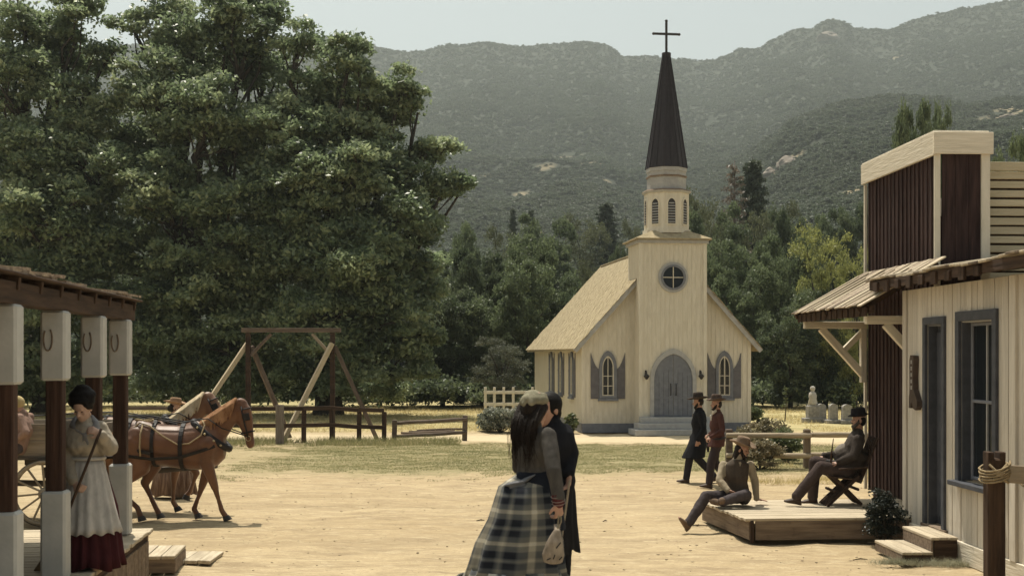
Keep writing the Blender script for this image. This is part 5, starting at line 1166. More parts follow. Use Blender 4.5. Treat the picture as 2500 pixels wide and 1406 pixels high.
def trousers(t, J, m, r=(.106, .082, .070), vox=.012, to=.95, nz=.006, name='trousers'):
    b = Blob(); pel = V(J['pel']); side = (V(J['hipl'])-V(J['hipr'])).normalized()
    b.cap(V(J['hipl'])+V((0, 0, .02)), r[0]*1.02, V(J['hipr'])+V((0, 0, .02)), r[0]*1.02); b.ell(pel, (.125, .155, .10))
    for s in ('l', 'r'): h, k_, a = V(J['hip'+s]), V(J['kn'+s]), V(J['an'+s]); a2 = k_.lerp(a, to); b.chain([h, k_, a2], r); b.cap(a2, r[2], a2+(a-k_).normalized()*.01, r[2]*1.05)
    return b.build(name, m, t, vox, 3, nz, random.random()*9)
def boots(t, J, m, vox=.010, hi=.35):
    for s in ('l', 'r'):
        b = Blob(); a = V(J['an'+s]); k_ = V(J['kn'+s]); foot(b, a, J['f'+s], .010, J.get('u'+s, (0, 0, 1))); b.cap(a.lerp(k_, hi), .060, a, .050)
        f = V(J['f'+s]).normalized(); u = V(J.get('u'+s, (0, 0, 1))).normalized(); b.loftr([(a-u*.115-f*.055, f*.03, u.cross(f)*.03), (a-u*.07-f*.05, f*.032, u.cross(f)*.034)], 10)
        b.build('boot', m, t, vox, 2)
def beard(t, J, m, ln=.03, k=1.0):
    b = Blob(); c = V(J['head']); M = J['hm']; P = lambda x, y, z: c+M @ (V((x, y, z))*k)
    b.cap(P(.035, -.050, -.055), .027, P(.068, -.025, -.10), .028); b.cap(P(.035, .050, -.055), .027, P(.068, .025, -.10), .028); b.cap(P(.068, -.025, -.10), .024, P(.068, .025, -.10), .024)
    b.cap(P(.062, 0, -.105), .032, P(.06, 0, -.115-ln), .018); b.cap(P(.094, -.024, -.052), .008, P(.094, .024, -.052), .008)
    b.cap(P(.01, -.066, -.01), .013, P(.035, -.052, -.05), .024); b.cap(P(.01, .066, -.01), .013, P(.035, .052, -.05), .024)
    return b.build('beard', m, t, .007, 1)
def hairshape(t, J, m, lst, name='hair', vox=.010, nz=.004, k=1.0):
    b = Blob(); c = V(J['head']); M = J['hm']
    for q in lst:
        if q[0] == 'e': b.ell(c+M @ (V(q[1])*k), tuple(x*k for x in q[2]), M)
        else: b.chain([c+M @ (V(p)*k) for p in q[1]], [r*k for r in q[2]])
    return b.build(name, m, t, vox, 2, nz)
def std(walk=0, fwdlean=0):
    """standing / walking pose, 1.75 m"""
    J = dict(pel=V((0, 0, .96)), chest=V((.01+fwdlean, 0, 1.27)), neck=V((.0+fwdlean*1.4, 0, 1.475)), head=V((.025+fwdlean*1.5, 0, 1.63)), shl=V((0+fwdlean, .185, 1.41)), shr=V((fwdlean, -.185, 1.41)),
             hipl=V((0, .085, .93)), hipr=V((0, -.085, .93)), hm=frame_((1, 0, -.03)))
    w_ = walk
    J['knl'] = V((.02+.24*w_, .09, .50+.02*w_)); J['anl'] = V((-.0+.36*w_, .09, .10+.02*w_)); J['knr'] = V((.03+.02*w_, -.09, .51)); J['anr'] = V((-.02-.36*w_, -.09, .11+.05*w_))
    J['fl'] = (1, .1, .15*w_); J['fr'] = (1, -.1, -.35*w_); J['ul'] = (-.15*w_, 0, 1); J['ur'] = (.35*w_, 0, 1)
    J['ell'] = V((-.03-.06*w_+fwdlean, .25, 1.13)); J['wrl'] = V((.06-.02*w_, .25, .89)); J['elr'] = V((-.02+.05*w_+fwdlean, -.25, 1.13)); J['wrr'] = V((.12+.06*w_, -.24, .90))
    J['hl'] = [(.15, 0, -1), (0, -1, 0), .5, -1]; J['hr'] = [(.15, 0, -1), (0, 1, 0), .5, 1]
    return J
PI = math.pi
bootbr = mat('brown_boot_leather', (.035, .020, .012), (.08, .05, .033), sc_=8, rough=.6, spec=.35); boottan = mat('dusty_boot_leather', (.10, .065, .04), (.19, .13, .09), sc_=8, rough=.8)
# ---- man in black coat, walking left
blackc = cloth('black_wool', (.008, .008, .010)); feltk = cloth('dark_brown_felt', (.035, .026, .020), bump=.2); feltb = cloth('grey_brown_felt', (.065, .045, .035), bump=.2)
p = gr(1708, 1180); J = std(.75)
A_ = person('bearded man in black coat and wide black hat, left of the two walking men', (p.x, p.y, 0), PI-.12, J)
jacket(A_, J, blackc, .034, 'coat', hem=.46, flare=.07); trousers(A_, J, cloth('charcoal_trousers', (.022, .020, .024))); boots(A_, J, bootbr); beard(A_, J, hairb, .02)
hat(A_, V(J['head'])+V((0, 0, .075)), frame_((1, 0, -.06)), feltk, .20, .095, .14, leather); hairshape(A_, J, hairb, [('e', (-.022, 0, .02), (.094, .082, .10))])
shirtw = cloth('off_white_shirt', (.42, .38, .32))
J2 = dict(J); bb = Blob(); bb.cap((.115, -.03, 1.38), .035, (.10, .03, 1.2), .03); bb.build('shirt_front', cloth('grey_shirt', (.14, .12, .105)), A_, .01, 1)
# ---- man in maroon jacket
p = gr(1752, 1190); J = std(.55); J['elr'] = V((-.10, -.29, 1.16)); J['wrr'] = V((.10, -.22, 1.02)); J['hr'] = [(1, .5, -.15), (0, .4, -1), .9, 1]; J['ell'] = V((-.02, .27, 1.13)); J['wrl'] = V((.20, .20, 1.0)); J['hl'] = [(.9, -.1, -.6), (0, -.4, -1), 1.0, -1]
B_ = person('man in maroon jacket and grey felt hat, right of the two walking men', (p.x, p.y, 0), PI+.12, J)
jacket(B_, J, cloth('maroon_wool', (.055, .024, .020)), .022, 'jacket', hem=.16, flare=.01, sleeve=(.064, .052, .040)); trousers(B_, J, cloth('striped_dark_trousers', (.035, .026, .027))); boots(B_, J, bootbr)
hat(B_, V(J['head'])+V((.0, 0, .07)), frame_((1, 0, .02)), feltb, .17, .095, .13, leather); hairshape(B_, J, hairb, [('e', (-.03, 0, .0), (.086, .080, .10))]); beard(B_, J, hairb, .0)
bb = Blob(); bb.cap((.05, 0, 1.50), .058, (.06, 0, 1.47), .060); bb.cap((.125, -.02, 1.40), .028, (.12, .02, 1.30), .022); bb.build('shirt_collar', shirtw, B_, .01, 1)
tube('holster', B_, [(.10, -.19, .96), (.14, -.21, .80), (.13, -.21, .68)], [.045, .035, .02], leather, 8); tube('gun_belt', B_, [(.130*math.cos(a), .185*math.sin(a), .965-.02*math.cos(a)) for a in [2*PI*k/20 for k in range(21)]], .024, leather, 6)
tube('pistol_grip', B_, [(.09, -.22, .97), (.06, -.24, 1.03), (.01, -.24, 1.05)], [.02, .018, .016], bootbr, 6)
# ---- seated man on platform edge
tw = cloth('tan_shirt_linen', (.26, .215, .15), sc_=5, bump=.7); vest = cloth('brown_vest_wool', (.055, .042, .032)); trs = cloth('grey_purple_trousers', (.055, .045, .046), bump=.6)
Ys = 18.45; xo = (1800-1250)/3000*Ys
def SP(px, py, dy=0): q = at(px, py, Ys+dy); return V((q.x-xo, q.y-Ys, q.z))
J = dict(sit=1, pel=SP(1800, 1196), chest=SP(1797, 1145), neck=SP(1801, 1113), head=SP(1812, 1090), shl=None)
# world-aligned space (empty not turned): fwd is toward the viewer's lower left
J['shr'] = SP(1766, 1128, .02); J['shl'] = SP(1832, 1128, .08); J['elr'] = SP(1757, 1166, -.12); J['wrr'] = SP(1778, 1190, -.26); J['ell'] = SP(1843, 1170, .12); J['wrl'] = SP(1847, 1211, .10)
J['hr'] = [(1, -.2, -.35), (0, -.6, -1), .35, 1]; J['hl'] = [(1, -.15, -.08), (0, 0, -1), .12, -1]
J['hipr'] = SP(1783, 1207, -.02); J['hipl'] = SP(1815, 1207, .0); J['knr'] = SP(1724, 1203, -.30); J['anr'] = SP(1683, 1268, -.42); J['knl'] = SP(1822, 1205, -.34)+V((.0, 0, .03)); J['anl'] = SP(1762, 1217, -.40)
J['fr'] = (-.55, -.35, .75); J['ur'] = (.75, .1, .66); J['fl'] = (-1, -.2, .25); J['ul'] = (0, -.9, .4)
J['hm'] = frame_((.80, -.50, -.22)); J['pel'].z += .03
S_ = person('long haired bearded man in tan hat and brown vest sitting on the platform edge', (xo, Ys, 0), 0, J, fine=.008)
jacket(S_, J, tw, .014, 'shirt', hem=0, sleeve=(.070, .062, .044), nz=.008); jacket(S_, J, vest, .036, 'vest', hem=0, sleeve=None, collar=False, wm=.90, nz=.004)
trousers(S_, J, trs, (.110, .086, .072), nz=.011); boots(S_, J, boottan); beard(S_, J, hairb, .05)
hat(S_, V(J['head'])+J['hm'] @ V((-.01, 0, .068)), J['hm'], cloth('tan_felt', (.15, .105, .07), bump=.2), .185, .096, .135, leather, curl=.045)
hairshape(S_, J, hairb, [('e', (-.028, 0, .0), (.092, .088, .105)), ('c', [(-.05, .055, -.03), (-.03, .075, -.13), (-.01, .085, -.21)], [.04, .038, .018]), ('c', [(-.05, -.055, -.03), (-.04, -.075, -.13), (-.02, -.085, -.20)], [.04, .038, .018]), ('c', [(-.07, 0, -.04), (-.08, 0, -.14), (-.075, 0, -.22)], [.05, .05, .02])])
bb = Blob(); fr = (J['shl']-J['shr']).normalized(); fw = fr.cross(V((0, 0, 1))); bb.cap(J['neck']+V((0, 0, -.06))+fw*.085, .038, J['chest']+V((0, 0, .03))+fw*.135, .012); bb.build('shirt_front', tw, S_, .01, 1)
S_.location.z = -.045
# ---- reclining man in folding slatted chair
Yc = 18.55; xo = (2050-1250)/3000*Yc
def SP(px, py, dy=0): q = at(px, py, Yc+dy); return V((q.x-xo, q.y-Yc, q.z))
J = dict(sit=1, belly=.07, pel=SP(2064, 1142), chest=SP(2084, 1090), neck=SP(2097, 1055), head=SP(2096, 1026))
J['shr'] = SP(2096, 1074, -.19); J['shl'] = SP(2096, 1072, .19); J['elr'] = SP(2086, 1112, -.26); J['wrr'] = SP(2045, 1128, -.17); J['ell'] = SP(2055, 1108, .27); J['wrl'] = SP(2010, 1113, .22)
J['hr'] = [(-1, .1, -.2), (0, .3, -1), .8, -1]; J['hl'] = [(-1, -.1, -.35), (0, 0, -1), .35, -1]
J['hipr'] = SP(2066, 1150, -.09); J['hipl'] = SP(2066, 1150, .09); J['knr'] = SP(2003, 1140, -.14); J['anr'] = SP(1944, 1213, -.18); J['knl'] = SP(1990, 1127, .14); J['anl'] = SP(1984, 1213, .20)
J['fr'] = (-1, -.1, .12); J['fl'] = (-1, .05, 0); J['hm'] = frame_((-1, -.08, .10))
D_ = person('stout bearded man in dark hat and brown coat reclining in a slatted folding chair', (xo, Yc, 0), 0, J, fine=.009)
jacket(D_, J, cloth('brown_coat_wool', (.040, .032, .027)), .030, 'coat', hem=.10, sleeve=(.085, .070, .05), belly=.12, flare=.0, nz=.012, wm=1.12)
bb = Blob(); bb.ell(SP(2061, 1103), (.135, .11, .155), frame_((-.35, 0, 1)).to_4x4().to_3x3()); bb.build('shirt', cloth('pale_grey_shirt', (.16, .14, .12)), D_, .01, 2)
tube('waist_belt', D_, [SP(2046, 1128)+V((-.16*math.cos(a), .17*math.sin(a), .02)) for a in [-1.3+2.6*k/10 for k in range(11)]], .022, leather, 6)
trousers(D_, J, cloth('dark_brown_trousers', (.048, .034, .030), bump=.6), (.125, .094, .080)); boots(D_, J, bootbr); beard(D_, J, cloth('grey_beard_hair', (.06, .05, .042)), .05)
hat(D_, V(J['head'])+V((.0, 0, .065)), frame_((-1, 0, -.08)), cloth('black_felt', (.014, .012, .013), bump=.2), .138, .10, .125, curl=.02, dent=.0); hairshape(D_, J, hairk, [('e', (-.028, 0, .0), (.092, .085, .10))])
ck = T('walking_stick', 'dark short stick held upright in the lap of the reclining man', 'stick', V((xo, Yc, 0))+SP(2030, 1135, -.15)); ck.location.z -= 0
tube('shaft', ck, [(-.02, 0, -.10), (.0, 0, .18), (.03, 0, .40)], [.016, .012, .006], darkwood, 7)
ch = T('folding_chair', 'dark slatted x-frame folding chair under the reclining man', 'chair', (xo, Yc, PFZ)); c_ = V((0, 0, PFZ))
for i in range(6):
    y = -.22+i*.088
    beam('slat_leg', ch, SP(2010, 1232)-c_+V((0, y, -.0)), SP(2088, 1158)-c_+V((0, y, 0)), .028, .045, darkwood); beam('slat_leg', ch, SP(2096, 1228)-c_+V((0, y+.04, 0)), SP(2030, 1162)-c_+V((0, y+.04, 0)), .028, .045, darkwood)
    beam('seat_slat', ch, SP(2018, 1160)-c_+V((0, y, 0)), SP(2095, 1168)-c_+V((0, y, 0)), .05, .022, darkwood)
    beam('back_slat', ch, SP(2090, 1176)-c_+V((0, y, 0)), SP(2133, 1066)-c_+V((0, y, 0)), .05, .024, darkwood)
for a in ((2028, 1195), (2084, 1190)): beam('cross_bar', ch, SP(*a)-c_+V((0, -.26, 0)), SP(*a)-c_+V((0, .28, 0)), .03, .04, darkwood)
for s in (-1, 1): beam('arm_rest', ch, SP(2035, 1133)-c_+V((0, s*.29, -.05)), SP(2106, 1128)-c_+V((0, s*.29, -.05)), .05, .03, darkwood)
# ---- woman sweeping on the porch
Yw2 = 11.2; xo = (213-1250)/3000*Yw2
def SP(px, py, dy=0): q = at(px, py, Yw2+dy); return V((q.x-xo, q.y-Yw2, q.z-PZ))
lin = cloth('oatmeal_blouse', (.27, .235, .185), sc_=6, bump=.6); apr = cloth('grey_white_apron', (.36, .34, .315), bump=.5); capem = cloth('blue_grey_shawl', (.17, .165, .165), bump=.5); mar = cloth('maroon_skirt_cloth', (.045, .010, .012), bump=.4)
J = dict(pel=SP(214, 1137, .02), chest=SP(207, 1068, -.02), neck=SP(205, 1030, -.07), head=SP(201, 996, -.13), shl=SP(244, 1044, -.02), shr=SP(168, 1048, -.02))
J['ell'] = SP(263, 1092, -.03); J['wrl'] = SP(246, 1058, -.22); J['elr'] = SP(157, 1108, -.04); J['wrr'] = SP(182, 1178, -.19)
J['hl'] = [(-.55, -.5, .35), (-.6, .6, -.4), 1.0, -1]; J['hr'] = [(.75, -.35, -.5), (.2, .9, -.1), 1.0, 1]
J['hipl'] = SP(232, 1145); J['hipr'] = SP(196, 1145); J['knl'] = V((.09, -.04, .42)); J['knr'] = V((-.09, -.02, .42)); J['anl'] = V((.10, -.02, .10)); J['anr'] = V((-.10, 0, .10)); J['fl'] = (.2, -1, 0); J['fr'] = (-.2, -1, 0)
J['hm'] = frame_((-.10, -.86, -.42))
W_ = person('dark haired woman in oatmeal blouse and pale apron sweeping the left porch', (xo, Yw2, PZ), 0, J, skinp, fine=.007, female=True, hk=.96)
jacket(W_, J, lin, .020, 'blouse', hem=0, sleeve=(.075, .086, .045), wm=.92, bust=.03, nz=.016, waist=.84, to=.93)
b = Blob(); nk = J['neck']
b.chain([SP(186, 1022, .0), SP(178, 1038, -.09), SP(192, 1052, -.14), SP(207, 1062, -.16)], [.022, .030, .026, .02]); b.chain([SP(224, 1018, .0), SP(236, 1036, -.09), SP(222, 1052, -.14), SP(208, 1062, -.16)], [.022, .032, .028, .02]); b.chain([SP(186, 1022, .02), SP(204, 1016, .06), SP(224, 1018, .02)], [.026, .03, .026]); b.chain([SP(207, 1063, -.16), SP(202, 1080, -.165), SP(204, 1092, -.15)], [.022, .018, .010]); b.chain([SP(207, 1063, -.16), SP(214, 1082, -.165), SP(213, 1098, -.15)], [.02, .016, .008])
for q_ in range(5):
    b.chain([SP(180-q_*3, 1030+q_*4, .02-.02*q_), SP(162+q_*3, 1046+q_*3, -.02-.025*q_)], [.03, .022]); b.chain([SP(230+q_*3, 1026+q_*4, .02-.02*q_), SP(250-q_*3, 1042+q_*3, -.02-.025*q_)], [.03, .022])
b.build('shawl_collar', capem, W_, .007, 3, .008); bb = Blob(); bb.cap(SP(205, 1038, -.09), .050, SP(206, 1054, -.12), .040); bb.build('lace_bib', cloth('lace_cloth', (.40, .35, .30), bump=1, sc_=30), W_, .008, 2, .003)
hairshape(W_, J, hairk, [('e', (-.035, 0, .045), (.100, .100, .095)), ('e', (-.05, .0, .100), (.105, .125, .075)), ('e', (.018, .0, .092), (.06, .095, .045)), ('e', (-.07, 0, .14), (.07, .085, .055)), ('e', (-.02, .075, .06), (.06, .045, .05)), ('e', (-.02, -.08, .06), (.06, .045, .05)), ('c', [(.035, -.060, .06), (-.01, -.078, .0)], [.028, .022]), ('c', [(.035, .060, .06), (-.01, .078, .0)], [.028, .022])], vox=.008, nz=.006)
wz_ = J['pel'].z
skirt(W_, 'skirt', [(wz_+.06, 0, .0, .13, .11, 0), (wz_-.1, 0, .02, .18, .17, .3), (.55, .01, .03, .24, .24, .8), (.12, .015, .03, .285, .28, 1), (.015, .015, .03, .305, .30, 1.3)], mar, 17, .06, seed=1)
# apron: front part of a slightly larger cone
def apron(t, zt, zb):
    vv, ff, n, mz = [], [], 64, 12
    for j in range(mz):
        q = j/(mz-1); z = zt+(zb-zt)*q; r = .145+.165*q**.8
        for i in range(n):
            a = -PI/2+(-1.4+2.8*i/(n-1))*(.95+.15*q); w_ = 1+.06*q*math.sin(a*9+1)+.035*math.sin(a*19)*(q+.25); vv.append((r*w_*math.cos(a)+.012*q, r*.98*w_*math.sin(a)+.02, z+.012*math.sin(i*.8)*(j == mz-1)))
    for j in range(mz-1):
        for i in range(n-1): a = j*n+i; ff.append((a, a+n, a+n+1, a+1))
    o = link('apron', mesh('apron', vv, ff, apr, True), t); sd = o.modifiers.new('thickness', 'SOLIDIFY'); sd.thickness = .006
apron(W_, wz_+.07, .33); tube('apron_band', W_, [(.152*math.cos(a), .135*math.sin(a), wz_+.075) for a in [2*PI*k/24 for k in range(25)]], .018, apr, 6)
bm_ = T('broom', 'long handled broom held slantwise by the sweeping woman', 'broom', (xo, Yw2, PZ))
tube('handle', bm_, [SP(247, 1046, -.30), SP(190, 1190, -.27), SP(155, 1278, -.24), SP(139, 1322, -.22)], .0135, darkwood, 8)
b = Blob(); e0 = SP(139, 1322, -.22); b.loftr([(e0+V((.01, 0, .03)), V((.02, 0, 0)), V((0, .02, 0))), (e0+V((-.02, 0, -.08)), V((.07, 0, 0)), V((0, .03, 0))), (V((e0.x-.06, e0.y, .012)), V((.15, 0, 0)), V((0, .045, 0)))], 14)
link('bristles', mesh('bristles', b.v, b.f, mat('broom_straw', (.16, .11, .06), (.30, .23, .13), sc_=20, st=(12, 12, 1), rough=.9), True), bm_)
# ---- foreground couple on the boardwalk
FZ = .6825; Yf = 8.85; xo = (1298-1250)/3000*Yf
def SP(px, py, dy=0): q = at(px, py, Yf+dy); return V((q.x-xo, q.y-Yf, q.z-FZ))
gb = cloth('grey_brown_blouse', (.052, .047, .042), (.085, .077, .068), sc_=14, bump=.4)
J = dict(pel=SP(1302, 1178, .0), chest=SP(1302, 1098, .02), neck=SP(1302, 1046, .03), head=SP(1308, 1000, .06), shl=SP(1276, 1066, .22), shr=SP(1335, 1062, -.17))
J['shl'] = SP(1272, 1066, .12); J['shr'] = SP(1338, 1063, -.10)
J['elr'] = SP(1352, 1148, -.24); J['wrr'] = SP(1364, 1226, -.28); J['hr'] = [(.05, .1, -1), (-.6, .8, 0), .9, 1]; J['ell'] = SP(1268, 1140, .24); J['wrl'] = SP(1300, 1150, .36); J['hl'] = [(.8, .6, 0), (0, 0, -1), .4, -1]
J['hipl'] = SP(1290, 1190, .06); J['hipr'] = SP(1314, 1190, -.04); J['knl'] = V((.0, .12, .45)); J['knr'] = V((.16, .05, .46)); J['anl'] = V((-.12, .0, .12)); J['anr'] = V((.22, .12, .10)); J['fl'] = J['fr'] = (.75, .65, 0)
J['hm'] = frame_((.62, .78, -.05))
F_ = person('woman in plaid bustle skirt with long brown hair, seen from behind in the foreground', (xo, Yf, FZ), 0, J, skin, fine=.007, female=True, hk=1.0)
jacket(F_, J, gb, .016, 'blouse', hem=0, sleeve=(.066, .056, .044), wm=.80, bust=.02, nz=.006, waist=.78, to=.86)
b = Blob(); e, w_ = J['elr'], J['wrr']; b.cap(e.lerp(w_, .80), .047, e.lerp(w_, 1.0), .042); b.build('cuff', cloth('dark_red_cuff', (.07, .018, .018)), F_, .008, 1)
cufl = cloth('dusty_lace', (.20, .16, .14))
for q in (.80, .93, 1.02):
    c_ = e.lerp(w_, q); tube('cuff_lace', F_, [c_+V((.047*math.cos(a), .047*math.sin(a), .012*math.sin(a+.5))) for a in [2*PI*k/16 for k in range(17)]], .0026, cufl, 5)
hairshape(F_, J, hairb, [('e', (-.035, .0, .01), (.090, .086, .105))]+[('c', [(-.06+.01*i_, .085-.022*i_, .02), (-.105, .095-.024*i_, -.09), (-.125+.008*(i_ % 3), .10-.024*i_, -.20-.015*(i_ % 2)), (-.10+.012*(i_ % 2), .095-.022*i_, -.27-.05*((i_*7) % 4)/3), (-.10, .09-.02*i_, -.33-.07*((i_*5) % 4)/3)], [.034, .034, .028, .017, .004]) for i_ in range(8)], vox=.007, nz=.007)
g_ = []; random.seed(21)
for k_ in range(220):
    q_ = random.uniform(-.10, .09); d0 = random.uniform(.24, .42); ox = random.gauss(0, .018)
    pts_ = [V(J['head'])+J['hm'] @ V(p_) for p_ in [(-.07, q_*.9, .03), (-.135+ox*.4, q_*1.05, -.08), (-.155+ox, q_*1.05+random.gauss(0, .006), -.19), (-.13+ox*1.4, q_+random.gauss(0, .014), -.19-d0*.4), (-.11+ox*1.6, q_*.9+random.gauss(0, .02), -.19-d0*.62)]]
    g_.append(tubegeo(pts_, [.003, .003, .0026, .002, .0006], 4))
v, f = joingeo(g_); link('hair_strand', mesh('hair_strand', v, f, hairb, True), F_)['kind'] = 'stuff'
# small draped hat
strw = cloth('olive_gold_hat_cloth', (.085, .078, .05), (.27, .245, .17), sc_=7, bump=.9)
b = Blob(); c_ = V(J['head']); M = J['hm']; P = lambda x, y, z: c_+M @ V((x, y, z))
b.ell(P(-.015, 0, .070), (.112, .102, .058), M); b.ell(P(-.02, .02, .112), (.06, .065, .03), M); b.chain([P(-.09, .06, .05), P(-.05, .045, .105), P(.01, .02, .128), P(.06, -.03, .10)], [.026, .022, .02, .024]); b.chain([P(-.10, -.04, .05), P(-.05, -.04, .108), P(.02, -.055, .105)], [.024, .022, .022]); b.chain([P(-.11, .02, .04), P(-.09, -.01, .09), P(-.04, .0, .125)], [.024, .018, .016])
b.build('hat', strw, F_, .008, 1, .008)
# plaid cloth
def plaid():
    m = bpy.data.materials.new('plaid_wool'); m.use_nodes = True; t = m.node_tree; N = t.nodes; L = t.links; p_ = N['Principled BSDF']; p_.inputs['Roughness'].default_value = .92; p_.inputs['Specular IOR Level'].default_value = .12
    uv = N.new('ShaderNodeUVMap'); sp_ = N.new('ShaderNodeSeparateXYZ'); L.new(uv.outputs[0], sp_.inputs[0])
    def ma(op, a, b=None, cl=False):
        n = N.new('ShaderNodeMath'); n.operation = op; n.use_clamp = cl
        for i, v in enumerate((a, b)):
            if v is None: continue
            if isinstance(v, (int, float)): n.inputs[i].default_value = v
            else: L.new(v, n.inputs[i])
        return n.outputs[0]
    def stripes(v):
        f = ma('FRACT', v); r = N.new('ShaderNodeValToRGB'); r.color_ramp.interpolation = 'LINEAR'; e = r.color_ramp.elements
        cols = [(0, .30), (.13, .34), (.16, .95), (.25, 1.0), (.28, .40), (.42, .35), (.45, .05), (.62, .0), (.66, .22), (.72, .45), (.76, .25), (.80, .02), (.95, .05), (1, .30)]
        e[0].position = 0; e[0].color = (.3,)*3+(1,); e[1].position = 1; e[1].color = (.3,)*3+(1,)
        for q, c in cols[1:-1]: k = e.new(q); k.color = (c, c, c, 1)
        L.new(f, r.inputs[0]); return r.outputs[0]
    a = stripes(sp_.outputs[0]); b = stripes(sp_.outputs[1]); s = ma('ADD', ma('MULTIPLY', a, .5), ma('MULTIPLY', b, .5))
    r = N.new('ShaderNodeValToRGB'); e = r.color_ramp.elements; e[0].position = .03; e[0].color = (.014, .016, .022, 1); e[1].position = .95; e[1].color = (.48, .44, .35, 1)
    for q, c in ((.16, (.062, .066, .070)), (.32, (.13, .127, .112)), (.5, (.21, .195, .16)), (.66, (.31, .285, .225))): k = e.new(q); k.color = (*c, 1)
    L.new(s, r.inputs[0]); nz = N.new('ShaderNodeTexNoise'); nz.inputs['Scale'].default_value = 6; nz.inputs['Detail'].default_value = 8; tc = N.new('ShaderNodeTexCoord'); L.new(tc.outputs['Object'], nz.inputs['Vector'])
    hv = N.new('ShaderNodeHueSaturation'); L.new(r.outputs[0], hv.inputs['Color']); L.new(ma('ADD', ma('MULTIPLY', nz.outputs['Fac'], .8), .55), hv.inputs['Value']); L.new(hv.outputs[0], p_.inputs['Base Color'])
    wv = N.new('ShaderNodeTexNoise'); wv.inputs['Scale'].default_value = 220; L.new(tc.outputs['Object'], wv.inputs['Vector']); bp = N.new('ShaderNodeBump'); bp.inputs['Strength'].default_value = .3; bp.inputs['Distance'].default_value = .004; L.new(wv.outputs['Fac'], bp.inputs['Height']); L.new(bp.outputs[0], p_.inputs['Normal'])
    return m
plm = plaid(); z0 = J['pel'].z
rg = [(z0+.06, .0, .0, .115, .105, 0), (z0+.02, -.025, -.01, .15, .13, .2), (z0-.02, -.045, -.03, .19, .18, .35), (z0-.10, -.05, -.03, .21, .21, .4), (z0-.25, -.06, -.03, .245, .25, .5), (z0-.42, -.09, -.03, .30, .28, .7), (z0-.58, -.11, -.03, .325, .31, .9), (z0-.70, -.125, -.03, .355, .33, 1.0)]
sk = skirt(F_, 'skirt', rg, plm, 8, .065, 160, seed=4, uvs=(4, 4.4))
rg2 = [(z0-.60, -.12, -.03, .33, .31, .6), (z0-.70, -.13, -.03, .37, .35, 1.4), (.15, -.15, -.03, .40, .39, 1.8), (.02, -.16, -.03, .42, .42, 2.0)]
skirt(F_, 'ruffle', rg2, plm, 22, .035, 200, seed=5, uvs=(5, 4.4))
tube('ruffle_seam', F_, [(-.14+.40*math.cos(a)*(1+.03*math.sin(9*a)), -.03+.355*math.sin(a)*(1+.03*math.sin(9*a)), z0-.685+.01*math.sin(12*a)) for a in [2*PI*k/60 for k in range(61)]], .012, plm, 6)
# dark overskirt panel falling from the waist at the right, and the sash
navy = cloth('navy_overskirt', (.010, .012, .018), bump=.5); b = Blob()
b.loftr([(V((.02, -.01, z0+.09)), V((.125, .02, 0)), V((0, .11, 0))), (V((.03, -.02, z0-.02)), V((.165, .02, 0)), V((0, .15, 0))), (V((.10, .01, z0-.16)), V((.12, .05, 0)), V((-.02, .18, 0))), (V((.17, .05, z0-.34)), V((.07, .05, 0)), V((-.03, .14, 0)))], 22)
b.build('overskirt', navy, F_, .010, 3, .008)
b = Blob(); b.ell(V((-.11, -.13, z0+.015)), (.105, .06, .016), Matrix.Rotation(-.22, 3, 'Y')); b.ell(V((-.03, -.125, z0+.045)), (.07, .04, .014), Matrix.Rotation(-.45, 3, 'Y')); b.ell(V((-.10, -.165, z0-.02)), (.07, .02, .03), Matrix.Rotation(-.2, 3, 'Y')); b.build('bustle_drape', cloth('pale_grey_satin', (.10, .10, .105), bump=.3, rough=.5), F_, .007, 1, .006)
bg_ = T('drawstring_bag', 'cream printed drawstring bag hanging from the woman hand', 'bag', V((xo, Yf, FZ))+SP(1350, 1345, -.42)); bo = SP(1350, 1345, -.42)
bagm = cloth('cream_print_cloth', (.15, .12, .09), (.32, .265, .205), sc_=14, bump=.5)
b = Blob(); tp = J['wrr']+V((0, -.02, -.11))-bo
b.loftr([(V((-.00, 0, -.085)), V((.03, 0, 0)), V((0, .03, 0))), (V((0, 0, -.075)), V((.065, 0, 0)), V((0, .045, 0))), (V((.0, 0, -.02)), V((.078, 0, 0)), V((0, .05, 0))), (V((.012, 0, .07)), V((.056, 0, 0)), V((0, .05, 0))), (V((.03, 0, .15)), V((.022, 0, 0)), V((0, .02, 0))), (tp*.75+V((0, 0, .02)), V((.03, 0, 0)), V((0, .022, 0)))], 20)
b.build('pouch', bagm, bg_, .007, 1, .004); tube('cord', bg_, [V((.03, 0, .15)), tp*.9, tp+V((.0, 0, .02))], .006, ropem, 6); tube('cord', bg_, [V((.035, 0, .15)), tp*.9+V((.02, 0, 0)), tp+V((.015, 0, .02))], .005, ropem, 6)
for (x_, z_, a_, L2) in ((.02, .03, .9, .05), (-.045, -.05, .4, .03), (.0, -.045, 1.2, .032), (.04, -.05, .8, .03)):
    tube('printed_mark', bg_, [(x_, -.060+abs(z_)*.1, z_), (x_+L2*math.cos(a_), -.062+abs(z_)*.15, z_+L2*math.sin(a_))], .004, blackc, 5)
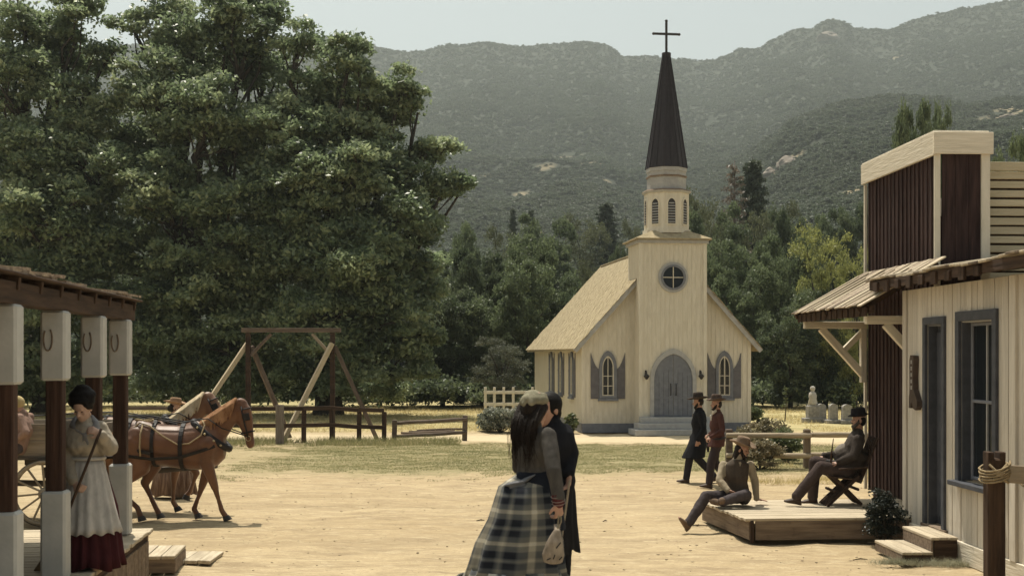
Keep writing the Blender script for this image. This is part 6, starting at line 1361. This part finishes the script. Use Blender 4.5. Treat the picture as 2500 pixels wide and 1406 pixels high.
# companion in long black coat
Yk = 9.55; xo = (1340-1250)/3000*Yk
def SP(px, py, dy=0): q = at(px, py, Yk+dy); return V((q.x-xo, q.y-Yk, q.z-FZ))
J = dict(pel=SP(1355, 1168), chest=SP(1354, 1088), neck=SP(1350, 1035), head=SP(1338, 1000), shl=SP(1333, 1054, -.03), shr=SP(1380, 1050, .07))
J['shl'] = SP(1326, 1054, -.0); J['shr'] = SP(1379, 1051, .02); J['elr'] = SP(1398, 1104, .0); J['wrr'] = SP(1391, 1156, -.14); J['hr'] = [(-.12, -.1, -1), (-.8, -.3, 0), .7, -1]; J['ell'] = SP(1318, 1115, .06); J['wrl'] = SP(1325, 1170, -.06); J['hl'] = [(0, 0, -1), (1, 0, 0), .5, 1]
J['hipl'] = SP(1342, 1180); J['hipr'] = SP(1368, 1180); J['knl'] = V((-.08, -.02, .48)); J['knr'] = V((.1, -.02, .48)); J['anl'] = V((-.09, 0, .1)); J['anr'] = V((.1, 0, .1)); J['fl'] = J['fr'] = (-.3, -1, 0)
J['hm'] = frame_((-.62, -.70, -.05))
K_ = person('companion in long black coat walking close beside the plaid skirted woman', (xo, Yk, FZ), 0, J, skin, fine=.008)
jacket(K_, J, blackc, .020, 'coat', hem=.0, sleeve=(.060, .050, .040), wm=.86, nz=.006); hairshape(K_, J, hairk, [('e', (-.030, 0, .040), (.108, .092, .105)), ('e', (-.06, 0, -.03), (.06, .075, .08))])
skirt(K_, 'coat_skirt', [(J['pel'].z+.1, .0, 0, .165, .14, 0), (J['pel'].z-.1, .01, 0, .19, .17, .5), (.62, .0, 0, .205, .18, 1), (.40, .0, 0, .225, .2, 1.2)], blackc, 6, .06, seed=8)
trousers(K_, J, blackc); boots(K_, J, bootbr)
cn = T('slim_cane', 'slim pale cane in the hand of the black coated companion', 'cane', V((xo, Yk, FZ))+J['wrr']+V((-.01, -.06, -.07))); tube('shaft', cn, [(.01, 0, .03), (0, 0, -.02), (-.07, -.06, -.50), (-.10, -.08, -(J['wrr'].z-.08))], [.010, .009, .008, .007], palewood, 7)
# ---- wagon driver, woman behind team
Yd = 18.75; xo = (48-1250)/3000*Yd
J = std(0); bend = -.0
J['pel'] = V((0, 0, 1.18)); J['chest'] = V((.10, 0, 1.45)); J['neck'] = V((.06, 0, 1.66)); J['head'] = V((.03, 0, 1.80))
J = dict(sit=1, pel=V((0, 0, 1.22)), chest=V((.10, 0, 1.50)), neck=V((.06, 0, 1.69)), head=V((-.04, 0, 1.83)), shl=V((.08, .18, 1.64)), shr=V((.08, -.18, 1.64)), ell=V((-.02, .27, 1.42)), elr=V((.20, -.27, 1.42)), wrl=V((-.25, .2, 1.35)), wrr=V((-.02, -.2, 1.28)),
         hl=[(-1, 0, -.2), (0, 0, -1), .6, 1], hr=[(-1, 0, -.2), (0, 0, -1), .6, -1], hipl=V((0, .1, 1.18)), hipr=V((0, -.1, 1.18)), knl=V((-.42, .13, 1.22)), knr=V((-.42, -.13, 1.22)), anl=V((-.5, .13, .92)), anr=V((-.5, -.13, .92)), fl=(-1, 0, 0), fr=(-1, 0, 0), hm=frame_((-.95, 0, -.30)))
E_ = person('fair haired person in a pinkish tan shirt riding in the wagon', (xo, Yd, 0), 0, J)
pk = cloth('dusty_pink_shirt', (.20, .13, .10), bump=.6); jacket(E_, J, pk, .022, 'shirt', hem=0, sleeve=(.072, .066, .045), nz=.008); trousers(E_, J, trs); boots(E_, J, bootbr)
hairshape(E_, J, cloth('straw_blond_hair', (.33, .26, .13), bump=.6), [('e', (-.03, 0, .03), (.10, .088, .105))])
p = gr(425, 1212); J = std(.35)
G_ = person('woman in straw hat and striped brown skirt walking behind the horse team', (p.x, p.y, 0), .05, J, skinp, female=True)
jacket(G_, J, cloth('brown_bodice', (.10, .06, .045)), .016, 'bodice', hem=0, wm=.88, bust=.02, sleeve=(.06, .05, .038)); hat(G_, V(J['head'])+V((0, 0, .075)), frame_((1, 0, -.1)), cloth('tan_straw', (.22, .14, .085), bump=.5), .19, .094, .11, leather); hairshape(G_, J, hairb, [('e', (-.035, 0, .0), (.09, .086, .10)), ('e', (-.10, 0, -.02), (.05, .06, .06))])
stm = mat('brown_striped_skirt', (.10, .06, .045), (.24, .17, .13), sc_=5, st=(5, 5, .2), rough=.9); skirt(G_, 'skirt', [(1.04, 0, 0, .14, .12, 0), (.9, 0, 0, .22, .2, .4), (.5, 0, 0, .32, .3, .9), (.05, 0, 0, .40, .38, 1.2)], stm, 14, .06, seed=3)
# ---------------------------------------------------------------- horses, harness, wagon
HR = [(-.86, 1.22, .10, .08), (-.80, 1.20, .22, .17), (-.68, 1.19, .31, .25), (-.48, 1.17, .335, .29), (-.22, 1.12, .31, .30), (.05, 1.09, .325, .305), (.30, 1.11, .36, .29), (.48, 1.12, .37, .25), (.62, 1.12, .30, .21), (.72, 1.10, .18, .14)]
def horse(label, loc, rz, coat, mane, legs, nk=((.50, 0, 1.27), (.78, 0, 1.56), (.98, 0, 1.76)), hd=(.98, 0, 1.72), hdir=(.40, 0, -.92), sock=None):
    t = T('horse', label, 'horse', loc, rz, 'harnessed horses of the wagon team'); b = Blob()
    b.loftr([(V((x, 0, z)), V((0, w_, 0)), V((0, 0, h))) for x, z, h, w_ in HR], 20)
    b.cap((.30, 0, 1.38), .13, (.05, 0, 1.30), .12); b.cap((-.55, .10, 1.24), .22, (-.55, -.10, 1.24), .22)
    n0, n1, n2 = map(V, nk)
    for (a, ra), (c, rc) in (((n0, .27), (n0.lerp(n1, .5), .21)), ((n0.lerp(n1, .5), .21), (n1, .17)), ((n1, .165), (n2, .115))): 
        d = (c-a).normalized(); sd = V((0, 1, 0)); up = sd.cross(d); b.loftr([(a, sd*ra*.62, up*ra), (c, sd*rc*.62, up*rc)], 16); b.ell(a, (ra*.9, ra*.6, ra*.9)); b.ell(c, (rc*.95, rc*.62, rc*.95))
    H = V(hd); d = V(hdir).normalized(); sd = V((0, 1, 0)); up = sd.cross(d)*-1; up = V((-d.z, 0, d.x)) if True else up
    if up.x < 0: up = -up
    b.loftr([(H-d*.06, sd*.07, up*.09), (H+d*.03, sd*.095, up*.125), (H+d*.16-up*.01, sd*.092, up*.13), (H+d*.30+up*.0, sd*.068, up*.095), (H+d*.44+up*.005, sd*.052, up*.070), (H+d*.53+up*.0, sd*.055, up*.068), (H+d*.60-up*.005, sd*.045, up*.045)], 16)
    b.cap(H+d*.50+up*.04+sd*.03, .022, H+d*.56+up*.035+sd*.03, .02); b.cap(H+d*.50+up*.04-sd*.03, .022, H+d*.56+up*.035-sd*.03, .02)
    for s in (-1, 1): b.cap(H-d*.03+sd*s*.055, .03, H-d*.17+sd*s*.065-up*.01, .010)
    for kind, s, kneep, fetp, hoofp in legs:
        k_, f_, h_ = V((kneep[0], s*.15, kneep[1])), V((fetp[0], s*.14, fetp[1])), V((hoofp[0], s*.14, hoofp[1]))
        if kind == 'f':
            b.chain([(.50, s*.15, 1.15), (.47, s*.15, .88), k_], [.16, .105, .058]); b.cap(k_, .056, k_, .056); b.chain([k_, k_.lerp(f_, .5), f_], [.050, .034, .040]); b.chain([f_, h_], [.040, .045])
        else:
            st_ = V((-.40 if kneep[0] > -.75 else -.48, s*.16, .80)); b.chain([(-.60, s*.14, 1.15), st_, k_], [.21, .13, .060]); b.cap(k_+V((-.03, 0, .03)), .045, k_, .05); b.chain([k_, k_.lerp(f_, .5), f_], [.050, .037, .042]); b.chain([f_, h_], [.041, .046])
    body = b.build('body', coat, t, .016, 4, .003)
    for kind, s, kneep, fetp, hoofp in legs:
        f_, h_ = V((fetp[0], s*.14, fetp[1])), V((hoofp[0], s*.14, hoofp[1])); dd = (h_-f_).normalized(); dd = V((dd.x*.6, 0, -1)).normalized()
        q = Blob(); a_ = V((dd.z*-1, 0, dd.x)); q.loftr([(h_-dd*.01, a_*.05, V((0, .048, 0))), (h_+dd*.065+a_*.012, a_*.068, V((0, .058, 0)))], 12); link('hoof', mesh('hoof', q.v, q.f, iron, False), t)
    # mane: locks along the crest
    b = Blob(); random.seed(3)
    for i in range(22):
        q = i/21; a = (n0.lerp(n1, q*2) if q < .5 else n1.lerp(n2, q*2-1)); r = .24-.13*q; d_ = (n2-n0).normalized(); u_ = V((-d_.z, 0, d_.x)); top = a+u_*r*.95
        L2 = .16+.05*random.random(); b.chain([top+V((0, -.02, .01)), top+V((-.02, -.115, -.06)), top+V((-.03+random.uniform(-.03, .03), -.15-.12*(r-.11), -.06-L2))], [.030, .026, .008])
    for i in range(5): b.chain([H-d*.08+sd*(i-2)*.015, H+d*.08+up*.12+sd*(i-2)*.018], [.02, .008])
    b.build('mane', mane, t, .010, 1, .004)
    b = Blob(); b.chain([(-.84, 0, 1.36), (-.96, 0, 1.22), (-1.0, 0, .95), (-.98, 0, .65)], [.05, .07, .085, .03]); b.build('tail', mane, t, .014, 2, .012)
    for s in (-1, 1): q = Blob(); q.ell(H+d*.17+sd*s*.088+up*.045, (.02, .012, .018)); link('eye', mesh('eye', q.v, q.f, eyem, True), t)
    return t, H, d, up
def bandpts(x, g_=.012, t0=-180, t1=180, n=30, tilt=0):
    xs_ = [r[0] for r in HR]; z = np.interp(x, xs_, [r[1] for r in HR]); h = np.interp(x, xs_, [r[2] for r in HR])+g_; w_ = np.interp(x, xs_, [r[3] for r in HR])+g_
    return [V((x+tilt*math.cos(R(t0+(t1-t0)*k/n)), w_*math.sin(R(t0+(t1-t0)*k/n)), z+h*math.cos(R(t0+(t1-t0)*k/n)))) for k in range(n+1)]
def strap(parent, name, pts, w_=.035, th=.012, m=leather):
    """flat strap following pts"""
    vv, ff = [], []; n = len(pts); ctr = sum((V(p) for p in pts), V((0, 0, 0)))/n
    for i, p in enumerate(pts):
        d = (V(pts[min(i+1, n-1)])-V(pts[max(i-1, 0)])).normalized(); o = (V(p)-V((V(p).x, 0, 1.12))); o = (o-d*o.dot(d)).normalized() if o.length > .01 else V((0, 0, 1)); s = d.cross(o)
        vv += [V(p)+s*w_/2, V(p)+s*w_/2+o*th, V(p)-s*w_/2+o*th, V(p)-s*w_/2]
    for i in range(n-1):
        for k in range(4): k2 = (k+1) % 4; ff.append((i*4+k, i*4+k2, (i+1)*4+k2, (i+1)*4+k))
    ff += [(0, 1, 2, 3), tuple((n-1)*4+k for k in (3, 2, 1, 0))]
    return link(name, mesh(name, vv, ff, m), parent)
brass = mat('dull_brass', (.30, .24, .14), (.42, .35, .22), sc_=9, rough=.4, metal=.6)
def harness(label, loc, rz, H, d, up, nk):
    t = T('harness', label, 'harness', loc, rz, 'leather harness sets on the horse team')
    n0, n1, n2 = map(V, nk); dn = (n1-n0).normalized(); un = V((-dn.z, 0, dn.x)); c_ = n0+dn*.05
    pts = [c_+un*(.33*math.cos(a))-dn*.05*math.cos(a)+V((0, .20*math.sin(a), -.04)) for a in [2*PI*k/28 for k in range(29)]]; tube('collar', t, pts, [.052]*29, leather, 8)
    tube('hames', t, [p+(p-c_).normalized()*.035-dn*.0 for p in pts[1:-1]], .016, brass if 0 else iron, 6)
    for a in (.5, .9, 1.4, 1.9, 2.3, 2.7, -.5, -.9, -1.4, -1.9, -2.3, -2.7): q = c_+un*(.33*math.cos(a))-dn*.05*math.cos(a)+V((0, .26*math.sin(a), -.04)); lathe('stud', t, [(.001, -.02), (.02, -.01), (.02, .01), (.001, .02)], brass, 8, Matrix.Translation(q), close=True)
    strap(t, 'girth', bandpts(.12, .012), .06, .014); strap(t, 'belly_band', bandpts(-.30, .012), .05, .012); strap(t, 'breeching_strap', bandpts(-.66, .014), .035, .012)
    for s in (-1, 1):
        tr = [V((.62, s*.25, 1.12)), V((.45, s*.300, 1.06)), V((.12, s*.335, .96)), V((-.30, s*.335, .94)), V((-.66, s*.30, .98)), V((-.95, s*.24, .96)), V((-1.3, s*.22, .90))]; strap(t, 'trace', tr, .045, .014)
        strap(t, 'breeching', [V((-.92, s*.02, 1.10)), V((-.88, s*.14, 1.10)), V((-.74, s*.26, 1.10)), V((-.30, s*.335, 1.02))], .05, .014)
        strap(t, 'back_strap', [V((.36, s*.04, 1.51)), V((0, s*.03, 1.435)), V((-.4, s*.03, 1.52)), V((-.8, s*.02, 1.44))], .03, .012)
        rn = [H+d*.42+V((0, s*.075, 0)), n1+V((-.02, s*.16, -.12)), c_+V((-.02, s*.17, .22)), V((.1, s*.15, 1.46)), V((-.5, s*.14, 1.56)), V((-1.1, s*.12, 1.55)), V((-1.9, s*.1, 1.50))]; tube('rein', t, rn, .009, leather, 5)
        # bridle
        tube('cheek_strap', t, [H-d*.04+V((0, s*.08, 0)), H+d*.12+V((0, s*.106, 0)), H+d*.30+V((0, s*.085, 0)), H+d*.44+V((0, s*.072, 0))], .012, leather, 6)
        q = H+d*.13+up*.05+V((0, s*.118, 0)); M_ = Matrix((d, up, V((0, 1, 0)))).transposed(); link('blinder', boxmesh(.11, .10, .012, leather, .004), t, q, M_.to_euler())
        lathe('bit_ring', t, [(.032, -.006), (.042, -.006), (.042, .006), (.032, .006), (.032, -.006)], brass, 12, Matrix.Translation(H+d*.45+V((0, s*.075, 0))) @ Matrix.Rotation(PI/2, 4, 'X'), close=True)
    tube('brow_band', t, [H+d*.01+up*.13*math.cos(a)+V((0, .105*math.sin(a), 0)) for a in [-1.5+3*k/10 for k in range(11)]], .011, leather, 6); tube('nose_band', t, [H+d*.36+up*.10*math.cos(a)+V((0, .075*math.sin(a), 0)) for a in [2*PI*k/16 for k in range(17)]], .011, leather, 6)
    return t
chest = mat('chestnut_coat', (.085, .035, .016), (.165, .072, .033), sc_=1.6, rough=.45, spec=.35, bump=.1, bsc=60, sheen=.15, dirt=((.05, .02, .012), 1.2, .55, .5)); chest2 = mat('sorrel_coat', (.13, .06, .03), (.22, .115, .06), sc_=1.6, rough=.45, spec=.35, sheen=.15)
maneb = cloth('chestnut_mane', (.16, .075, .035), (.34, .19, .10), bump=.8, sc_=12); manef = cloth('flaxen_mane', (.36, .28, .17), (.58, .48, .33), bump=.8, sc_=12)
LEG1 = [('f', -1, (.60, .50), (.70, .15), (.76, .065)), ('f', 1, (.34, .48), (.22, .14), (.27, .065)), ('h', -1, (-.86, .50), (-.55, .20), (-.50, .065)), ('h', 1, (-.52, .52), (-.36, .18), (-.30, .065))]
LEG2 = [('f', -1, (.42, .50), (.40, .15), (.46, .065)), ('f', 1, (.70, .58), (.60, .28), (.55, .22)), ('h', -1, (-.50, .52), (-.40, .16), (-.34, .065)), ('h', 1, (-.92, .52), (-.82, .18), (-.76, .065))]
NK = ((.48, 0, 1.27), (.72, 0, 1.50), (.95, 0, 1.72)); NK2 = ((.48, 0, 1.30), (.72, 0, 1.56), (.92, 0, 1.78))
Yh = 19.35; X1 = (432-1250)/3000*Yh; l1 = (X1, Yh, 0)
h1, H, d, up = horse('near chestnut horse with lowered head in black harness', l1, .02, chest, maneb, LEG1, NK, (.98, 0, 1.66), (.22, 0, -.97))
harness('black leather harness on the near chestnut horse', l1, .02, H, d, up, NK)
Yh2 = 20.5; X2 = (366-1250)/3000*Yh2; l2 = (X2, Yh2, 0)
h2, H, d, up = horse('far sorrel horse with pale flaxen mane behind the chestnut horse', l2, .02, chest2, manef, LEG2, NK2, (.95, 0, 1.74), (.45, 0, -.90))
harness('black leather harness on the far sorrel horse', l2, .02, H, d, up, NK2)
rp_ = T('neck_rope', 'pale looped rope draped over the near horse back and side', 'rope', l1, .02)
pts = [V((-.62, -.24, 1.36)), V((-.5, -.20, 1.46)), V((-.35, -.22, 1.42)), V((-.15, -.29, 1.28)), V((.08, -.305, 1.15)), V((.25, -.305, 1.16)), V((.42, -.27, 1.28)), V((.46, -.2, 1.43)), V((.40, -.10, 1.50))]
tube('loop', rp_, pts, .012, ropem, 6); tube('loop', rp_, [V((-.45, -.22, 1.44)), V((-.46, -.31, 1.30)), V((-.46, -.345, 1.12)), V((-.45, -.345, .98))], .014, ropem, 6); tube('loop', rp_, [V((-.45+.13*math.cos(a), -.12+.08*math.sin(a), 1.50+.012*math.sin(2*a))) for a in [2*PI*k/16 for k in range(17)]], .013, ropem, 6)
for o_ in (h1, h2): o_.scale = (1.05,)*3
for o_ in [x for x in C.objects if x.parent is None and x.name.split('.')[0] in ('harness', 'neck_rope')]: o_.scale = (1.05,)*3
# wagon
wx = (110-1250)/161; wgy = 18.6; wg = T('wagon', 'weathered grey plank wagon behind the horses, mostly hidden by the porch posts', 'wagon', (wx, wgy+.75, 0), .02)
wagw = woodz('grey_wagon_plank', (.17, .14, .105), (.27, .225, .17), 'x', dirt=((.09, .07, .05), 3, .58, .6)); wagd = woodz('dark_wagon_wood', (.06, .05, .04), (.12, .10, .08), 'x'); whm = woodz('worn_wheel_wood', (.20, .165, .12), (.32, .265, .19), 'x', rough=.9)
for s in (-1, 1):
    for k in range(2): box('side_board', wg, (-.9, s*.62, 1.16+k*.26), (3.2, .035, .25), wagw, (0, random.uniform(-.004, .004), 0))
    box('rub_rail', wg, (-.9, s*.66, 1.02), (3.2, .04, .05), wagd)
    for x in (-2.3, -1.4, -.5, .4): box('stake', wg, (x, s*.65, 1.25), (.05, .03, .56), wagd)
for x in (-2.5, .7): box('end_board', wg, (x, 0, 1.28), (.04, 1.22, .50), wagw)
for k in range(6): box('floor_board', wg, (-.9, -.5+k*.2, 1.02), (3.2, .19, .035), wagw)
box('bolster', wg, (0, 0, .80), (.16, 1.3, .16), wagd); box('bolster', wg, (-2.0, 0, .86), (.16, 1.3, .16), wagd); beam('reach', wg, (-2.0, 0, .62), (.1, 0, .56), .09, .09, wagd); box('sand_board', wg, (-.15, 0, .93), (.7, .5, .1), wagd)
beam('tongue', wg, (.1, .57, .62), (2.3, .58, .80), .09, .09, wagd)
for (x, r_) in ((0, .50), (-2.0, .60)):
    tube('axle', wg, [(x, -.82, r_), (x, .82, r_)], .045, iron, 8)
    for s in (-1, 1):
        wh = T('wheel', None, None, (x, s*.75, r_)); wh.parent = wg
        M_ = Matrix.Rotation(PI/2, 4, 'X'); lathe('rim', wh, [(r_, -.028), (r_, .028), (r_-.055, .024), (r_-.055, -.024), (r_, -.028)], whm, 36, M_, close=True); lathe('tyre', wh, [(r_+.012, -.026), (r_+.012, .026), (r_+.001, .026), (r_+.001, -.026), (r_+.012, -.026)], iron, 36, M_, close=True)
        lathe('hub', wh, [(.05, -.13), (.075, -.10), (.10, 0), (.075, .10), (.05, .13)], whm, 14, M_)
        for k in range(12): a = 2*PI*k/12+.1; beam('spoke', wh, (.08*math.cos(a), 0, .08*math.sin(a)), ((r_-.05)*math.cos(a), 0, (r_-.05)*math.sin(a)), .035, .028, whm)
# ---------------------------------------------------------------- air
hz = bpy.data.materials.new('haze'); hz.use_nodes = True; N = hz.node_tree.nodes; N.remove(N['Principled BSDF']); pv = N.new('ShaderNodeVolumePrincipled'); pv.inputs['Color'].default_value = (.82, .89, .87, 1); pv.inputs['Density'].default_value = HAZE; pv.inputs['Anisotropy'].default_value = .35
hz.node_tree.links.new(pv.outputs[0], N['Material Output'].inputs['Volume'])
zt = HTOP+40
o = link('haze', boxmesh(7000, 6200, zt+2, hz, 0), None, (0, 2700, zt/2-1)); o['kind'] = 'stuff'
